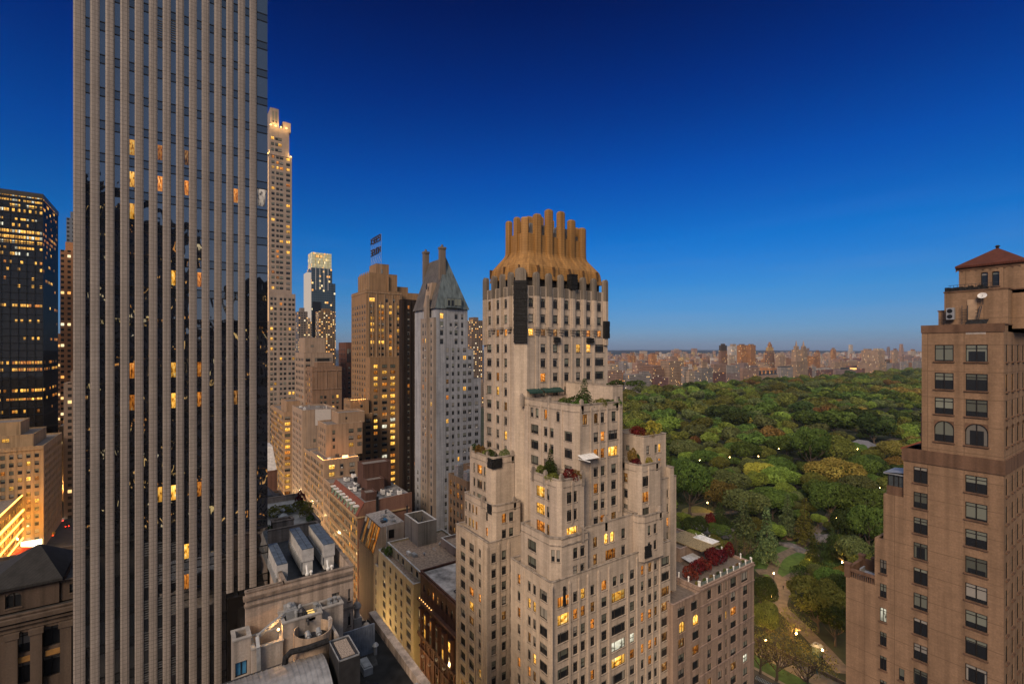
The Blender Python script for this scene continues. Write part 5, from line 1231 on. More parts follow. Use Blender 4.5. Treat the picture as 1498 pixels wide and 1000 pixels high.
S5.mass(225, 236, 60, 72, -34, -29.0, par=.6, E=[([(.3, .9, '1')], [-31.5], 1.2)])
S5.mass(204.1, 213.9, 51.05, 62, -90, -55, S=[(ev(4, 1.1, '1h'), rows(-57.5, 9, 3.1), 1.8)], m=1, par=.5)
S5.mass(240.1, 256, 51.4, 66, -90, -49, S=[(ev(7, 1.2, '1h'), rows(-51.5, 11, 3.1), 1.8)], par=.5)
S5.extra = [wallmat('pale_yellow_brick', (.47, .37, .19))]
S5.done()
mb = MB()
for k in range(26): mb.ball(-213.7, 51.2 + k * .56, -47.0, .11, n=5, h=4)
for k in range(18): mb.ball(-214 - k * .6, 50.8, -47.0, .11, n=5, h=4)
tag(mb.obj('terrace_light_string', emis('terrace_bulb', (1, .42, .10), 7)), 'glowing string of orange lamps round the roof terrace', 'lights')
mb = MB(); mb.box(214.4, 215.1, 59, 61.4, -47.4, -46.3); tag(mb.obj('glowing_awning', emis('awning_glow', (1, .50, .22), 3.0)), 'little awning glowing as if brightly lit, on the orange-lit roof terrace', 'awning')  # the cloth glows by itself to look brightly lit
glow(-216, 58, -45.0, 420, (1, .42, .14)); glow(-218, 52.8, -45.5, 200, (1, .42, .14))
# the big hotel with the roof sign
EHB = wallmat('amber_brown_brick', (0.30, 0.185, 0.10), stain=.25)
EHT = wallmat('amber_stone', (.34, .23, .14), stain=.3)
nE1 = nE(536, 246)
rq = random.Random(19)
litE = [(px, 432 + 8.8 * k, rq.choice('yyyoy')) for k in range(10) for px in (544.6, 558, 570.6, 584) if rq.random() < .72] + [(px, 534 + 8.6 * k, rq.choice('yyyowy')) for k in range(22) for px in (549, 562.5, 574.5) if rq.random() < .6]
EH = Bld('brown_brick_hotel', 'tall amber brown brick hotel tower with stepped top carrying a roof sign', 'hotel', 246, nE1, EHB, EHT, FR_BROWN, lit=.07, litmix='yod', blind=.2, seed=42, litpx=litE, tol=4.6); EH.rv = .05
er = rows(22.5, 36, 3.12)
Sc = ev(6, 1.4, '1h', .04, .98)
EH.mass(246, 272, nE1, 99, -90, 30.7, S=[(Sc, er, 1.8)], E=[([(544.6, 1.9, '2'), (558, 2.9, '2'), (570.6, 2.6, '2'), (583, 1.9, '1h')], er, 1.7), ([(.15, 3, '2'), (.55, 1.5, '1h'), (.75, 1.5, '1h')], [25.8], 2)], par=1.0)
EH.mass(240, 246, nE(541, 240), 98.8, -90, -4, E=[([(549.5, 2.0, '2'), (562.5, 2.7, '2'), (574.5, 2.7, '2')], rows(-8.6, 30, 3.08), 1.75)], par=1.0)
EH.mass(248, 268, nE1 + 2.4, 97, 30, 40, par=.6); EH.mass(247, 262, nE1 + 12, 92, 30, 39.0, par=.5)
EH.mass(251, 262, 86.5, 93.5, 38, 45.6, par=.6, E=[([(.45, 1.2, '1', 2.5)], [41.5], 2.5)])
EH.mass(250, 262, 97.1, 104, 20, 34, par=.5); EH.mass(250, 262, 104.1, 112, 10, 31, par=.5)
EH.mass(236, 252, nE(515, 236), 79.5, -90, -31.8, S=[(ev(5, 1.3, '1h'), rows(-35, 15), 1.8)], E=[([(.35, 2.4, '2'), (.78, 2.4, '2')], rows(-35.2, 15), 1.8)], par=.7)
EH.mass(238.5, 250, nE(513, 238), 78.5, -36, -25, S=[(ev(3, 1.3, '1'), rows(-28, 2), 1.8)], E=[([(.6, 1.2, '1h')], rows(-28, 2), 1.5)], par=.7)
for k in range(9):
    mb = MB(); n = nE1 + 1.2 + k * 2.1; mb.box(245.7, 245.996, n - .3, n + .3, -4, 25 if k % 2 else 29); mb.obj('brick_pier', EHT, EH.root)
for k in range(6):
    mb = MB(); mb.box(247.9 + k * 3.1, 248.9 + k * 3.1, nE1 + 2.1, nE1 + 2.39, 30.8, 41.0); mb.obj('brick_pier', EHT, EH.root)
EH.band(246, 272, nE1, 99, 29.3, .5, .2)
EH.done()
mb = MB()
for k in range(9): mb.ball(-238.4, nE(513, 238) + .4 + k * .85, -24.7, .16, n=5, h=4)
tag(mb.obj('cornice_lamp_row', emis('terrace_bulb', (1, .42, .10), 7)), 'row of warm lamps on the parapet of the lower hotel wing', 'lights')
glow(-237.8, nE(513, 238) + 3, -23.5, 500, (1, .45, .15))
# roof sign: letters face north, so their backs are seen from here
SGN = empty('hotel_roof_sign', (-256, 86, H + 45), 'tall steel roof sign reading ESSEX HOUSE seen from behind on the brown hotel', 'sign')
SX0, SX1 = wS(542, 88), wS(556.5, 88)
def letters(word, z0, z1, m):
    n = len(word); W = abs(SX1 - SX0) / n; xs0 = -min(SX0, SX1)
    st = {'E': [(0, 0, 0, 1), (0, 1, 1, 1), (0, .5, .8, .5), (0, 0, 1, 0)], 'S': [(0, 0, 1, 0), (1, 0, 1, .5), (0, .5, 1, .5), (0, .5, 0, 1), (0, 1, 1, 1)], 'X': [(0, 0, 1, 1), (0, 1, 1, 0)],
          'H': [(0, 0, 0, 1), (1, 0, 1, 1), (0, .5, 1, .5)], 'O': [(0, 0, 0, 1), (1, 0, 1, 1), (0, 0, 1, 0), (0, 1, 1, 1)], 'U': [(0, 0, 0, 1), (1, 0, 1, 1), (0, 0, 1, 0)]}
    for i, ch in enumerate(word):
        a = xs0 - i * W - W * .1; ww = W * .74     # first letter at the east end for a reader in the park
        mb = MB()
        for x0, y0, x1, y1 in st[ch]:
            mb.tube((a - x0 * ww, 88, z0 + (z1 - z0) * y0), (a - x1 * ww, 88, z0 + (z1 - z0) * y1), .34, n=4)
        mb.obj('letter', m, SGN)
SM = plain('sign_letter_back', (.045, .03, .025), .6)
dS = dep(SX0, 88)
letters('ESSEX', (HY - 358.5) / F * dS, (HY - 351) / F * dS, SM); letters('HOUSE', (HY - 375.5) / F * dS, (HY - 367.5) / F * dS, SM)
mb = MB()
for k in range(6):
    x = -min(SX0, SX1) - abs(SX1 - SX0) * k / 5
    mb.tube((x, 88.4, 38), (x, 88.4, (HY - 350) / F * dS), .1, n=4)
for zz in (378, 366.5, 359.5, 350): mb.tube((-SX0, 88.4, (HY - zz) / F * dS), (-SX1, 88.4, (HY - zz) / F * dS), .1, n=4)
for k in range(5):
    x = -min(SX0, SX1) - abs(SX1 - SX0) * k / 5; mb.tube((x, 88.4, 46.6), (x - abs(SX1 - SX0) / 5, 88.4, 50), .07, n=4)
mb.obj('sign_frame', plain('sign_frame_grey', (.32, .30, .28), .6), SGN)
# dark block in the gap: its shade is put into the brick colour
DB = Bld('dark_brick_block', 'dark brown brick block, shade in its colour, between brown hotel and steep-roofed tower', 'building', 215, 85, wallmat('shade_dark_brick', (.032, .021, .016), stain=.5), None, BRONZE, lit=.10, litmix='ooyd', blind=.15, seed=44); DB.rv = .05
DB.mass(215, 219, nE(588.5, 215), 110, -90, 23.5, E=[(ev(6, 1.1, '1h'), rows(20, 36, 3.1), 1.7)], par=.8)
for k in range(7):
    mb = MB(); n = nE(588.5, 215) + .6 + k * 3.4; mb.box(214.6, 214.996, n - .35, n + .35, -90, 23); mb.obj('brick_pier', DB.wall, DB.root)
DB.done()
# steep-roofed tower
GBR = wallmat('grey_white_brick', (0.36, 0.37, 0.395), stain=.35, brick=.45)  # blue of the skylight on the east front is mixed into this grey
HW = 168.5; HN = nE(638.5, HW)
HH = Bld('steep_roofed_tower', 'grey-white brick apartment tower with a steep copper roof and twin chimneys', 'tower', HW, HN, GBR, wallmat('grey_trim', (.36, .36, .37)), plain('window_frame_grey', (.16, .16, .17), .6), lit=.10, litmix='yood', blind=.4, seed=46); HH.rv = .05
HH.acs = .2; hr = rows(-.2, 30, 3.08); WARM = wallmat('warm_lit_grey_brick', (0.30, 0.245, 0.20), stain=.3)  # second brick tone holds the warm light of the south side
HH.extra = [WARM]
nA, nB, nC = nE(684, HW), nE(693, HW), nE(703.5, HW)
HH.mass(HW, 189, HN, nA, -48, 16, S=None, E=[([(.16, 1.5, '1h'), (.62, 1.4, '1h'), (.82, 1.0, '1')], [13, 9.8, 6.6, 3.2], 2.2), ([(.45, 1.1, '1h'), (.64, .9, '1')], [9.8, 6.6], 1.4), ([(.34, 1.2, '1h'), (.52, 1.0, '1'), (.70, 1.0, '1')], hr, 1.7), ([(.9, 1.5, '2')], hr, 1.7)], par=.3, cope=False)
HH.mass(HW + .05, 189, nA - .2, nB, -48, -.6 + .6, E=[([(.4, 1.5, '2')], hr, 1.7)], par=.4)
HH.mass(HW + .1, 189, nB, nC, -48, -11.8, E=[([(.4, 1.6, '2')], hr, 1.7)], par=.4)
HH.mass(HW, 189, HN, nC, -90, -48.02, S=[(ev(5, 1.2, '1h'), rows(-50.8, 12, 3.08), 1.7)], E=[([(.2, 1.0, '1h'), (.34, .9, '1'), (.56, 1.7, '2'), (.75, 1.7, '2'), (.93, 1.6, '2')], rows(-50.8, 12, 3.08), 1.7)], par=.1, cope=False)
# south front: leaf with warm dusk light in its brick colour, stepped, with a projecting chimney breast
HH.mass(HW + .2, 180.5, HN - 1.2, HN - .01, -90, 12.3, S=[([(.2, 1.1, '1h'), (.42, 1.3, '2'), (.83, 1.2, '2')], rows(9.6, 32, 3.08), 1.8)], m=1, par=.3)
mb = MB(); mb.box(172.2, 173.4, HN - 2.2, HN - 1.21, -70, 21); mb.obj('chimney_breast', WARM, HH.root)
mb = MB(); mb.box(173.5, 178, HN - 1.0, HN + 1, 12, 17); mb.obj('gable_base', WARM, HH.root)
mb = MB(); w_, e_ = 189.5, HW - .5; s_, n_ = HN - .8, nA + .6; nm = (s_ + n_) / 2; zr_ = 37.2
rw0, rw1 = 174.0, 189.0
A, B_, C_, D_ = (-w_, s_, 15.9), (-e_, s_, 15.9), (-e_, n_, 15.9), (-w_, n_, 15.9); r0_, r1_ = (-rw0, nm, zr_), (-rw1, nm, zr_)
mb.quad([A, B_, r0_, r1_], 0); mb.quad([B_, C_, r0_], 1); mb.quad([C_, D_, r1_, r0_], 0); mb.quad([D_, A, r1_], 0)
mb.obj('steep_roof', [wallmat('brown_lead_roof', (.12, .11, .10), joint=(1.0, 60, .08), stain=.4, rough=.6), wallmat('verdigris_copper', (.14, .175, .185), joint=(.9, 60, .07), stain=.55, rough=.6)], HH.root)
mb = MB(); nn = HN + (nA - HN) * .52; mb.box(HW - 1.2, HW + 3, nn - 3.4, nn + 3.4, 16.3, 20.2); mb.obj('dormer', wallmat('verdigris_copper', (0, 0, 0)), HH.root)
for k in range(4):
    mb = MB(); a = nn - 3.1 + k * 1.58; mb.quad([(-HW + 1.22, a, 17), (-HW + 1.22, a + 1.35, 17), (-HW + 1.22, a + 1.35, 19.7), (-HW + 1.22, a, 19.7)], 0, [(k, 0), (k + .9, 0), (k + .9, 1), (k, 1)]); mb.obj('dormer_window', DARKB, HH.root)
for (w, n, z0, z1, a) in ((172.8, nm - 2.2, 20, 40.6, 1.15), (190.3, nm - 1.2, 20, 41.8, 1.15)):
    mb = MB(); mb.box(w - a * .8, w + a * .8, n - a, n + a, z0, z1 - .8); mb.box(w - a, w + a, n - a * 1.15, n + a * 1.15, z1 - .79, z1); mb.cyl(-w, n, z1, z1 + 1, .5, n=8); mb.obj('chimney', wallmat('brown_grey_chimney', (.19, .155, .125), stain=.4), HH.root)
mb = MB(); f_ = [(-179, HN - 1.0, 24), (-175, HN - 1.0, 24), (-177, HN - .6, 31)]
g_ = [(-179.2, s_ + .2, 17), (-174.2, s_ + .2, 17), (-174.4, s_ + 1.8, 26.5), (-179.0, s_ + 1.8, 26.5)]
k = [(x, y, z) for x, y, z in g_]; mb.quad(k); mb.quad([k[0], k[3], (k[3][0], k[3][1] + 6, k[3][2]), (k[0][0], k[0][1] + 3, k[0][2])]); mb.quad([k[1], k[2], (k[2][0], k[2][1] + 6, k[2][2]), (k[1][0], k[1][1] + 3, k[1][2])]); mb.quad([k[2], k[3], (k[3][0], k[3][1] + 6, k[3][2]), (k[2][0], k[2][1] + 6, k[2][2])])
mb.obj('gable', wallmat('tan_gable_stone', (.34, .25, .18)), HH.root)
mb = MB(); n = 10
mb.quad([(-176.7 + .6 * math.cos(6.283 * j / n), s_ + .55, 25 + 1.3 * math.sin(6.283 * j / n)) for j in range(n)]); mb.obj('oculus', BLACKM, HH.root)
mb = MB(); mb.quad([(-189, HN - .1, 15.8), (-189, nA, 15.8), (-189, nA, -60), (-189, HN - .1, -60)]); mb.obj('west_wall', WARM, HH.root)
HH.done()
# small tan house in front of it
ST_ = Bld('small_tan_building', 'small tan brick building with grey roof boxes, tucked left of the cream tower', 'building', 142, 78, wallmat('tan_brown_brick', (.30, .195, .115)), None, FR_BROWN, lit=.25, litmix='yood', seed=48)
n0_ = 78.0
ST_.mass(138, wS(656, n0_), n0_, 92, -90, -43.5, S=[(ev(5, 1.4, '1h', .03, .99), rows(-46.4, 14, 3.15), 1.9)], par=.6)
ST_.mass(139, 146, 81, 90, -44, -39.5, par=.4); ST_.done()
for i, (w, h) in enumerate(((147.5, 4.2), (141, 3.2))):
    mb = MB(); mb.box(w - 1.4, w + 1.4, 79, 82, -44, -44 + h); mb.cyl(-w, 80.5, -44 + h, -43.6 + h, 1, n=12); mb.box(w - 1.5, w + 1.5, 78.9, 82.1, -42.2, -42.0)
    top('roof_tank', ['tall grey water tank box on the small tan building', 'shorter grey plant box on the small tan building'][i], 'tank', mb, METAL_G)

# further along the street
TAN3 = wallmat('pale_tan_render', (0.37, 0.275, 0.205), stain=.25)
B1 = Bld('blank_walled_building', 'tan building with a blank east wall bearing one big white patch', 'building', 257, 51, TAN3, None, FR_BROWN, lit=.15, litmix='yoo', seed=50); B1.rv = .05
B1.mass(257, 283, 51, 67.5, -90, -30.5, S=[(ev(6, 1.4, '1h'), rows(-34, 17, 3.1), 1.8)], E=[([(.35, 1.1, '1', 1.6), (.48, 1.1, '1', 1.6), (.61, 1.1, '1', 1.6), (.74, 1.1, '1', 1.6)], [-46], 1.6)], par=.7)
a, b = nE(461, 257), nE(484, 257); mb = MB(); mb.quad([(-256.94, a, zat(622, 257, a)), (-256.94, b, zat(622, 257, b)), (-256.94, b, zat(598, 257, b)), (-256.94, a, zat(598, 257, a))]); mb.obj('white_patch', plain('white_wall_paint', (.56, .52, .49), .8, var=.06), B1.root)
B1.done()
B0 = Bld('lit_office_strip', 'narrow tan office building with bands of glowing office windows down at the street', 'office building', 309, 51, TAN, None, FR_BROWN, lit=.55, litmix='yyoy', seed=51); B0.rv = .05
B0.mass(309, 355, 51, 63, -90, -37, S=[(ev(14, 2.2, '2', .01, .99), rows(-40.5, 15, 3.4), 2.0)], E=[(ev(3, 3.0, '3', .02, .98), rows(-40.5, 15, 3.4), 1.9)], par=.7); B0.mass(312, 330, 53, 62, -38, -31, par=.6); B0.done()
B2 = Bld('banded_office_building', 'tan office block with dark horizontal window bands and a blank box on top', 'office building', 300, nE(445, 300), TAN3, None, BRONZE, lit=.06, litmix='yo', seed=52, blind=.2); B2.rv = .05
n2 = nE(445, 300)
B2.mass(300, 326, n2, nE(487, 300), -60, -2, S=[(ev(5, 2.4, '2'), rows(-6, 14, 3.7), 1.8)], E=[([(.13, 2.5, '3'), (.66, 9.5, '3')], rows(-6, 14, 3.7), 2.0)], par=.6); B2.mass(303, 320, n2 + 1, nE(476, 303), -3, 7, par=.6, E=[([(.35, 1.6, '1')], [2.0], 1.4)]); B2.done()
B3 = Bld('brown_panelled_building', 'brown brick building with a large blank framed panel near its top', 'building', 285, nE(457, 285), wallmat('cocoa_brick', (.26, .165, .11), stain=.3), wallmat('cocoa_trim', (.30, .20, .14)), FR_BROWN, lit=.2, litmix='yyo', seed=53); B3.rv = .05
n3 = nE(457, 285); n3b = nE(500, 285)
B3.mass(285, 300, n3, n3b, -70, -10, S=[(ev(3, 1.3, '1h'), rows(-14, 18, 3.1), 1.8)], E=[([(.3, 1.3, '1h'), (.43, 1.3, '1h'), (.7, 1.3, '1h'), (.85, 1.3, '1h')], rows(-27, 12, 3.1), 1.8)], par=.9)
B3.band(285, 300, n3, n3b, -12.2, .5, .3); B3.band(285, 300, n3, n3b, -22.6, .5, .25)
for k in range(3):
    mb = MB(); n = n3 + 2 + k * 5.6; mb.box(284.8, 284.996, n - .3, n + .3, -22.1, -12.3); mb.obj('pilaster', B3.trim, B3.root)
B3.mass(287, 295, n3 + 3, n3 + 12, -11, -7.5, par=.4); B3.done()
B4 = Bld('dark_red_slab', 'dark red brick slab tower left of the brown hotel', 'tower', 320, 80, wallmat('oxblood_brick', (.16, .075, .055)), None, BRONZE, lit=.05, seed=54); B4.rv = .05
B4.mass(318, 335, nE(506, 318), nE(516, 318), -90, 4.5, S=[(ev(4, 1.3, '1h'), rows(0, 24, 3.2), 1.8)], E=[([(.3, 1, '1', 9), (.6, 1, '1', 9)], [-4], 9), ([(.5, 1.4, '1')], rows(-12, 10, 3.2), 1.6)], par=.6); B4.done()
# slim limestone skyscraper
LIME = wallmat('pinkish_limestone', (0.37, 0.292, 0.235), stain=.12)
W2 = 377.0; nL, nR = nE(394, W2), nE(427, W2)
CP = Bld('slender_limestone_tower', 'very tall slender limestone tower with a golden floodlit crown', 'skyscraper', W2, nL, LIME, wallmat('pale_limestone_trim', (.48, .37, .3)), FR_BROWN, lit=.14, litmix='yyo', blind=.5, seed=56); CP.rv = .05
cw = [(.16, 2.0, '2'), (.36, 1.8, '1h'), (.53, 2.4, '2'), (.83, 2.6, '2')]
rC = rows(148, 70, 3.72)
CP.mass(W2, W2 + 16, nL, nR - 1.8, 138, 158, E=[(cw[:3], rows(150, 3, 4.0), 2.2)], par=.8)
CP.mass(W2, W2 + 20, nL, nR, 40, 138, E=[(cw, rC, 2.0)], S=[(ev(4, 1.8, '1h'), rC, 2)], par=.8)
CP.mass(W2 - 1.2, W2 + 22, nL - .5, nR + 2.2, -90, 39.9, E=[([(.1, 1.6, '1h'), (.24, 1.6, '1h'), (.45, 1.7, '1h'), (.6, 1.7, '1h'), (.78, 1.7, '1h'), (.92, 1.6, '1h')], rows(36, 36, 3.55), 2.0)], S=[(ev(5, 1.7, '1h'), rows(36, 36, 3.55), 2)], par=.8)
CP.band(W2, W2 + 20, nL, nR, 138.2, .6, .3)
for k, (a, b, z) in enumerate(((.05, .42, 171.5), (.62, .97, 164.0))):
    L = nR - nL; CP.mass(W2 + .6 + k, W2 + 14, nL + L * a, nL + L * b, 157, z, par=.6, E=[([(.35, 1.1, '1', 8), (.7, 1.1, '1', 8)], [z - 6], 8)])
CP.done()
GOLD = emis('crown_floodlight', (1, .62, .18), 3.0)
for n, z, w in ((nL + .8, 158.6, W2 - .4), (nL + 4, 158.6, W2 - .4), (nL + 7.5, 158.6, W2 - .4), (nL + 11, 158.6, W2 - .4), (nL - .5, 138.9, W2 + 2), (nR - .8, 138.9, W2 - .4)):
    mb = MB(); mb.box(w - .35, w + .35, n - .5, n + .5, z, z + .6); tag(mb.obj('floodlight', GOLD), 'golden floodlight washing the crown of the slender limestone tower', 'floodlight', 'crown floodlights')
    glow(-w + 1.6, n, z + 1.0, 620, (1, .60, .20), .4)
mb = MB(); mb.tube((-W2 + 0.5, nL - .8, 20), (-W2 + .5, nL - .8, 136), .16, n=4); tag(mb.obj('light_strip', emis('edge_strip', (1, .55, .25), 1.3)), 'thin warm light strip down the corner of the slender limestone tower', 'light strip')
# twin-finned glass tower, far
TW = 850.0; t0, t1, t2 = nE(456, TW), nE(486, TW), nE(491, TW)
CG = empty('glass_twin_tower', (-TW, t0, 0), 'blue glass tower with a lit finned crown, far down the view', 'skyscraper')
GLB = citywall('blue_glass_grid', (.07, .105, .135), (.04, .065, .09), 3, 4, .06, .85, .75)
mb = MB(); mb.box(TW, TW + 35, t0, t1, -90, 137); mb.obj('glass_body', GLB, CG)
mb = MB(); mb.box(TW + 1, TW + 35, t1, t2, -90, zat(415, TW, t2)); mb.obj('glass_shoulder', GLB, CG)
mb = MB(); mb.box(TW - 1.5, TW - .01, t0 + 1, t0 + 14, -60, 80); mb.obj('dark_bay', plain('black_glass_bay', (.012, .013, .015), .1), CG)
mb = MB(); mb.box(TW + 4, TW + 30, t0 - 6.5, t0 - .01, -90, zat(398, TW, t0)); mb.obj('reflection_fin', emis('painted_sun_reflection', (1.0, .82, .68), .42), CG)  # sunlit reflection on this side drawn as a glow of its own
for k in range(5):
    mb = MB(); a = t0 + (t1 - t0) * (k + .06) / 5; b = t0 + (t1 - t0) * (k + .88) / 5; mb.box(TW + 1, TW + 30, a, b, 137.02, 163); mb.obj('crown_fin', citywall('lit_crown_glass', (.5, .5, .3), (.75, .74, .5), 2.5, 5, .22, .8, .8), CG)
for k in range(4):
    mb = MB(); b = t0 + (t1 - t0) * (k + .96) / 5; mb.box(TW - .7, TW - .05, b - .4, b + .4, 100, 140); mb.obj('mullion_fin', METAL_L, CG)
# others between
for nm_, lab, px0, px1, pxs, yt, w, cm, lit_, dpt in (('bronze_glass_tower', 'amber-lit brown tower in front of the blue glass tower', 466, 491, 467, 455, 780, (.16, .105, .06), .30, 25),
    ('dim_slab_tower', 'dim grey-brown slab tower left of the blue glass tower', 430, 450, 437, 455, 700, (.18, .15, .13), .14, 22), ('low_tan_tower', 'small tan lit tower just left of the blue glass tower foot', 450, 456, 451, 470, 690, (.30, .22, .15), .2, 15),
    ('lit_apartment_slab', 'amber-lit apartment slab peeping out right of the steep-roofed tower', 689, 706, 690, 468, 660, (.17, .12, .085), .22, 30), ('tan_midrise', 'pale tan midrise below the amber-lit slab', 692, 712, 700, 560, 645, (.3, .22, .16), .15, 20)):
    n0_, n1_ = nE(pxs, w), nE(px1, w); wl_ = wS(px0, n0_)
    b = empty(nm_, (-w, n0_, 0), lab, 'tower')
    mb = MB(); z = zat(yt, w, n0_); mb.box(w, max(wl_, w + dpt), n0_, n1_, -90, z); mb.obj('wall', citywall(nm_ + '_wall', cm, (.03, .028, .025), 3.4, 3.3, lit_), b)
    mb = MB(); mb.box(w + 3, w + dpt * .6, n0_ + (n1_ - n0_) * .25, n0_ + (n1_ - n0_) * .7, z, z + 5); mb.obj('roof_bulkhead', plain('bulkhead_' + nm_, cm, .9), b)

# ------------------------------------------------------------------ cross street at the far left (south side walls face north)
DGW = 352.0; nD = -59.0
DG = empty('dark_glass_tower', (-DGW, nD, 0), 'black glass office tower with scattered yellow lit floors, behind the tan hotel block', 'office tower')
mb = MB(); mb.box(DGW, DGW + 40, nD - 60, nD, -90, 80); mb.obj('glass_body', mirrorglass('black_curtain_wall', (.016, .014, .012), .05, .01, .3), DG)
rr = random.Random(8)
dglit = [(290, .9), (297, .45), (305, .3), (312, .35), (325, .35), (333, .25), (342, .7), (350, .9), (357, .55), (366, .25), (374, .3), (420, .12), (448, .3), (530, .6), (540, .7), (570, .35), (583, .5), (600, .25), (495, .15), (470, .12), (396, .2), (386, .15), (409, .2)]
fN = Frame(-DGW, nD - 60, math.pi / 2)
for py, pr_ in dglit:
    z = zat(py, DGW, nD)
    for k in range(16):
        if rr.random() > pr_ * (1.7 if py < 400 else (2.6 if k > 4 else .8)): continue
        a = 43.2 + k * 1.04; mb = MB(); mb.quad([fN.P(a + .06, z - .75, -.03), fN.P(a + 1.0, z - .75, -.03), fN.P(a + 1.0, z + .75, -.03), fN.P(a + .06, z + .75, -.03)], 0, [(0, 0), (.99, 0), (.99, 1), (0, 1)])
        mb.obj('window', LIT[rr.choice('yyyw' if py < 380 else 'yyo')], DG)
fNN = Frame(-DGW, nD, math.pi)
for py, pr_ in dglit:
    z = zat(py, DGW, nD)
    for k in range(14):
        if rr.random() > pr_ * .8: continue
        a = 1 + k * 2.6; mb = MB(); mb.quad([fNN.P(a, z - .7, -.03), fNN.P(a + 2.2, z - .7, -.03), fNN.P(a + 2.2, z + .7, -.03), fNN.P(a, z + .7, -.03)], 0, [(0, 0), (.99, 0), (.99, 1), (0, 1)])
        mb.obj('window', LIT[rr.choice('dooy')], DG)
for k in range(45):
    mb = MB(); z = 78 - k * 3.75; mb.box(DGW - .12, DGW - .002, nD - 60, nD, z, z + .5); mb.obj('spandrel_band', BLACKM, DG)
for k in range(12):
    mb = MB(); n = nD - 34 + k * 3.1; mb.box(DGW - .3, DGW - .13, n - .12, n + .12, -90, 80); mb.obj('mullion_fin', BLACKM, DG)
mb = MB(); mb.box(DGW - .2, DGW + 40, nD - 60, nD + .2, 80, 82.5); mb.obj('roof_edge', plain('bronze_edge', (.05, .045, .04), .5), DG)
TNW = 300.0; nT = -50.0
TL = Bld('lit_hotel_block', 'tan hotel block with rows of yellow windows above the bright street', 'hotel', TNW, nT, wallmat('floodlit_tan_stone', (.40, .27, .15)), None, FR_BROWN, lit=.22, litmix='yyo', seed=60)
TL.mass(TNW, TNW + 42, nT - 45, nT, -90, -43.5, E=[(ev(16, 1.5, '1h', .02, .98), [-47.5, -51], 1.9), (ev(16, 1.5, '1h', .02, .98), rows(-54.5, 10, 3.4), 1.8)], N=[(ev(13, 1.5, '1h'), rows(-47.5, 12, 3.4), 1.8)], par=.6)
TL.band(TNW, TNW + 42, nT - 45, nT, -45, .6, .4)
TL.mass(TNW + 4, TNW + 30, nT - 40, nT - 4, -44, -38.5, E=[([(x, 2.4, '2') for x in (.35, .45, .55, .65, .75)], [-40.6], 1.6)], par=.5); TL.mass(TNW + 8, TNW + 24, nT - 30, nT - 9, -39, -33, par=.5); TL.done()
HL = Bld('gilded_store_building', 'store building outlined in blazing strings of golden lights', 'store', 255, -57, wallmat('gold_lit_stone', (.36, .22, .09)), None, FR_BROWN, lit=.6, litmix='yyo', seed=61)
nH = -57.0; wa = wS(40, nH)
HL.mass(wa - 60, wa, nH - 40, nH, -90, zat(718, wa, nH), N=[(ev(12, 2.0, '1h'), rows(zat(718, wa, nH) - 4, 6, 4.2), 2.4)], par=1.0); HL.done()
GS = emis('gold_light_string', (1, .50, .08), 5)
mb = MB(); mb.box(TNW - 1.5, TNW - .1, nT - 8, nT - .5, -89, -85.5); tag(mb.obj('lit_storefront', emis('storefront_glow', (1, .86, .55), 3.0)), 'blazing white storefront at the foot of the tan hotel block', 'storefront')
mb = MB(); mb.quad([(-255, -58, -84), (-290, -58, -84), (-290, -50, -86), (-255, -50, -86)]); tag(mb.obj('red_canopy', plain('red_canopy_cloth', (.5, .06, .02), .7)), 'red canopy over the pavement below the gilded store', 'canopy')
glow(-270, -46, -80, 9000, (1, .55, .2), .6)
zt_ = zat(718, wa, nH)
for k, z in enumerate((zt_ + .1, zt_ - 6.2, zt_ - 10.3, zt_ - 14.5, zt_ - 18.6)):
    mb = MB(); 
    if k in (1,): mb.box(wa - 60, wa + .3, nH + .3, nH + .7, z - .3, z + .5)
    elif k == 0: mb.box(wa - 60, wa, nH - .1, nH + .15, z, z + .5); mb.box(wa - .1, wa + .2, nH - 30, nH - .2, z, z + .5)
    else:
        for j in range(28): mb.box(wa - 60 + j * 2.15, wa - 58.8 + j * 2.15, nH + .3, nH + .6, z - .2, z + .4)
    tag(mb.obj('light_string', GS), ['golden light line along the store roof edge', 'thick golden light line below the store cornice', 'upper dashed golden light row on the store front', 'middle dashed golden light row on the store front', 'lowest dashed golden light row on the store front'][k], 'lights', 'golden light strings on the store')
for k in range(5): glow(-wa + 8 + k * 11, nH + 3, zt_ - 10, 3000, (1, .46, .08), .5)
# further blocks down that street
for nm_, lab, px0, px1, yt, w, nface, cm, lit_ in (('orange_brick_tower', 'orange brick tower with a glass top, squeezed left of the ribbed skyscraper', 88, 107, 365, 420, -62, (.42, .20, .09), .10), ('glass_topped_tower', 'grey glass tower rising behind the orange brick tower', 97, 112, 318, 520, -70, (.13, .15, .18), .06),
     ('brown_lit_block', 'brown block with a few orange windows below the orange brick tower', 77, 92, 500, 455, -66, (.16, .085, .05), .16), ('cream_narrow_block', 'narrow cream block at the end of the bright street', 78, 100, 640, 385, -61, (.36, .25, .15), .15), ('stone_corner_block', 'dim stone corner block right of the bright street', 93, 120, 560, 345, -45, (.20, .14, .10), .10)):
    b = empty(nm_, (-w, nface, 0), lab, 'building')
    na2, nb2 = nE(px0, w), nE(px1, w); z = zat(yt, w, na2)
    mb = MB(); mb.box(w, w + 40, na2, nb2, -90, z); mb.obj('wall', citywall(nm_ + '_wall', cm, (.03, .028, .025), 3.2, 3.4, lit_), b)
    mb = MB(); mb.box(w + 4, w + 18, na2 + (nb2 - na2) * .3, nb2, z, z + 6); mb.obj('roof_bulkhead', plain('bulk_' + nm_, cm, .9), b)
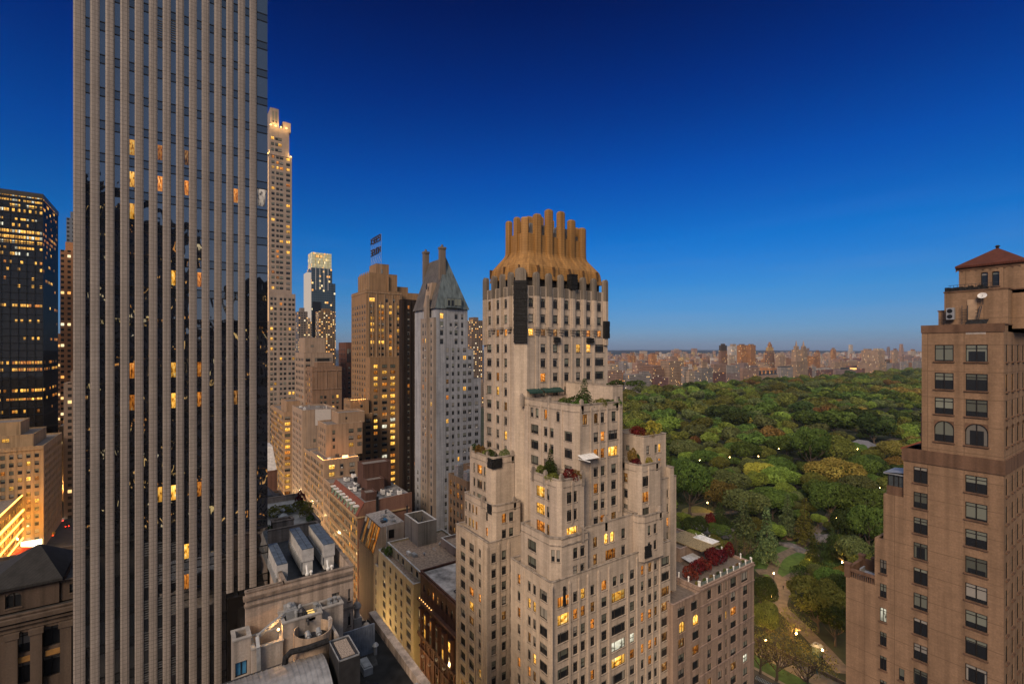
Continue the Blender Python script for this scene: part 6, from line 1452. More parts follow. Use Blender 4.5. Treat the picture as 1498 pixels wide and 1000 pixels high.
# dim blocks behind the eye: they stand in the windows of the ribbed skyscraper
for i, (x, y, sx, sy, h, lit_) in enumerate(((150, -40, 40, 46, 150, .06), (210, 30, 46, 40, 128, .08), (120, -110, 40, 40, 175, .10), (260, -150, 60, 50, 140, .10), (300, 90, 60, 60, 95, .05), (120, 70, 40, 36, 82, .05), (90, 5, 24, 30, 96, .07), (240, -70, 40, 40, 190, .09), (70, -62, 26, 24, 80, .25))):
    b = empty('distant_tower', (x, y, 0), 'office block reflected in the glass of the ribbed skyscraper', 'office block', 'blocks reflected in glass')
    mb = MB(); mb.xbox(x, x + sx, y, y + sy, 0, h); mb.obj('wall', citywall('reflected_wall_%d' % (i % 3), [(.20, .17, .15), (.10, .095, .09), (.28, .21, .16)][i % 3], (.02, .02, .02), 3, 3.6, (.10, .06, .13)[i % 3]), b, eye=False)
    mb = MB(); mb.xbox(x + sx * .2, x + sx * .7, y + sy * .2, y + sy * .7, h, h + 7); mb.obj('roof_bulkhead', METAL_D, b, eye=False)

# odds and ends on the roofs
def roof_bits(w0, w1, n0, n1, z, k, where, seed):
    rr = random.Random(seed)
    for i in range(k):
        w, n = rr.uniform(w0, w1), rr.uniform(n0, n1); t = rr.randrange(4); mb = MB()
        if t == 0: a, b, h = rr.uniform(.5, 1.2), rr.uniform(.4, 1), rr.uniform(.6, 1.5); mb.box(w - a, w + a, n - b, n + b, z, z + h); mb.box(w - a * .8, w + a * .8, n - b * .8, n + b * .8, z + h, z + h + .12); nm, l, c = 'roof_unit', 'grey air handling unit', 'roof unit'
        elif t == 1: mb.cyl(-w, n, z, z + 1.1, .22, n=8); mb.cyl(-w, n, z + 1.1, z + 1.4, .42, .2, 8); nm, l, c = 'roof_vent', 'capped round vent pipe', 'vent'
        elif t == 2:
            L = rr.uniform(1.5, 3.5)
            mb.tube((-w, n, z + .35), (-w + L, n, z + .35), .13); mb.tube((-w + L, n, z + .35), (-w + L, n, z), .13); mb.tube((-w, n, z + .35), (-w, n + rr.uniform(1, 2), z + .35), .13); nm, l, c = 'roof_pipe', 'bent grey pipe run', 'pipe'
        else: mb.box(w - .7, w + .7, n - .7, n + .7, z, z + .5); mb.prism([(-w - .75, n - .75), (-w + .75, n - .75), (-w + .75, n + .75), (-w - .75, n + .75)], z + .5, z + .8, 0, None, [(-w - .2, n - .2), (-w + .2, n - .2), (-w + .2, n + .2), (-w - .2, n + .2)]); nm, l, c = 'roof_skylight', 'small hipped skylight', 'skylight'
        top(nm, l + ' on the ' + where, c, mb, [METAL_G, METAL_L, METAL_D, METAL_G][rr.randrange(4)], l.split()[-1] + 's on the ' + where)
roof_bits(120, 134, 55, 70, -60.5, 9, 'yellow apartment house roof', 1); roof_bits(97, 112, 53, 62, -57.0, 6, 'pale gravel roof of the dark brown building', 2)
roof_bits(119, 131, 68, 82, -58.2, 5, 'pinkish stepped penthouse', 3); roof_bits(152, 163, 55, 60, -56.6, 4, 'white slanted-glass house', 4); roof_bits(259, 280, 53, 65, -31.2, 7, 'blank-walled tan building', 5)
roof_bits(216, 221, 54, 64, -47.8, 4, 'orange-lit roof terrace', 6); roof_bits(304, 322, n2 + 2, n2 + 8, 6.4, 3, 'banded office block', 7); roof_bits(66, 79, 83.6, 84.4, -49.9, 0, '', 8); roof_bits(41, 60, 16, 21, -37.3, 8, 'flat black roof by the street', 9)
roof_bits(57.4, 59.5, 9.8, 12.0, -30.3, 4, 'pebble roof of the plant building', 14); roof_bits(82, 95, 11, 17, -28.2, 5, 'planted roof terrace', 11); roof_bits(236, 245, 70, 78, -32.4, 4, 'lower wing of the brown hotel', 12)
# ------------------------------------------------------------------ far side of the park: every block its own thing
SKM = {'pink': (.36, .225, .165), 'tan': (.38, .265, .18), 'cream': (.46, .36, .27), 'grey': (.28, .25, .235), 'maroon': (.17, .085, .075), 'orange': (.42, .20, .085), 'mauve': (.25, .18, .165), 'white': (.52, .47, .42), 'brown': (.23, .13, .085), 'dark': (.07, .055, .045), 'gold': (.50, .34, .14), 'slate': (.05, .055, .065)}
SKW = {k: citywall('far_wall_' + k, v, (.055, .045, .04), 3.6, 3.4, .055 if k not in ('slate',) else .02) for k, v in SKM.items()}
SKR = plain('far_roof', (.20, .16, .14), .95, var=.5, scale=.05)
def skyb(name, lab, xl, xs, xe, yt, w, c, setb=(), cat='apartment block', roofs=(), group=None, zb=-90):
    """block whose south-east corner bears xs, east wall runs to xe, south wall to xl; setb = upper steps (fraction of plan, top y)"""
    n0, n1 = nE(xs, w), nE(xe, w)
    w1 = max(w + 8, min(w + 70, wS(xl, n0)))
    b = empty(name, (-w, n0, 0), lab, cat, group)
    z = zat(yt, w, n0); mb = MB(); mb.box(w, w1, n0, n1, zb, z, 0, 1); mb.obj('wall', [SKW[c], SKR], b)
    zz = z
    for (a0, a1, b0, b1, y2, c2) in setb:
        z2 = zat(y2, w, n0); mb = MB(); mb.box(w + (w1 - w) * b0, w + (w1 - w) * b1, n0 + (n1 - n0) * a0, n0 + (n1 - n0) * a1, zz - .01 if a0 >= 0 else z, z2, 0, 1); mb.obj('upper_storeys', [SKW[c2 or c], SKR], b)
    for (a, q, r, y2, y3, c2) in roofs:
        z2, z3 = zat(y2, w, n0), zat(y3, w, n0); mb = MB(); mb.cyl(-(w + (w1 - w) * q), n0 + (n1 - n0) * a, z2, z3, r, r * .15, 8); mb.obj('spire', SKW[c2], b)
    return b, n0, n1, w1, z
CPW = 640
MAIN = [
 ('apartment_block', 'tan pilastered block just right of the cream tower', 882, 889, 910, 542, CPW, 'pink', [(.2, .8, .1, .8, 533, 'cream')], []),
 ('apartment_block', 'broad grey-beige block above the left edge of the park', 911, 921, 953, 548, CPW, 'grey', [(.6, .95, .1, .6, 544, None)], []),
 ('apartment_block', 'dark maroon block right of the broad grey-beige one', 951, 957, 978, 553, CPW + 4, 'maroon', [(.1, .6, .2, .8, 549, None)], []),
 ('apartment_tower', 'tall tan slab with stepped top, high above the maroon block', 966, 979, 1000, 528, CPW + 30, 'tan', [(.25, .8, .2, .7, 521, 'pink')], []),
 ('apartment_block', 'pale grey narrow block right of the tall tan slab', 998, 1001, 1007, 536, CPW + 10, 'grey', [], []),
 ('apartment_block', 'light grey six-bay block with dark cornice', 1006, 1008, 1015, 543, CPW, 'cream', [(.2, .8, .2, .7, 540, 'tan')], []),
 ('apartment_block', 'light grey block with two lit bays beside the dark-corniced one', 1013, 1016, 1024, 543, CPW, 'grey', [(.4, .9, .2, .7, 541, 'mauve')], []),
 ('apartment_block', 'wide light grey block with tan tower stump on its roof', 1022, 1026, 1043, 538, CPW, 'grey', [(.2, .5, .2, .7, 529, 'tan')], []),
 ('apartment_block', 'maroon brick block with tan upper floors', 1040, 1044, 1062, 545, CPW, 'maroon', [(.0, 1, .0, .9, 532, 'pink')], []),
 ('apartment_block', 'mauve-grey block with heavy cornice under the black-topped tower', 1060, 1063, 1083, 546, CPW, 'mauve', [(.0, .95, .0, .9, 534, 'grey')], []),
 ('black_topped_tower', 'brown tower with a black blocky top', 1052, 1055, 1064, 513, CPW + 130, 'brown', [(.05, .95, .05, .95, 505, 'dark'), (.25, .75, .2, .8, 502.5, 'dark')], []),
 ('glass_slab', 'cream and blue-grey slab between the black-topped tower and the brown twins', 1064, 1071, 1079, 506, CPW + 230, 'white', [(.3, .9, .2, .8, 503, 'cream')], []),
 ('brown_slab_tower', 'orange-brown slab tower, left one of the twin slabs', 1078, 1084.5, 1092, 504.5, CPW + 90, 'orange', [(.2, .8, .2, .8, 503, 'brown')], []),
 ('brown_slab_tower', 'orange-brown slab tower, right one of the twin slabs', 1092, 1098, 1105.5, 504.5, CPW + 95, 'orange', [(.2, .8, .2, .8, 503, 'brown')], []),
 ('apartment_block', 'long tan block at the foot of the brown twin slabs', 1082, 1086, 1110, 538, CPW, 'pink', [(.5, .95, .1, .8, 535, 'mauve')], []),
 ('gabled_mansion_block', 'low tan mansion block with dark steep gables', 1108, 1111, 1139, 549, CPW, 'tan', [], []),
 ('apartment_block', 'grey block with a flat teal-grey roof right of the gabled mansion', 1137, 1142, 1160, 537, CPW, 'grey', [(.0, .9, .1, .9, 535.5, 'slate')], []),
 ('stepped_red_tower', 'red and gold stepped tower rising behind the gabled mansion', 1119, 1124, 1133, 513, CPW + 180, 'brown', [(.1, .9, .1, .9, 508, 'gold'), (.25, .7, .2, .7, 503, 'orange'), (.35, .55, .3, .6, 500, 'orange')], []),
 ('twin_towered_block', 'tan block carrying twin spired towers', 1157, 1165, 1182, 529, CPW, 'tan', [(-.02, .36, .05, .85, 511, 'tan'), (.60, .98, .05, .85, 511, 'tan'), (.04, .28, .15, .6, 506, 'tan'), (.66, .9, .15, .6, 506, 'tan')], [(.16, .38, 3.2, 506, 498, 'tan'), (.78, .38, 3.2, 506, 498, 'tan')]),
 ('apartment_block', 'red striped block right of the twin-spired one', 1180, 1182, 1188, 537, CPW, 'maroon', [], []),
 ('apartment_block', 'pale grey block at the left end of the museum', 1186, 1188, 1194, 536, CPW, 'grey', [(.2, .7, .2, .7, 533, 'tan')], []),
 ('museum', 'long low dark-red museum with a pale roof line', 1192, 1194, 1236, 541, CPW + 8, 'maroon', [(.05, .45, .1, .9, 538.5, 'white')], []),
 ('apartment_block', 'long beige block behind the museum', 1215, 1221, 1257, 529, CPW + 120, 'tan', [(.6, .95, .2, .8, 527, 'cream')], []),
 ('museum_wing', 'low museum wing with a brightly lit golden end', 1218, 1222, 1253, 541, CPW + 2, 'mauve', [(.3, .7, .2, .8, 538, 'slate')], []),
 ('palatial_block', 'massive golden-tan block with stepped chateau roofs', 1254, 1286, 1297, 529, CPW, 'tan', [(-.02, .9, .05, .8, 512, 'tan'), (.1, .9, .1, .3, 509.5, 'cream'), (.1, .6, .55, .75, 510, 'tan')], []),
 ('apartment_block', 'dark grey block right of the massive golden-tan one', 1295, 1297, 1305, 531, CPW, 'grey', [(.0, .6, .1, .8, 526, 'dark')], []),
 ('apartment_block', 'grey and orange block with tall lit middle', 1303, 1306, 1316, 531, CPW, 'mauve', [(.2, .7, .1, .8, 524, 'tan')], []),
 ('apartment_block', 'blue-grey block second from the hotel edge', 1314, 1318, 1329, 529, CPW, 'grey', [(.1, .5, .1, .8, 521, 'pink')], []),
 ('apartment_block', 'small orange-brown block at the far right end of the park', 1327, 1329, 1334, 530, CPW, 'orange', [], []),
 ('apartment_block', 'grey block touching the brown hotel edge', 1332, 1335, 1352, 528, CPW, 'grey', [(.1, .8, .1, .8, 524, 'mauve')], []),
 ('slim_white_tower', 'slim pale yellow tower standing alone against the river', 1240, 1243.5, 1248, 513, CPW + 700, 'white', [(.2, 1, .1, .9, 504, 'white')], []),
 ('slim_tan_tower', 'slim tan tower rising far right near the brown hotel', 1315, 1318.5, 1322, 509, CPW + 420, 'pink', [(.1, .9, .1, .9, 503, 'pink')], []),
 ('slim_grey_tower', 'small slim grey tower left of the slim tan one', 1297, 1299, 1302, 509, CPW + 600, 'mauve', [(.2, .9, .1, .9, 507, 'mauve')], []),
 ('apartment_tower', 'tan tower with brown cap between the slim grey and slim tan ones', 1304, 1308, 1314, 512, CPW + 300, 'tan', [(.3, .8, .2, .7, 509.5, 'brown')], []),
 ('apartment_tower', 'cream block with a red cap near the brown hotel edge', 1328, 1332, 1340, 513, CPW + 260, 'cream', [(.4, .9, .2, .8, 510.5, 'orange')], []),
 ('apartment_tower', 'orange-brown block pair far left beyond the maroon block', 918, 921, 930, 520, CPW + 500, 'orange', [(.3, .9, .2, .8, 515, 'pink')], []),
 ('apartment_tower', 'cream slab on the far river bluff, left of centre', 936, 937, 947, 513.2, CPW + 1500, 'cream', [], []),
 ('apartment_tower', 'orange tower far left with a darker neighbour', 948, 953, 961, 518, CPW + 420, 'orange', [(.2, .8, .2, .8, 516, 'brown')], []),
 ('apartment_tower', 'pink block cluster alone on the far river bluff', 982, 986, 997, 511.5, CPW + 1900, 'pink', [(.3, .7, .2, .8, 510, 'cream')], []),
 ('apartment_tower', 'lone pink slab on the bluff left of the black-topped tower', 1011, 1014, 1020, 509.5, CPW + 2100, 'pink', [], []),
 ('apartment_tower', 'orange round-shouldered tower right of the twin-spired block', 1216, 1218, 1223, 511, CPW + 260, 'orange', [(.2, .8, .2, .8, 508.5, 'pink')], []),
 ('apartment_tower', 'glowing tan block right behind the twin-spired one', 1191, 1194, 1200, 515, CPW + 330, 'orange', [(.3, .8, .2, .8, 512, 'brown')], []),
 ('apartment_tower', 'grey midrise high behind the twin-spired block', 1176, 1179, 1184, 509, CPW + 900, 'mauve', [], []),
 ('apartment_tower', 'orange block cluster left of the twin-spired one', 1134, 1140, 1149, 519, CPW + 160, 'tan', [(.3, .9, .2, .8, 516, 'cream')], []),
]
LAND = []
for nm_, lab, xl, xs, xe, yt, w, c, sb, rf in MAIN:
    b, n0, n1, w1, z = skyb(nm_, lab, xl, xs, xe, yt, w, c, sb, roofs=rf)
    LAND.append(((xs + xe) / 2, w, lab))
    if nm_ == 'gabled_mansion_block':
        for k in range(5):
            a = n0 + (n1 - n0) * (k + .1) / 5; e_ = n0 + (n1 - n0) * (k + .85) / 5
            mb = MB(); mb.prism([(-w1 + 2, a), (-w - 1, a), (-w - 1, e_), (-w1 + 2, e_)], z, z + 12, 0, None, [(-w1 + 8, (a + e_) / 2 - .6), (-w - 7, (a + e_) / 2 - .6), (-w - 7, (a + e_) / 2 + .6), (-w1 + 8, (a + e_) / 2 + .6)]); mb.obj('gable_roof', SKW['slate'], b)
    if nm_ == 'museum_wing':
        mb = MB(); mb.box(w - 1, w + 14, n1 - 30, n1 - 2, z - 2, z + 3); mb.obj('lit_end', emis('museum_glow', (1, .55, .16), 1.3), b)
rr = random.Random(77)
TONE = {'pink': 'pinkish', 'tan': 'tan', 'cream': 'cream', 'grey': 'grey', 'maroon': 'dark red', 'orange': 'orange-brown', 'mauve': 'mauve', 'white': 'whitish', 'brown': 'brown', 'gold': 'golden'}
used = {}; FILL = []
tries = 0
while len(FILL) < 252 and tries < 6000:
    tries += 1
    px = rr.uniform(884, 1352); q = rr.random()
    w = CPW + 45 + 1900 * q ** 1.7
    t = T(px); d = w / (CT - ST * t); n = d * (ST + CT * t)
    if n < 150 and w < 700: continue
    sw, sn = rr.uniform(16, 42), rr.uniform(16, 46)
    if any(abs(w - a) < (sw + c) * .55 and abs(n - b) < (sn + e_) * .55 for a, b, c, e_ in FILL): continue
    h = rr.choice((18, 22, 26, 30, 36, 44, 52)) * rr.uniform(.8, 1.15)
    if w > 1100: h *= .8
    if rr.random() < .07: h *= 1.5
    yt = HY - (h - H) / d * F
    if yt < 511: h = H - (512.5 + rr.random() * 3 - HY) / F * d
    FILL.append((w, n, sw, sn))
    c = rr.choice(('pink', 'pink', 'tan', 'tan', 'cream', 'grey', 'maroon', 'orange', 'orange', 'mauve', 'white', 'brown'))
    k = rr.randrange(4)
    near = min(LAND, key=lambda L: abs(L[0] - px) + .01 * abs(L[1] - w))
    side = 'left of' if px < near[0] - 3 else ('right of' if px > near[0] + 3 else 'behind')
    rank = 'far beyond' if w > CPW + 700 else ('some way behind' if w > CPW + 250 else 'close behind')
    size = 'low' if h < 26 else ('midrise' if h < 42 else 'tall')
    rf_ = ('with a flat roof', 'with one roof box', 'with a water tank', 'with a stepped top')[k]
    short = ' '.join(near[2].split()[:4])
    lab = f'{size} {TONE[c]} block {rf_}, {side} and {rank} the {short}'
    lab = ' '.join(lab.split()[:16])
    b = empty('apartment_block', (-w, n, 0), lab, 'apartment block', 'rooftops beyond the park')
    mb = MB(); mb.xbox(-w - sw / 2, -w + sw / 2, n - sn / 2, n + sn / 2, 0, h, 0, 1); mb.obj('wall', [SKW[c], SKR], b, eye=False)
    if k == 1: mb = MB(); mb.xbox(-w - sw * .3, -w + sw * .1, n - sn * .2, n + sn * .25, h, h + 4.5); mb.obj('roof_box', SKW[rr.choice(('pink', 'tan', 'cream', 'brown'))], b, eye=False)
    if k == 2:
        mb = MB(); mb.cyl(-w, n, h + 2.5, h + 6, 2.2, n=10); mb.cyl(-w, n, h + 6, h + 7.6, 2.4, .2, 10)
        for a in (-1.4, 1.4): mb.tube((-w + a, n + a, h), (-w + a, n + a, h + 2.5), .2, n=4)
        mb.obj('water_tank', SKW['brown'], b, eye=False)
    if k == 3: mb = MB(); mb.xbox(-w - sw * .4, -w + sw * .35, n - sn * .35, n + sn * .4, h, h + 6, 0, 1); mb.obj('upper_storeys', [SKW[c], SKR], b, eye=False)
# past these the roofs run together into one mass
keys = ['pink', 'tan', 'cream', 'grey', 'maroon', 'orange', 'mauve', 'white', 'brown', 'gold']; mb = MB()
for i in range(1500):
    px = rr.uniform(884, 1352); w = CPW + 330 + 2100 * rr.random() ** 1.2; t = T(px); d = w / (CT - ST * t); n = d * (ST + CT * t)
    a, b = rr.uniform(5, 14), rr.uniform(5, 15); h = rr.choice((14, 18, 22, 26, 34, 44)) * rr.uniform(.8, 1.2)
    if d > 2600: h += rr.uniform(0, 26)
    if HY - (h - H) / d * F < 512.6: h = H - rr.uniform(2, 5) / F * d
    mb.xbox(-w - a, -w + a, n - b, n + b, -90, h - H, rr.randrange(10), 10)
    if i % 3 == 0: mb.xbox(-w - a * .4, -w + a * .3, n - b * .4, n + b * .3, h - H, h - H + 4, rr.randrange(10), 10)
o = mb.obj('distant_rooftops', [SKW[k] for k in keys] + [SKR]); o['kind'] = 'stuff'; o['label'] = 'mass of small far rooftops running back to the river'; o['category'] = 'rooftops'
# hills across the river, river
mb = MB(); rr = random.Random(5); prev = None
for k in range(121):
    n = -500 + k * 95; z0 = -10 - 8 * (n > 3500) + rr.uniform(-3, 3) + 5 * math.sin(k * .35)
    p = ((-3300, n, -90), (-3500, n, z0 - 16), (-4600, n, z0 - 6), (-7500, n, z0 + 1))
    if prev:
        for a in range(3): mb.quad([prev[a], p[a], p[a + 1], prev[a + 1]])
    prev = p
structure(mb.obj('hills', plain('haze_blue_wooded_hills', (.030, .042, .055), .95, var=.6, scale=.01)))  # blue haze of distance is put into the hill colour
mb = MB(); mb.quad([(-3400, -1500, -88.5), (-2700, -1500, -88.5), (-2700, 12000, -88.5), (-3400, 12000, -88.5)]); structure(mb.obj('water', plain('river_water', (.04, .05, .06), .6)))
mb = MB(); mb.xbox(-30000, 1500, -6000, 30000, -91, -90); structure(mb.obj('ground', plain('city_ground', (.055, .048, .042), .9, var=.5, scale=.02)))
# streets
ASP = plain('asphalt', (.045, .043, .042), .7, var=.3, scale=.3)
PAV = plain('pavement_concrete', (.22, .19, .16), .85, var=.25, scale=.6)
def sheet(name, w0, w1, n0, n1, z, m):
    mb = MB(); mb.quad([(-w1, n0, z), (-w0, n0, z), (-w0, n1, z), (-w1, n1, z)]); return structure(mb.obj(name, m))
sheet('road', -100, 1500, 34, 48, -89.99, ASP); sheet('road', -100, 1500, -56, -34, -89.99, ASP); sheet('road', -100, 900, 115, 133, -89.99, ASP); sheet('road', 30, 56, -300, 114.9, -89.985, ASP)
for n0, n1 in ((48.01, 50.9), (31, 33.99), (111, 114.98), (-59, -56.01), (-33.99, -30)):
    mb = MB(); mb.box(57, 1500, n0, n1, -90, -89.86); structure(mb.obj('pavement', PAV))
# street lamps, cars
ORD = ['first', 'second', 'third', 'fourth', 'fifth', 'sixth', 'seventh', 'eighth', 'ninth', 'tenth', 'eleventh', 'twelfth']
LB = emis('street_lamp_bulb', (1, .62, .22), 30)
def street_lamp(x, y, h, lab, e, group, c=(1, .60, .22), z=-90):
    b = empty('street_lamp', (x, y, z + H), lab, 'street lamp', group)
    mb = MB(); mb.cyl(x, y, z, z + h, .11, .06, 8); mb.cyl(x, y, z, z + .8, .2, .14, 8); mb.obj('post', plain('black_lamp_post', (.006, .006, .006), .9), b)
    mb = MB(); mb.ball(x, y, z + h + .22, .24, .3, 8); mb.obj('globe', LB, b)
    if e: glow(x, y, z + h + .7, e, c, 0.5 if e > 3500 else .3)
    return b
for i in range(9):
    x = 84 + i * 27
    street_lamp(-x, 43.0, 8, f'{ORD[i]} tall street lamp from the near end of the narrow canyon street', 3600 if i < 4 else 4200, 'street lamps in the canyon street', (1, .64, .25))
for i in range(6):
    x = 262 + i * 30
    street_lamp(-x, -56.8, 8, f'{ORD[i]} tall street lamp along the bright street by the gilded store', 2600, 'street lamps in the bright street', (1, .58, .2))
CARC = [plain('yellow_car_paint', (.55, .33, .02), .3), plain('black_car_paint', (.02, .02, .022), .25), plain('silver_car_paint', (.4, .4, .4), .3), plain('white_car_paint', (.6, .6, .6), .3), plain('red_car_paint', (.3, .02, .02), .3)]
CN = ['yellow', 'black', 'silver', 'white', 'red']
TAIL = emis('tail_light', (1, .03, .01), 9); HEAD = emis('head_light', (1, .9, .7), 14)
def car(x, y, ci, lab, group, face=1):
    """face=1: drives west (tail lights towards the eye)"""
    b = empty('car', (x, y, 0), lab, 'car', group); z = -89.99
    mb = MB(); f = -face
    pr = [(-2.2, .35), (-2.15, .75), (-1.2, .88), (-.7, 1.4), (.9, 1.42), (1.6, .95), (2.2, .8), (2.2, .35)]
    for s in (0,):
        k = len(mb.v); mb.v += [(x + f * a, y - .85, z + c) for a, c in pr] + [(x + f * a, y + .85, z + c) for a, c in pr]; n = len(pr)
        for i in range(n): j = (i + 1) % n; mb.f.append((k + i, k + j, k + n + j, k + n + i)); mb.m.append(0)
        mb.f.append(tuple(k + i for i in range(n))); mb.f.append(tuple(k + n + i for i in range(n))); mb.m += [0, 0]
    mb.obj('body', CARC[ci], b)
    for a in (-1.35, 1.35):
        for c in (-.8, .8):
            mb = MB(); mb.tube((x + a, y + c - .1, z + .33), (x + a, y + c + .1, z + .33), .33, n=10); mb.obj('wheel', BLACKM, b)
    for c in (-.6, .6):
        mb = MB(); mb.xbox(x + f * -2.0 - .25, x + f * -2.0 + .25, y + c - .17, y + c + .17, z + .62, z + .8); mb.obj('tail_light' if face == 1 else 'tail_light', TAIL, b)
        mb = MB(); mb.xbox(x + f * 2.1 - .14, x + f * 2.1 + .14, y + c - .17, y + c + .17, z + .55, z + .75); mb.obj('headlight', HEAD, b)
    return b
for i, (w, n, c) in enumerate(((262, 46, 0), (271, 46.4, 1), (280, 46, 2), (290, 43, 0), (298, 46.2, 4), (309, 46, 1), (318, 43, 3), (330, 46, 0))):
    car(-w, n, c, f'{CN[c]} car with red tail lights at the end of the canyon street', 'cars in the canyon street')
for i, (w, n, c, f) in enumerate(((318, -50, 0, 1), (330, -46, 1, 1), (342, -50, 3, 1), (356, -46, 0, 1), (370, -50, 4, 1), (322, -41, 2, -1), (340, -41, 3, -1), (384, -50, 1, 1))):
    car(-w, n, c, f'{CN[c]} car in the bright street, ' + ('tail lights towards us' if f == 1 else 'head lights towards us'), 'cars in the bright street', f)
# ------------------------------------------------------------------ the park: ground, paths, rocks
GRASS = plain('park_ground', (.035, .040, .018), .95, var=.5, scale=.12)
def sheetpoly(name, pts, z, m, kind='structure'):
    mb = MB(); mb.quad([(-w, n, z) for w, n in pts]); o = mb.obj(name, m); o['kind'] = kind; return o
sheet('park_ground', -400, 632, 141.5, 3400, -89.96, GRASS)
LAWN = plain('lawn_grass', (.055, .105, .022), .95, var=.35, scale=.4)
PATHM = plain('path_paving', (.14, .11, .085), .9, var=.3, scale=.5)
def blob(pts, n=6, seed=0, j=.06):
    """rounded outline through ground points given by bearing"""
    g = [gnd(*p) for p in pts]; m = len(g); out = []
    for i in range(m):
        p0, p1, p2, p3 = g[i - 1], g[i], g[(i + 1) % m], g[(i + 2) % m]
        for k in range(n):
            t = k / n
            f = lambda a: .5 * (2 * p1[a] + (p2[a] - p0[a]) * t + (2 * p0[a] - 5 * p1[a] + 4 * p2[a] - p3[a]) * t * t + (3 * p1[a] - p0[a] - 3 * p2[a] + p3[a]) * t ** 3)
            out.append((f(0), f(1)))
    return out
PKW = []
def path(name, pts, wid, z, m=PATHM):
    g = [gnd(*p) for p in pts]; L = []; Rr = []
    c = []
    for i in range(len(g) - 1):
        p0, p1, p2, p3 = g[max(i - 1, 0)], g[i], g[i + 1], g[min(i + 2, len(g) - 1)]
        for k in range(8):
            t = k / 8
            f = lambda a: .5 * (2 * p1[a] + (p2[a] - p0[a]) * t + (2 * p0[a] - 5 * p1[a] + 4 * p2[a] - p3[a]) * t * t + (3 * p1[a] - p0[a] - 3 * p2[a] + p3[a]) * t ** 3)
            c.append((f(0), f(1)))
    c.append(g[-1]); mb = MB(); PKW.extend((a, b, wid * .55) for a, b in c)
    for i in range(len(c) - 1):
        dx, dy = c[i + 1][0] - c[i][0], c[i + 1][1] - c[i][1]; l = math.hypot(dx, dy) or 1; nx, ny = -dy / l * wid / 2, dx / l * wid / 2
        L.append((c[i][0] + nx, c[i][1] + ny)); Rr.append((c[i][0] - nx, c[i][1] - ny))
    for i in range(len(L) - 1): mb.quad([(-L[i][0], L[i][1], z), (-L[i + 1][0], L[i + 1][1], z), (-Rr[i + 1][0], Rr[i + 1][1], z), (-Rr[i][0], Rr[i][1], z)])
    return structure(mb.obj(name, m))
# pavement, verge and entrance walk beside the hotel
sheet('pavement', -100, 900, 133.3, 134.4, -89.95, PAV); sheet('verge', -100, 900, 134.4, 140, -89.94, LAWN); sheet('pavement', -100, 900, 140.1, 146.5, -89.93, plain('tan_walk', (.19, .145, .095), .9, var=.3, scale=.5))
mb = MB(); mb.box(40, 900, 146.5, 147.0, -90, -89.0); tag(mb.obj('park_wall', wallmat('park_wall_stone', (.16, .12, .09), stain=.5)), 'low brownstone wall along the park edge', 'wall')
path('path', [(1236, 985), (1200, 945), (1160, 905), (1141, 884), (1147, 858), (1128, 838), (1105, 836)], 4.6, -89.90)
path('path', [(1150, 848), (1172, 838), (1200, 842), (1240, 846)], 4, -89.895)
path('path', [(1128, 838), (1140, 815), (1168, 800), (1196, 775), (1212, 757), (1222, 735)], 4, -89.89)
path('path', [(990, 750), (1020, 752), (1060, 750), (1100, 742), (1130, 725), (1165, 712), (1200, 706)], 4.5, -89.885)
sheetpoly('lit_meadow', blob([(1000, 744), (1020, 740), (1042, 748), (1040, 757), (1012, 757), (998, 752)]), -89.92, plain('lit_look_grass', (.13, .12, .04), .95, var=.3, scale=.6))  # lit look of the clearing is put into the grass colour
sheetpoly('lawn', blob([(1135, 800), (1165, 792), (1188, 812), (1175, 835), (1140, 845), (1110, 838), (1090, 820), (1105, 805)]), -89.925, LAWN)
sheetpoly('lawn', blob([(1200, 822), (1225, 815), (1232, 832), (1206, 838)]), -89.925, LAWN)
sheetpoly('lawn', blob([(1283, 606), (1310, 602), (1350, 604), (1352, 614), (1315, 616), (1290, 612)]), -89.925, LAWN)
sheetpoly('lawn', blob([(1148, 592), (1180, 588), (1215, 591), (1195, 598), (1160, 597)]), -89.925, LAWN)
sheetpoly('lawn', blob([(1020, 612), (1050, 609), (1066, 615), (1030, 619)]), -89.925, LAWN)
sheetpoly('bare_ground', blob([(1140, 772), (1165, 770), (1180, 780), (1160, 790), (1140, 786)]), -89.915, plain('bare_earth', (.20, .115, .07), .95))
path('road', [(1080, 668), (1110, 665), (1140, 668), (1180, 672), (1235, 672), (1275, 652), (1320, 640)], 9, -89.88, PATHM)
ROCK = plain('grey_schist', (.12, .112, .115), .85, var=.45, scale=.35)
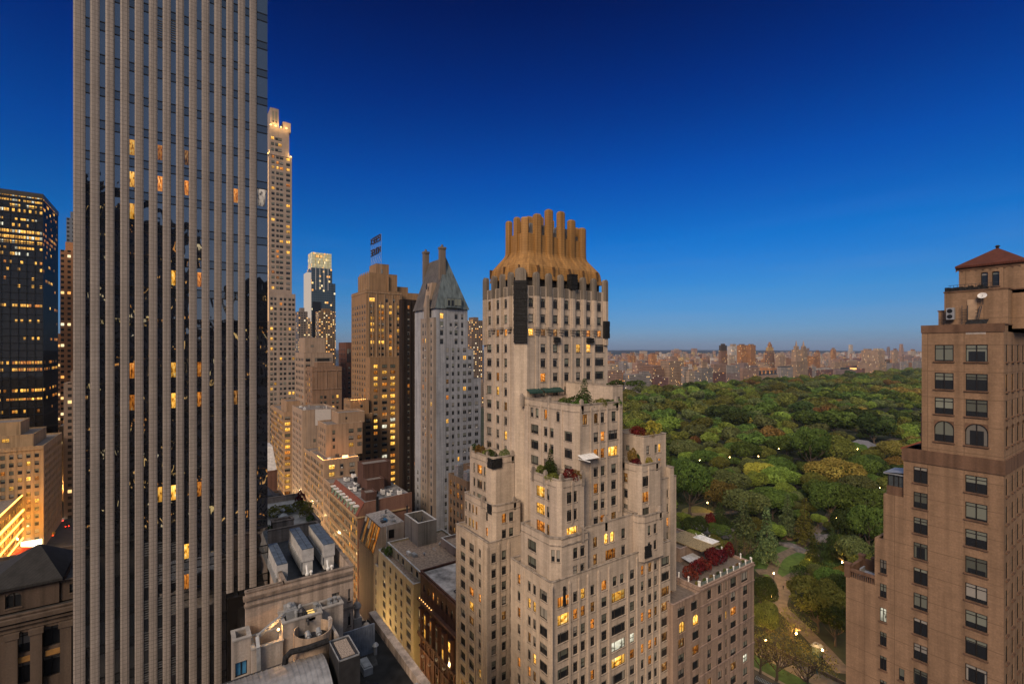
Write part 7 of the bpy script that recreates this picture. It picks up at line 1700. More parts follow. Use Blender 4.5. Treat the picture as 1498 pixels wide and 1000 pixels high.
for i, (px, py, sx, sy, sz, l) in enumerate(((1040, 779, 11, 6, 2.2, 'long flat grey rock outcrop behind the red maples'), (1058, 772, 6, 4, 1.4, 'smaller grey outcrop right of the long flat rock'), (1015, 787, 7, 4, 1.6, 'grey rock ledge near the roof garden corner'), (1203, 788, 5, 7, 2.0, 'grey outcrop between the two dark conifers'), (1213, 770, 4, 8, 1.6, 'pale grey rock strip up the slope beside dark conifers'), (1160, 800, 7, 3, 1.2, 'grey rock ledge above the small lawn'), (1178, 808, 6, 3, 1.3, 'grey rock ledge right of the small lawn'), (1088, 722, 8, 4, 1.2, 'bare grey rock patch beside the yellow trees'))):
    w, n = gnd(px, py); mb = MB(); rr = random.Random(i); k = 12
    def rg(f, z): return [(-w + sx * f * math.cos(6.283 * j / k) * (.85 + .3 * math.sin(j * 2.1 + i)), n + sy * f * math.sin(6.283 * j / k) * (.85 + .3 * math.cos(j * 1.7 + i)), z + (.35 * math.sin(j * 1.3 + i * 2) if f < .95 else 0)) for j in range(k)]
    R4 = [rg(1, -90.3), rg(.86, -90 + sz * .55), rg(.55, -90 + sz * .9), rg(.2, -90 + sz)]
    for a, b in zip(R4, R4[1:]):
        for j in range(k): mb.quad([a[j], a[(j + 1) % k], b[(j + 1) % k], b[j]])
    mb.quad(R4[-1]); tag(mb.obj('rock_outcrop', ROCK), l, 'rock', 'rock outcrops in the park')

# ------------------------------------------------------------------ foliage
def leafmat(name, c, c2):
    m, N, O = newmat(name)
    at = N('ShaderNodeAttribute', attribute_name='tone'); oi = N('ShaderNodeObjectInfo')
    col = ramp(N, at.outputs['Fac'], [(0.0, [x * .55 for x in c]), (0.5, c), (1.0, c2)])
    hv = N('ShaderNodeHueSaturation', {'Color': col, 'Hue': N('ShaderNodeMapRange', {'Value': oi.outputs['Random'], 'To Min': .475, 'To Max': .515}).outputs[0], 'Value': N('ShaderNodeMapRange', {'Value': oi.outputs['Random'], 'To Min': .7, 'To Max': 1.35}).outputs[0]})
    d = N('ShaderNodeBsdfDiffuse', {'Color': hv.outputs[0]}); t = N('ShaderNodeBsdfTranslucent', {'Color': hv.outputs[0]})
    x = N('ShaderNodeMixShader', {0: .36, 1: d.outputs[0], 2: t.outputs[0]}); O(x.outputs[0]); return m
LM = {'green': leafmat('leaf_green', (0.093, 0.147, 0.036), (0.170, 0.263, 0.057)), 'dark': leafmat('leaf_dark_green', (0.054, 0.082, 0.026), (0.092, 0.136, 0.040)), 'olive': leafmat('leaf_olive', (0.149, 0.160, 0.039), (0.253, 0.266, 0.066)), 'yellow': leafmat('leaf_yellow', (0.379, 0.338, 0.060), (0.500, 0.500, 0.094)),
      'gold': leafmat('leaf_gold_brown', (0.203, 0.178, 0.048), (0.308, 0.269, 0.072)), 'orange': leafmat('leaf_orange', (0.235, 0.166, 0.045), (0.353, 0.268, 0.070)), 'rust': leafmat('leaf_rust', (0.197, 0.122, 0.040), (0.291, 0.186, 0.056)), 'grey': leafmat('leaf_grey_green', (0.124, 0.147, 0.054), (0.204, 0.242, 0.091)),
      'blue': leafmat('leaf_blue_green', (0.100, 0.141, 0.059), (0.188, 0.252, 0.109)), 'maroon': leafmat('leaf_maroon', (0.132, 0.028, 0.023), (0.236, 0.045, 0.034)), 'red': leafmat('leaf_red', (0.321, 0.030, 0.014), (0.500, 0.064, 0.023)), 'lime': leafmat('leaf_lime', (0.185, 0.248, 0.049), (0.322, 0.401, 0.079))}
LN = {'green': 'mid green', 'dark': 'dark green', 'olive': 'olive', 'yellow': 'yellow', 'gold': 'gold-brown', 'orange': 'orange', 'rust': 'rust-red', 'grey': 'grey-green', 'blue': 'blue-green', 'maroon': 'maroon', 'red': 'bright red', 'lime': 'light green'}
def leafmesh(name, P, Nn, S, tone):
    """quads of leaf clumps at P facing roughly Nn"""
    n = len(P); rs = np.random.RandomState(n)
    Nn = Nn / np.linalg.norm(Nn, axis=1, keepdims=True)
    a = np.cross(Nn, rs.normal(size=(n, 3))); a /= np.linalg.norm(a, axis=1, keepdims=True); b = np.cross(Nn, a)
    a *= S[:, None]; b *= (S * rs.uniform(.6, 1.0, n))[:, None]
    V = np.stack([P - a * 1.05, P - b * .8 + a * .2, P + a * .95, P + b * .8 - a * .1], 1).reshape(-1, 3).astype(np.float32)
    me = bpy.data.meshes.new(name); me.vertices.add(4 * n); me.vertices.foreach_set('co', V.ravel())
    me.loops.add(4 * n); me.loops.foreach_set('vertex_index', np.arange(4 * n, dtype=np.int32)); me.polygons.add(n)
    me.polygons.foreach_set('loop_start', np.arange(0, 4 * n, 4, dtype=np.int32)); me.polygons.foreach_set('loop_total', np.full(n, 4, dtype=np.int32))
    at = me.attributes.new('tone', 'FLOAT', 'POINT'); at.data.foreach_set('value', np.repeat(np.clip(tone, 0, 1), 4).astype(np.float32))
    me.update(); me.validate(); return me
def crown(name, seed, nb, nl, leaf, squash=.62, low=.0, shell=.62, br=(.17, .48)):
    """unit crown (radius 1, base at z 0): leaf clumps on many lobes of uneven size"""
    rs = np.random.RandomState(seed); C = []; Rr = []
    for i in range(nb):
        th = rs.uniform(0, 6.283); ph = math.acos(rs.uniform(-.15 - low, 1)); k = shell * rs.uniform(.75, 1.15)
        C.append((k * math.sin(ph) * math.cos(th), k * math.sin(ph) * math.sin(th), squash + k * squash * math.cos(ph))); Rr.append(rs.uniform(*br))
    C.append((0, 0, squash)); Rr.append(.5)
    C = np.array(C); Rr = np.array(Rr); bt = rs.uniform(.25, .75, len(C))
    w = Rr ** 2; idx = rs.choice(len(C), nl * 2, p=w / w.sum())
    D = rs.normal(size=(nl * 2, 3)); D[:, 2] += .35; D /= np.linalg.norm(D, axis=1, keepdims=True)
    P = C[idx] + D * (Rr[idx] * rs.uniform(.82, 1.06, nl * 2))[:, None] * np.array([1, 1, .85])
    dist = np.linalg.norm((P[:, None, :] - C[None]) / np.array([1, 1, .85]), axis=2) / Rr[None]
    keep = (dist.min(axis=1) > .78) & (P[:, 2] > .08); P, D, idx = P[keep][:nl], D[keep][:nl], idx[keep][:nl]
    Nn = D + rs.normal(size=D.shape) * .55
    return leafmesh(name, P, Nn, leaf * rs.uniform(.6, 1.3, len(P)), bt[idx] + rs.normal(size=len(P)) * .16)
def conifer(name, seed, nl, leaf, broad=.34):
    """unit conifer (height 1): drooping tiers of needle sprays"""
    rs = np.random.RandomState(seed); P = []; Nn = []; tn = []
    tiers = 15
    for t in range(tiers):
        z = .12 + .86 * t / tiers; r = broad * (1 - (z - .1) * .98) * rs.uniform(.75, 1.15); nbh = max(4, int(9 * (1 - t / tiers) + 3))
        for k in range(nbh):
            a = 6.283 * k / nbh + rs.uniform(-.3, .3); L = r * rs.uniform(.65, 1.2); tt = rs.uniform(.3, .75)
            m = max(5, int(nl * L / 28))
            s = rs.uniform(.15, 1.0, m) ** .7
            sp = .16 * L + .02
            x = s * L; y = rs.normal(size=m) * sp * (1.2 - s * .7); zz = z + .03 * np.sin(s * 3.1) - .06 * s * s + rs.normal(size=m) * .008
            P.append(np.stack([x * math.cos(a) - y * math.sin(a), x * math.sin(a) + y * math.cos(a), zz], 1)); Nn.append(np.stack([np.full(m, .35 * math.cos(a)), np.full(m, .35 * math.sin(a)), np.ones(m)], 1) + rs.normal(size=(m, 3)) * .4); tn.append(tt + rs.normal(size=m) * .18)
    P = np.concatenate(P); Nn = np.concatenate(Nn); tn = np.concatenate(tn)
    return leafmesh(name, P, Nn, leaf * rs.uniform(.6, 1.3, len(P)), tn)
CROWNS = [crown('broad_crown', 10 + i, 22 + 4 * i, 5600, .050, squash=(.55, .62, .5, .7, .58)[i]) for i in range(5)]
FARC = [crown('far_crown', 40 + i, 18, 1300, .095, squash=(.5, .6, .55)[i]) for i in range(3)]
SPARSE = [crown('thin_crown', 60 + i, 22, 900, .035, squash=.75, shell=.75) for i in range(2)]
CONI = [conifer('conifer_crown', 80 + i, 5200, .019, .30 + .05 * i) for i in range(3)]
BUSH = [crown('bush_crown', 90 + i, 14, 700, .085, squash=.5, low=.3) for i in range(3)]
BARK = plain('tree_bark', (.085, .065, .048), .95, var=.4, scale=3)
BARKL = plain('pale_bark', (.20, .175, .14), .95, var=.3, scale=2)
def trunkmesh(seed, forks=6, bare=False):
    """unit height trunk to 0.55 with tapering limbs reaching into the crown"""
    rr = random.Random(seed); mb = MB()
    pts = [(0, 0, 0)]; x = y = 0
    for k in range(1, 5): x += rr.uniform(-.012, .012); y += rr.uniform(-.012, .012); pts.append((x, y, .1 * k))
    rd = [.032, .024, .021, .019, .016]
    for a, b, r0, r1 in zip(pts, pts[1:], rd, rd[1:]): mb.tube(a, b, r0, r1, 7)
    def limb(p, az, el, L, r, dp):
        q = p
        for k in range(3):
            az += rr.uniform(-.3, .3); el += rr.uniform(-.05, .2)
            e = (q[0] + L / 3 * math.cos(az) * math.cos(el), q[1] + L / 3 * math.sin(az) * math.cos(el), q[2] + L / 3 * math.sin(el))
            mb.tube(q, e, r * (1 - .25 * k), r * (.75 - .25 * k) + .001, 5); q = e
            if dp > 0 and k > 0 or dp > 1:
                for s in (-1, 1): limb(q, az + s * rr.uniform(.4, .9), el + rr.uniform(-.2, .3), L * .6, r * .5, dp - 1)
    for i in range(forks):
        limb(pts[rr.choice((2, 3, 4))], 6.283 * i / forks + rr.uniform(-.3, .3), rr.uniform(.5, 1.0), rr.uniform(.3, .42), .012, 2 if bare else 1)
    return mb.mesh('trunk', [BARK])
TRUNKS = [trunkmesh(i) for i in range(4)]; BARET = [trunkmesh(20 + i, 8, True) for i in range(2)]
CTR = MB(); CTR.tube((0, 0, 0), (0, 0, .95), .016, .002, 7); CTR = CTR.mesh('trunk', [BARK])
rt = random.Random(12)
def tree(w, n, rad_, ht, colr, kind, lab, group='trees in the park', z=0.0, name=None, cat='tree', lo=.30):
    root = empty(name or {'c': 'conifer', 's': 'thin_tree', 'b': 'shrub'}.get(kind, 'broadleaf_tree'), (-w, n, z), lab, cat, group)
    rz = rt.uniform(0, 6.28)
    if kind == 'c': me, sc_, zz, tm = rt.choice(CONI), (ht * rad_ / ht / .33, ht * rad_ / ht / .33, ht), 0, CTR
    elif kind == 's': me, sc_, zz, tm = rt.choice(SPARSE), (rad_, rad_, ht * .40), ht * .30, rt.choice(BARET)
    elif kind == 'b': me, sc_, zz, tm = rt.choice(BUSH), (rad_, rad_, ht), 0, rt.choice(TRUNKS)
    elif kind == 'f': me, sc_, zz, tm = rt.choice(FARC), (rad_, rad_, ht * (1 - lo) / 1.25), ht * lo, rt.choice(TRUNKS)
    else: me, sc_, zz, tm = rt.choice(CROWNS), (rad_, rad_, ht * (1 - lo) / 1.25), ht * lo, rt.choice(TRUNKS)
    c = bpy.data.objects.new('crown', me); COL.objects.link(c); c.parent = root; c.location = (0, 0, zz); c.scale = sc_; c.rotation_euler = (0, 0, rz)
    if not me.materials: me.materials.append(LM['green'])
    c.material_slots[0].link = 'OBJECT'; c.material_slots[0].material = LM[colr]
    t = bpy.data.objects.new('trunk', tm); COL.objects.link(t); t.parent = root; t.scale = (ht, ht, ht * .85 if kind != 'c' else ht) if kind != 'b' else (ht * .8,) * 3; t.rotation_euler = (0, 0, rz)
    return root
PLACED = []
def hero(cx, cy, hw, hh, colr, kind, lab, lo=.30):
    zc = 10.0; d = 300
    for _ in range(6):
        d = F * (H - zc) / (cy - HY); top = zc + hh * d / F; 
        if kind == 'c': ht = top; zc = ht * .5
        elif kind == 'b': ht = top; zc = ht * .5
        else:
            ht = max(6, zc + hh * d / F); zc = max(2 * hh * d / F * .5 + ht * lo * .7, ht * .55)
        zc = min(zc, 22)
    t = T(cx); w, n = d * (CT - ST * t), d * (ST + CT * t); r = hw * d / F
    ht = min(zc + hh * d / F, 34)
    PLACED.append((w, n, r)); return tree(w, n, r, ht, colr, kind, lab, lo=lo)
HEROES = [
 (1010, 703, 27, 33, 'green', 't', 'big mid-green tree with a visible pale trunk right of the cream tower'), (1053, 722, 27, 22, 'gold', 't', 'round gold-brown tree behind the dark cone-shaped evergreen'), (1053, 753, 14, 21, 'dark', 'c', 'dark cone-shaped evergreen beside the lit meadow'),
 (1016, 770, 19, 15, 'dark', 't', 'dark green tree below the lit meadow'), (1038, 764, 10, 12, 'maroon', 'b', 'maroon bush right of the dark tree below the meadow'), (1088, 768, 25, 44, 'blue', 'c', 'tall blue-green pine, left of the pine pair before the lawn'), (1122, 780, 22, 44, 'blue', 'c', 'tall blue-green pine, right of the pine pair before the lawn'),
 (1086, 738, 34, 22, 'grey', 't', 'broad grey-green tree behind the left blue-green pine'), (1152, 752, 16, 34, 'blue', 'c', 'blue-green pine standing behind the small lawn'), (1177, 760, 20, 36, 'olive', 'c', 'olive pine left of the grey rock strip'), (1189, 803, 14, 24, 'dark', 'c', 'dark conifer by the rocks, lower of two'), (1217, 793, 13, 24, 'dark', 'c', 'dark conifer by the rocks, upper right of two'),
 (1113, 688, 24, 13, 'yellow', 't', 'bright yellow-topped tree beside the bare rock patch'), (1141, 697, 28, 15, 'lime', 't', 'yellow-green tree right of the bright yellow one'), (1107, 703, 16, 14, 'lime', 't', 'light green tree below the bright yellow one'), (1222, 692, 38, 21, 'orange', 't', 'broad orange tree with green skirts'), (1193, 705, 22, 15, 'olive', 't', 'olive tree at the left skirt of the broad orange tree'),
 (1214, 727, 28, 26, 'green', 't', 'round green tree below the broad orange tree'), (1257, 735, 34, 26, 'green', 't', 'very wide green tree near the hotel shoulder'), (1272, 772, 28, 28, 'green', 't', 'green tree beside the hotel wall, below the wide one'), (1240, 765, 24, 24, 'dark', 't', 'dark green tree between the upper conifer and the hotel'), (1250, 805, 30, 22, 'grey', 't', 'grey-green tree above the balustraded hotel terrace'),
 (1196, 878, 40, 30, 'olive', 't', 'large olive tree over the lit walk with a forked pale trunk'), (1232, 868, 24, 28, 'dark', 't', 'dark tree between the large olive tree and the hotel'), (1222, 905, 22, 26, 'dark', 't', 'dark tree low beside the hotel wall'), (1118, 868, 18, 22, 'dark', 't', 'dark olive tree beside the corner of the pink hotel'), (1122, 905, 20, 22, 'olive', 't', 'olive-brown tree overhanging the lit walk'),
 (1168, 836, 14, 9, 'dark', 'b', 'low dark shrub mound beside the park lamp'), (1184, 828, 12, 9, 'lime', 'b', 'bright green shrub lit by the park lamp'), (1206, 832, 14, 9, 'dark', 'b', 'dark spreading shrub right of the lamp-lit one'), (1215, 850, 22, 16, 'green', 't', 'green tree above the large olive tree'), (1093, 822, 16, 12, 'dark', 't', 'dark green tree behind the pink hotel corner'), (1082, 800, 14, 22, 'grey', 's', 'thin grey-green tree behind the white roof posts'),
 (1186, 652, 26, 24, 'green', 't', 'rounded bright green tree in the middle of the park'), (1183, 613, 26, 14, 'green', 'f', 'wide green tree, left of a green pair at mid distance'), (1220, 616, 30, 16, 'green', 'f', 'wide green tree, right of a green pair at mid distance'), (1174, 613, 15, 10, 'gold', 'f', 'small gold-brown tree beside the green pair'), (1278, 622, 26, 20, 'dark', 'f', 'dark dome-shaped tree below the far lawn'), (1252, 610, 28, 13, 'dark', 'f', 'dark spreading tree left of the far lawn'),
 (992, 651, 7, 7, 'red', 'f', 'small bright red tree left of centre in the park'), (1016, 645, 9, 9, 'rust', 'f', 'small rust tree beside the bright red one'), (1165, 559, 10, 6, 'orange', 'f', 'orange tree at the foot of the twin-spired block'), (1272, 594, 10, 7, 'lime', 'f', 'light yellow-green tree with a lamp beside it'), (1195, 660, 20, 16, 'green', 't', 'green tree touching the rounded bright green one'), (1225, 655, 28, 20, 'olive', 't', 'olive tree left of the park pavilion'), (1310, 660, 22, 14, 'gold', 't', 'gold-brown spreading tree near the hotel edge'), (1280, 680, 14, 14, 'dark', 't', 'dark round tree near the hotel edge'), (1312, 680, 16, 12, 'orange', 't', 'orange-brown tree by the road at the hotel edge'),
]
for h_ in HEROES: hero(*h_)
# bare-branched street trees in front of the walk
for i, (px, py, r, ht, l) in enumerate(((1136, 995, 7.5, 14, 'thin brown tree with bare branches on the grass verge'), (1183, 1010, 6.5, 13, 'thin brown tree on the walk in front of the kiosk'), (1112, 985, 5, 12, 'thin brown tree partly hidden by the pink hotel'), (1160, 940, 6, 10, 'thin olive tree leaning over the lit walk'))):
    w, n = gnd(px, py); tree(w, n, r, ht, 'gold' if i < 3 else 'olive', 's', l); PLACED.append((w, n, 3))
# keep-out: clearings, paths, pavilion
KEEP = [(1020, 750, 14), (1045, 777, 10), (1150, 815, 14), (1130, 825, 12), (1147, 858, 7), (1141, 884, 6), (1165, 905, 6), (1195, 935, 6), (1205, 788, 5), (1212, 765, 5), (1160, 780, 10), (1090, 722, 9), (1315, 608, 24), (1340, 608, 22), (1295, 608, 18), (1180, 592, 22), (1165, 592, 18), (1200, 593, 16), (1045, 613, 14), (1255, 657, 11), (1262, 664, 11), (1275, 655, 8)]
KW = [(*gnd(a, b), r) for a, b, r in KEEP]
KU = KW + [(a, b, r + 2.8) for a, b, r in PKW]
def rows_noise(w, n):
    v = math.sin(w * .021 + 1.3) * math.cos(n * .017 + .4) + .6 * math.sin(w * .05 - n * .043); return v
FARP = []; cand = []
tries = 0
while tries < 26000:
    tries += 1
    px = rt.uniform(896, 1352); q = rt.random(); d = 172 + (2150 - 172) * q ** 1.5
    t = T(px); w, n = d * (CT - ST * t), d * (ST + CT * t)
    if w > 622 or n < 152 or (n < 190 and w > 75 and px < 1110 and d < 190): continue
    base = 7.0 + 5.0 * min(1, max(0, (d - 200) / 500)); r = base * rt.choice((.55, .7, .85, 1.0, 1.15, 1.4)) * rt.uniform(.9, 1.1)
    if any((w - a) ** 2 + (n - b) ** 2 < (c + r * .85) ** 2 for a, b, c in KW): continue
    gx, gy = int(w // 26), int(n // 26)
    ok = True
    for a, b, c in PLACED:
        if abs(w - a) < 40 and abs(n - b) < 40 and (w - a) ** 2 + (n - b) ** 2 < (.74 * (r + c)) ** 2: ok = False; break
    if not ok: continue
    PLACED.append((w, n, r)); cand.append((d, px, w, n, r))
cand.sort()
NIND = 300 - len(HEROES) - 4 - 14
def pickc(w, n, d):
    v = rows_noise(w, n) + rt.gauss(0, .55)
    if v > 1.15: c = rt.choice(('gold', 'olive', 'gold', 'olive', 'orange'))
    elif v > .0: c = rt.choice(('olive', 'olive', 'green', 'grey', 'lime'))
    elif v > -.9: c = rt.choice(('green', 'green', 'lime', 'grey', 'olive'))
    else: c = rt.choice(('dark', 'dark', 'green'))
    if rt.random() < .012: c = rt.choice(('rust', 'yellow', 'orange'))
    return c
SKYL = sorted((L[0], ' '.join(L[2].split()[:4])) for L in LAND if L[1] <= CPW + 40)
BAND = [(260, 'front'), (330, 'second'), (400, 'third'), (470, 'fourth'), (560, 'middle'), (660, 'sixth'), (9999, 'rear')]
seen = {}
for d, px, w, n, r in cand[:NIND]:
    c = pickc(w, n, d); ht = r * rt.uniform(1.45, 1.9) if d < 500 else r * rt.uniform(1.15, 1.5)
    bn = next(b for lim, b in BAND if d < lim); near = min(SKYL, key=lambda s: abs(s[0] - px))[1]
    sz = 'wide' if r > 10 else ('medium' if r > 7.5 else 'narrow')
    lab = f'{sz} {LN[c]} tree in the {bn} belt of the park, below the {near}'
    lab = ' '.join(lab.split()[:16])
    tree(w, n, r, min(ht, 26), c, 't' if d < 420 else 'f', lab)
# what is beyond reads as one wooded mass
pts = []
for d, px, w, n, r in cand[NIND:]: pts.append((w, n, r, 'green dark olive gold grey lime orange rust yellow'.split().index(pickc(w, n, d)), rt.uniform(0, 6.28)))
gcol = bpy.data.collections.new('woodland_crowns')
for i, k in enumerate('green dark olive gold grey lime orange rust yellow'.split()):
    me = FARC[i % 3].copy(); me.materials.clear(); me.materials.append(LM[k]); o = bpy.data.objects.new('crown_%02d' % i, me); gcol.objects.link(o)
me = bpy.data.meshes.new('woodland'); me.from_pydata([(-p[0], p[1], 2.5 + .28 * p[2]) for p in pts], [], [])
for nm_, ty, vals in (('sc', 'FLOAT', [p[2] for p in pts]), ('ix', 'INT', [p[3] for p in pts]), ('rz', 'FLOAT', [p[4] for p in pts])):
    me.attributes.new(nm_, ty, 'POINT').data.foreach_set('value', vals)
wo_ = bpy.data.objects.new('woodland', me); COL.objects.link(wo_); wo_['kind'] = 'stuff'; wo_['label'] = 'wooded mass of treetops towards the far end of the park'; wo_['category'] = 'woodland'
ng = bpy.data.node_groups.new('scatter', 'GeometryNodeTree')
ng.interface.new_socket('Geometry', in_out='INPUT', socket_type='NodeSocketGeometry'); ng.interface.new_socket('Geometry', in_out='OUTPUT', socket_type='NodeSocketGeometry')
def gn(t): return ng.nodes.new(t)
gi, go, ip, ci = gn('NodeGroupInput'), gn('NodeGroupOutput'), gn('GeometryNodeInstanceOnPoints'), gn('GeometryNodeCollectionInfo')
ci.inputs['Collection'].default_value = gcol; ci.inputs['Separate Children'].default_value = True; ci.inputs['Reset Children'].default_value = True
na1, na2_, na3 = (gn('GeometryNodeInputNamedAttribute') for _ in range(3))
na1.data_type = 'FLOAT'; na1.inputs[0].default_value = 'sc'; na2_.data_type = 'INT'; na2_.inputs[0].default_value = 'ix'; na3.data_type = 'FLOAT'; na3.inputs[0].default_value = 'rz'
cx1, cx2 = gn('ShaderNodeCombineXYZ'), gn('ShaderNodeCombineXYZ'); L_ = ng.links.new
ml = gn('ShaderNodeMath'); ml.operation = 'MULTIPLY'; ml.inputs[1].default_value = .80
o1 = [o for o in na1.outputs if o.enabled][0]; o2 = [o for o in na2_.outputs if o.enabled][0]; o3 = [o for o in na3.outputs if o.enabled][0]
L_(o1, cx1.inputs[0]); L_(o1, cx1.inputs[1]); L_(o1, ml.inputs[0]); L_(ml.outputs[0], cx1.inputs[2]); L_(o3, cx2.inputs[2])
L_(gi.outputs[0], ip.inputs['Points']); L_(ci.outputs[0], ip.inputs['Instance']); ip.inputs['Pick Instance'].default_value = True; L_(o2, ip.inputs['Instance Index']); L_(cx2.outputs[0], ip.inputs['Rotation']); L_(cx1.outputs[0], ip.inputs['Scale']); L_(ip.outputs[0], go.inputs[0])
md = wo_.modifiers.new('scatter', 'NODES'); md.node_group = ng
# undergrowth under the near trees
rs = np.random.RandomState(3); U = []
for i in range(1400):
    px = rs.uniform(985, 1300); py = rs.uniform(690, 905); w, n = gnd(px, py)
    if n < 152 or any((w - a) ** 2 + (n - b) ** 2 < (c * .95) ** 2 for a, b, c in KU): continue
    m = 26; c = rs.normal(size=(m, 3)) * np.array([1.6, 1.6, .5]); U.append(np.array([-w, n, .6]) + c * np.array([1, 1, 1]))
P = np.concatenate(U); P[:, 2] = np.abs(P[:, 2]); Nn = rs.normal(size=P.shape) * .6 + np.array([0, 0, 1])
me = leafmesh('undergrowth', P, Nn, rs.uniform(.2, .55, len(P)), rs.uniform(.1, .8, len(P))); me.materials.append(LM['dark'])
o = bpy.data.objects.new('undergrowth', me); COL.objects.link(o); o['kind'] = 'stuff'; o['label'] = 'low dark undergrowth between the park trees'; o['category'] = 'undergrowth'
# park lamps
for i, (px, py, e, l) in enumerate(((1132, 853, 900, 'glowing park lamp at the upper bend of the lit walk'), (1129, 888, 900, 'glowing park lamp on the left edge of the lit walk'), (1180, 832, 700, 'glowing park lamp among shrubs above the walk'), (1232, 836, 400, 'glowing park lamp above the balustraded hotel terrace'), (1203, 970, 500, 'park lamp before the kiosk'), (1223, 768, 250, 'small park lamp between dark trees near the upper conifer'), (1287, 722, 250, 'white park lamp beside the hotel penthouse'), (1035, 745, 420, 'park lamp hidden in leaves over the lit meadow'), (1190, 712, 300, 'park lamp behind the broad orange tree'), (1250, 658, 500, 'lamp at the park pavilion'), (1150, 596, 500, 'left lamp on the far meadow'), (1173, 597, 500, 'right lamp on the far meadow'), (1130, 920, 700, 'park lamp under the olive-brown tree by the walk'), (1165, 945, 700, 'park lamp on the broad pavement under thin trees'), (1120, 955, 600, 'park lamp on the pavement beside the pink hotel'))):
    w, n = gnd(px, py); b = street_lamp(-w, n, 3.6, l, e * 3.2 if py > 740 else 0, 'park lamps', (1, .52, .13), z=-89.9); b.name = 'park_lamp'; b['category'] = 'park lamp'
rr = random.Random(6)
for i in range(12):
    px, py = rr.uniform(905, 1340), rr.uniform(560, 700)
    w, n = gnd(px, py, 11)
    near = min(SKYL, key=lambda s: abs(s[0] - px))[1]
    b = street_lamp(-w, n, 10.5, f'tiny lamp glinting among treetops below the {near}', 0, 'tiny lamps among the treetops'); b.name = 'park_lamp'; b['category'] = 'park lamp'
# pavilion
w, n = gnd(1262, 660); pv = empty('park_pavilion', (-w, n, 0), 'small park pavilion with a grey hipped roof and lit wall', 'pavilion')
mb = MB(); mb.box(w - 9, w + 9, n - 6, n + 6, -90, -85.5); mb.obj('wall', wallmat('pavilion_brick', (.40, .24, .15)), pv)
mb = MB(); q = [(-w - 11, n - 8), (-w + 11, n - 8), (-w + 11, n + 8), (-w - 11, n + 8)]; mb.prism(q, -85.49, -80, 0, None, [(-w - 4, n - .5), (-w + 4, n - .5), (-w + 4, n + .5), (-w - 4, n + .5)]); mb.obj('roof', plain('pavilion_slate', (.13, .13, .145), .7), pv)
# cars on the park drive
for i, (px, py, c) in enumerate(((1285, 655, 4), (1300, 650, 0), (1312, 647, 3), (1250, 672, 2))):
    w, n = gnd(px, py); car(-w, n, c, f'{CN[c]} car on the park drive near the hotel edge', 'cars on the park drive')
# kiosk, parked bicycles, walker
w, n = gnd(1195, 958); ki = empty('kiosk', (-w, n, 0), 'small glazed green-grey kiosk at the park corner', 'kiosk')
mb = MB(); mb.box(w - 1, w + 1, n - 1, n + 1, -89.9, -89.0); mb.obj('base', plain('kiosk_green', (.06, .10, .08), .6), ki)
mb = MB(); mb.box(w - .9, w + .9, n - .9, n + .9, -88.99, -87.2); mb.obj('glazing', plain('kiosk_pane', (.20, .25, .19), .2), ki)
mb = MB(); mb.prism([(-w - 1.3, n - 1.3), (-w + 1.3, n - 1.3), (-w + 1.3, n + 1.3), (-w - 1.3, n + 1.3)], -87.19, -86.6, 0, None, [(-w - .8, n - .8), (-w + .8, n - .8), (-w + .8, n + .8), (-w - .8, n + .8)]); mb.obj('roof', METAL_G, ki)
def bicycle(w, n, lab):
    b = empty('bicycle', (-w, n, 0), lab, 'bicycle', 'bicycles parked in a row'); z = -89.9
    for a in (-.5, .5):
        mb = MB()
        for j in range(12):
            t0_, t1_ = 6.283 * j / 12, 6.283 * (j + 1) / 12; mb.tube((-w, n + a + .33 * math.cos(t0_), z + .34 + .33 * math.sin(t0_)), (-w, n + a + .33 * math.cos(t1_), z + .34 + .33 * math.sin(t1_)), .03, n=4)
        mb.obj('wheel', METAL_D, b)
    mb = MB()
    for p, q in (((-.5, .34), (-.15, .85)), ((-.15, .85), (.35, .9)), ((-.05, .3), (.35, .9)), ((-.05, .3), (-.15, .85)), ((.5, .34), (.35, 1.0)), ((-.5, .34), (-.05, .3))): mb.tube((-w, n + p[0], z + p[1]), (-w, n + q[0], z + q[1]), .035, n=4)
    mb.obj('frame', plain('pale_bike_paint', (.35, .45, .55), .4), b)
    mb = MB(); mb.xbox(-w - .1, -w + .1, n - .3, n - .02, z + .88, z + .96); mb.obj('saddle', BLACKM, b)
    mb = MB(); mb.tube((-w - .28, n + .35, z + 1.02), (-w + .28, n + .35, z + 1.02), .03, n=4); mb.obj('handlebar', METAL_D, b)
w0, n0 = gnd(1106, 994); w1_, n1_ = gnd(1130, 1006)
for i in range(12):
    t = i / 11; bicycle(w0 + (w1_ - w0) * t, n0 + (n1_ - n0) * t, f'{ORD[i]} pale share bicycle in the kerbside row, counted from the pink hotel')
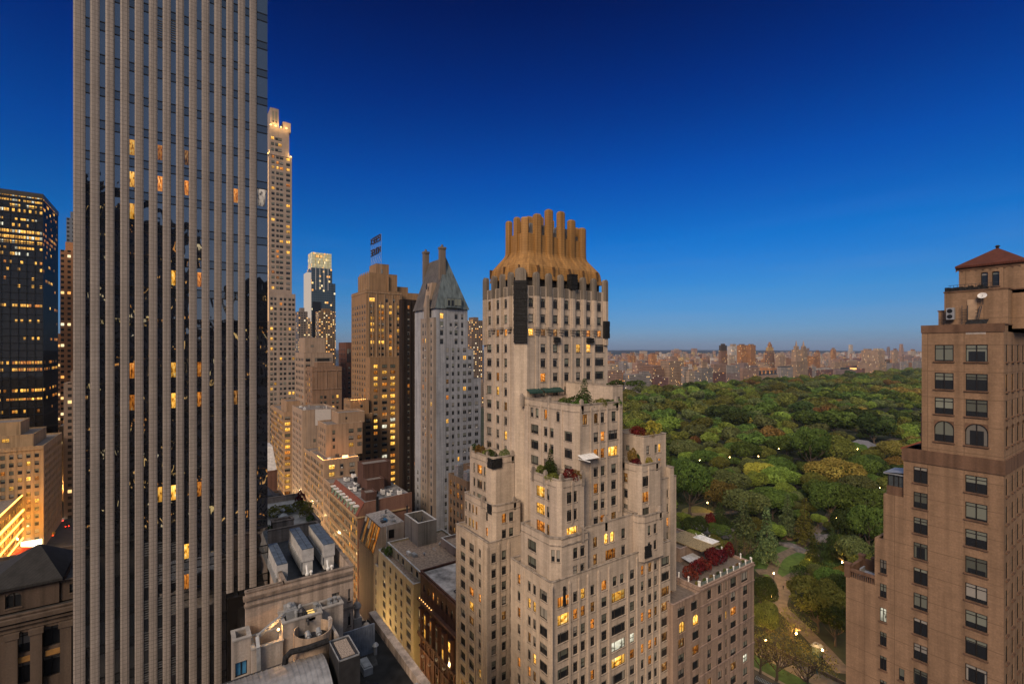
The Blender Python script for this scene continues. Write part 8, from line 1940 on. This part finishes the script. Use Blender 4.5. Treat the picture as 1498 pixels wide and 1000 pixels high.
def walker(px, py, lab, h=1.72, coat=(.03, .03, .035), az=0.0):
    """one continuous skinned figure in mid stride"""
    w, n = gnd(px, py, .1); x, y = -w, n
    V = [(0, 0, .93), (0, 0, 1.2), (0, 0, 1.42), (0, .02, 1.52), (0, .03, 1.64), (.19, 0, 1.38), (.25, .05, 1.12), (.24, .16, .9), (-.19, 0, 1.38), (-.25, -.05, 1.12), (-.24, -.1, .9), (.09, 0, .88), (.1, .14, .48), (.1, .2, .06), (-.09, 0, .88), (-.1, -.06, .48), (-.1, -.26, .1), (.1, .33, .04), (-.1, -.14, .03)]
    E = [(0, 1), (1, 2), (2, 3), (3, 4), (2, 5), (5, 6), (6, 7), (2, 8), (8, 9), (9, 10), (0, 11), (11, 12), (12, 13), (0, 14), (14, 15), (15, 16), (13, 17), (16, 18)]
    Rr = [.14, .15, .12, .06, .11, .07, .05, .04, .07, .05, .04, .1, .065, .045, .1, .065, .045, .035, .035]
    me = bpy.data.meshes.new('person'); me.from_pydata(V, E, []); o = bpy.data.objects.new('person', me); COL.objects.link(o)
    me.materials.append(plain('dark_coat_%d' % int(px), coat, .9))
    o.location = (x, y, .1); o.rotation_euler = (0, 0, az); o.scale = (h / 1.74,) * 3
    md = o.modifiers.new('skin', 'SKIN')
    for s, r in zip(me.skin_vertices[0].data, Rr): s.radius = (r, r)
    me.skin_vertices[0].data[0].use_root = True
    o.modifiers.new('sub', 'SUBSURF').levels = 1
    return tag(o, lab, 'person')
walker(1146, 862, 'person in dark clothes walking on the lamp-lit bend of the walk', az=.6)
walker(1195, 985, 'person in a teal jacket standing on the broad pavement', coat=(.02, .25, .28), az=2.0)

# ------------------------------------------------------------------ pink hotel at the park corner
PKS = wallmat('pink_limestone', (0.375, 0.27, 0.205), stain=.4, brick=.42)
PKT = wallmat('pink_trim', (.36, .26, .21), stain=.4)
litP = [(998, 919, 'y'), (1018, 911, 'y'), (1037, 899, 'y'), (1070, 900, 'o'), (1053, 912, 'y'), (1037, 944, 'y'), (1018, 954, 'o'), (1091, 968, 'w'), (1053, 976, 'w'), (1073, 968, 'd'), (1091, 990, 'd'), (1062, 905, 'y'), (1073, 945, 'd'), (998, 944, 'd')]
PW = 59.5
pn0, pn1, pnm = nE(984.5, PW), nE(1103, PW), nE(1024, PW)
PK = Bld('pink_corner_hotel', 'pinkish stone hotel with roof garden of red maples at the park corner', 'hotel', PW, pn0, PKS, PKT, BRONZE, lit=.06, litmix='ood', blind=.3, seed=70, litpx=litP, tol=7, roof=plain('terrace_deck', (.15, .12, .10), .9))
zt = -49.4; PK.wsc = 1.22
pc = [(997, 1.7, '2'), (1018, 1.9, '3'), (1038, 1.2, '2'), (1053.5, 1.3, '2'), (1062.5, .55, '1'), (1073, 1.9, '3'), (1090.5, 1.6, '2')]
pr0 = [-51.6]; prA = [-54.9]; prB = [-58.0 - 3.05 * k for k in range(10)]
PK.mass(PW, 84, pn0 + .02, pnm, -90, zt - .9, E=[([(997, 2.0, '2'), (1016, 1.9, '3')], [-52.4], 1.9), ([(998, 1.6, 'a2'), (1018, 1.6, 'a2')], [-55.5], 2.2), (pc[:2], [-58.6 - 3.05 * k for k in range(10)], 1.8)], par=.35)
PK.mass(PW, 84, pnm + .02, pn1, -90, zt, E=[(pc[2:5], pr0, 2.1), ([(1073, 2.0, '3'), (1089.5, 2.3, '3')], pr0, 2.2), (pc[2:5], prA, 1.8), ([(1073, 1.7, 'a2'), (1090.5, 1.6, 'a2')], [-54.6], 2.4), (pc[2:], prB, 1.8)], par=.45)
for z, h, p in ((-53.5, .3, .15), (-61.8, .3, .15), (-67.9, .3, .15), (-50.0, .35, .3)): PK.band(PW, 83, pnm + .1, pn1, z, h, p)
for k in range(9):
    n = pnm + .5 + (pn1 - pnm - 1) * k / 8; mb = MB(); mb.cyl(-PW - .35, n, zt, zt + 1.0, .16, .14, 8); mb.ball(-PW - .35, n, zt + 1.05, .2, n=8); mb.obj('parapet_post', WHITE, PK.root)
for k in range(6):
    mb = MB(); x = PW + .6 + k * 2.4; mb.cyl(-x, pnm + .4, zt, zt + 1.0, .16, .14, 8); mb.ball(-x, pnm + .4, zt + 1.05, .2, n=8); mb.obj('parapet_post', WHITE, PK.root)
    mb = MB(); mb.cyl(-x, pn1 - .4, zt, zt + 1.0, .16, .14, 8); mb.ball(-x, pn1 - .4, zt + 1.05, .2, n=8); mb.obj('parapet_post', WHITE, PK.root)
mb = MB(); mb.box(PW + .3, PW + .36, pnm + .5, pn1 - .5, zt, zt + .75); mb.obj('glass_balustrade', plain('pale_glass_rail', (.16, .20, .18), .1), PK.root)
PK.mass(70, 84, pn1 - 13, pn1 - 2.5, zt - .5, zt + 2.6, par=.2); PK.mass(73, 84, pnm + 1, pnm + 8, zt - .5, zt + 2.2, par=.2)
mb = MB(); mb.box(66, 76, pn1 - 10.5, pn1 - 3.0, zt + 2.75, zt + 3.0); mb.obj('pergola_roof', plain('reed_thatch', (.26, .20, .11), .95, var=.5, scale=4), PK.root)
mb = MB(); mb.quad([(-69.5, pnm + 7.5, zt + 1.0), (-66.5, pnm + 7.5, zt + .6), (-66.5, pnm + 12, zt + .6), (-69.5, pnm + 12, zt + 1.0)]); mb.obj('glass_roof', plain('white_glazed_panel', (.42, .43, .46), .3), PK.root)
PK.done()
MAPLE = ['leftmost of the red maples behind the white roof posts', 'second red maple behind the white roof posts, beside the glazed panel', 'third red maple behind the white roof posts', 'tallest red maple on the pink hotel roof garden', 'red maple below the thatched pergola', 'small dark red maple near the roof corner']
for i, (px, dn, r, h) in enumerate(((1010, 0, 1.9, 2.9), (1020, 1.0, 2.0, 3.2), (1032, .6, 1.8, 3.0), (1040, 2.0, 2.2, 3.6), (1052, 1.4, 2.0, 3.3), (1066, 1.5, 1.7, 3.2))):
    w = 63.2 + dn; n = nE(px, w); n = max(n, pnm + 1.5); tree(w, n, r, h, 'maroon', 'b', MAPLE[i], 'red maples on the roof garden', H + zt - .4, 'red_maple')
PL = ['low gold shrub', 'green planter shrub', 'brown grass clump', 'dark box shrub', 'grey leafy shrub', 'olive planter bush', 'rusty planter bush', 'small green shrub']
for i in range(8):
    n = pnm + 1.2 + (pn1 - pnm - 3) * i / 7; tree(60.9, n, .55, .9, ('gold', 'green', 'rust', 'dark', 'grey', 'olive', 'rust', 'green')[i], 'b', f'{PL[i]} along the white roof posts, number {("one","two","three","four","five","six","seven","eight")[i]} from the cream tower', 'planter shrubs on the roof garden', H + zt - .4, 'planter_shrub', 'shrub')
mb = MB()
rr = random.Random(9)
for i in range(16):
    x, y = 67 + rr.uniform(0, 5), pn1 - 3 + rr.uniform(-1.5, 1.0); z = zt + 3.0 + rr.uniform(.1, .8); mb.tube((-x, y, z), (-x + rr.uniform(-.7, .7), y + rr.uniform(-.7, .7), z + rr.uniform(-.2, .4)), .07, n=4)
mb.box(66.8, 72, pn1 - 5.2, pn1 - 2.2, zt + 3.0, zt + 3.1)
tag(mb.obj('furniture_stack', WHITE), 'jumble of stacked white garden furniture on the thatched pergola corner', 'furniture')

# ------------------------------------------------------------------ planting on the cream tower's terraces
TG = 'terrace plants on the cream tower'
TER = [(66.2, 62.5, -10.9, 1.7, 4.6, 'dark', 'c', 'dark cone-shaped evergreen on the high terrace under the awnings'), (67.6, 61.3, -10.9, 1.6, 1.6, 'dark', 'b', 'spreading dark juniper beside the high terrace evergreen'), (65.2, 60.6, -10.9, 1.2, 1.3, 'green', 'b', 'green shrub at the corner of the high terrace'), (69.5, 60.0, -10.9, .9, 1.3, 'green', 'b', 'green shrub under the left green awning'), (65.1, 65.4, -10.9, 1.1, 1.2, 'olive', 'b', 'olive shrub right of the high terrace evergreen'), (65.0, 67.6, -10.9, 1.2, 1.0, 'dark', 'b', 'dark low shrub further right on the high terrace'), (65.0, 69.6, -10.9, 1.0, 1.0, 'green', 'b', 'green shrub at the right end of the high terrace'),
 (67.0, 55.0, -23.0, 1.4, 4.4, 'dark', 'c', 'dark green cone-shaped tree on the south-east turret terrace'), (69.0, 54.4, -23.0, 1.0, 1.4, 'olive', 'b', 'olive shrub left of the turret terrace tree'), (65.0, 53.6, -23.0, 1.1, 1.2, 'olive', 'b', 'olive bush in front of the turret terrace tree'), (63.2, 56.2, -23.0, 1.3, 1.6, 'maroon', 'b', 'dark red bush at the right of the turret terrace'), (62.9, 57.6, -23.0, 1.0, 1.3, 'rust', 'b', 'rusty bush behind the dark red one on the turret terrace'), (68.9, 56.5, -23.0, 1.0, 1.8, 'green', 'b', 'green bush behind the turret terrace tree'),
 (90.2, 53.2, -22.7, 1.0, 1.6, 'dark', 'b', 'dark shrub at the left end of the south-west wing terrace'), (88.0, 53.0, -22.7, 1.1, 1.7, 'rust', 'b', 'reddish shrub on the south-west wing terrace'), (86.0, 53.4, -22.7, 1.0, 1.4, 'olive', 'b', 'olive shrub in the middle of the south-west wing terrace'), (84.0, 53.2, -22.7, 1.1, 1.5, 'dark', 'b', 'dark spiky shrub at the corner of the south-west wing terrace'), (83.0, 55.6, -22.7, .9, 1.6, 'grey', 'b', 'grey shrub at the back of the south-west wing terrace'),
 (64.8, 74.0, -23.0, .9, 2.4, 'rust', 'b', 'tall russet shrub on the north-east turret'), (63.6, 73.6, -23.0, 1.0, 1.2, 'maroon', 'b', 'low dark red shrubs on the north-east turret rim'), (62.6, 76.6, -23.0, .7, 1.3, 'yellow', 'b', 'yellow shrub at the right side of the north-east turret'), (65.2, 75.6, -23.0, .9, 1.6, 'dark', 'b', 'dark shrub at the back of the north-east turret'),
 (66.5, 78.0, -18.3, 1.4, 1.6, 'maroon', 'b', 'dark red roof shrub on the north block'), (65.2, 79.0, -18.3, 1.3, 1.1, 'rust', 'b', 'rust-coloured planting along the north block edge'), (65.6, 81.6, -18.3, 1.6, 2.4, 'yellow', 'b', 'yellow-green roof tree on the north block'), (66.8, 80.4, -18.3, 1.4, 2.0, 'olive', 'b', 'olive bush beside the yellow-green roof tree'), (68.5, 79.5, -18.3, 1.2, 1.8, 'maroon', 'b', 'maroon bush at the back of the north block roof'), (68.0, 73, -7.6, 1.6, 1.0, 'dark', 'b', 'dark creeper over the edge of the upper north pavilion'), (67.2, 77.5, -7.6, 1.8, 1.0, 'dark', 'b', 'dark creeper at the right end of the upper north pavilion')]
for w, n, z, r, h, c, k, l in TER: tree(w, n, r * 1.3, h * 1.25, c, k, l, TG, H + z, 'terrace_tree' if k == 'c' else 'terrace_shrub', 'tree' if k == 'c' else 'shrub')
GRP = 'plants on roof terraces by the canyon street'
for w, n, z, r, h, c, k, l in ((140.5, 52.2, -62.4, 1.5, 3.2, 'green', 'b', 'leafy green shrub on the yellow apartment house terrace'), (143.5, 52.0, -62.4, 1.0, 1.6, 'olive', 'b', 'small olive shrub left of the leafy one on the yellow house'),
    (90, 17.2, -28.2, 2.4, 1.4, 'olive', 'b', 'clipped olive hedge on the roof garden behind the cooling towers'), (90.5, 14.2, -28.2, 2.6, 1.4, 'olive', 'b', 'long olive hedge on the roof garden, left part'), (86, 17.8, -28.2, 1.2, 1.8, 'gold', 'b', 'brown shrub at the right corner of the roof garden'), (81.2, 11.0, -28.2, .7, 1.6, 'dark', 'b', 'dark little conical shrub on the roof garden left side'), (82.0, 12.2, -28.2, .7, 1.2, 'dark', 'b', 'second dark shrub on the roof garden left side'), (92, 18, -28.2, .9, 2.6, 'maroon', 'b', 'dark red small tree at the far corner of the roof garden'), (84, 18, -28.2, .9, .9, 'green', 'b', 'low green clump beside the roof garden parapet')):
    tree(w, n, r, h, c, k, l, GRP, H + z, 'terrace_shrub', 'shrub')

# ------------------------------------------------------------------ thin evening air over the park and the far blocks
m, N, O = newmat('evening_air')
v = N('ShaderNodeVolumePrincipled', {'Color': (.62, .76, 1.0, 1), 'Density': 0.00003, 'Anisotropy': 0.0})
for n_ in m.node_tree.nodes:
    if n_.type == 'OUTPUT_MATERIAL': m.node_tree.links.new(v.outputs[0], n_.inputs['Volume'])
mb = MB(); mb.xbox(-8200, 900, -3500, 12500, -92.5, 185); hz = mb.obj('haze', m); hz['kind'] = 'stuff'; hz['label'] = 'thin evening haze over the park and city'; hz['category'] = 'haze'
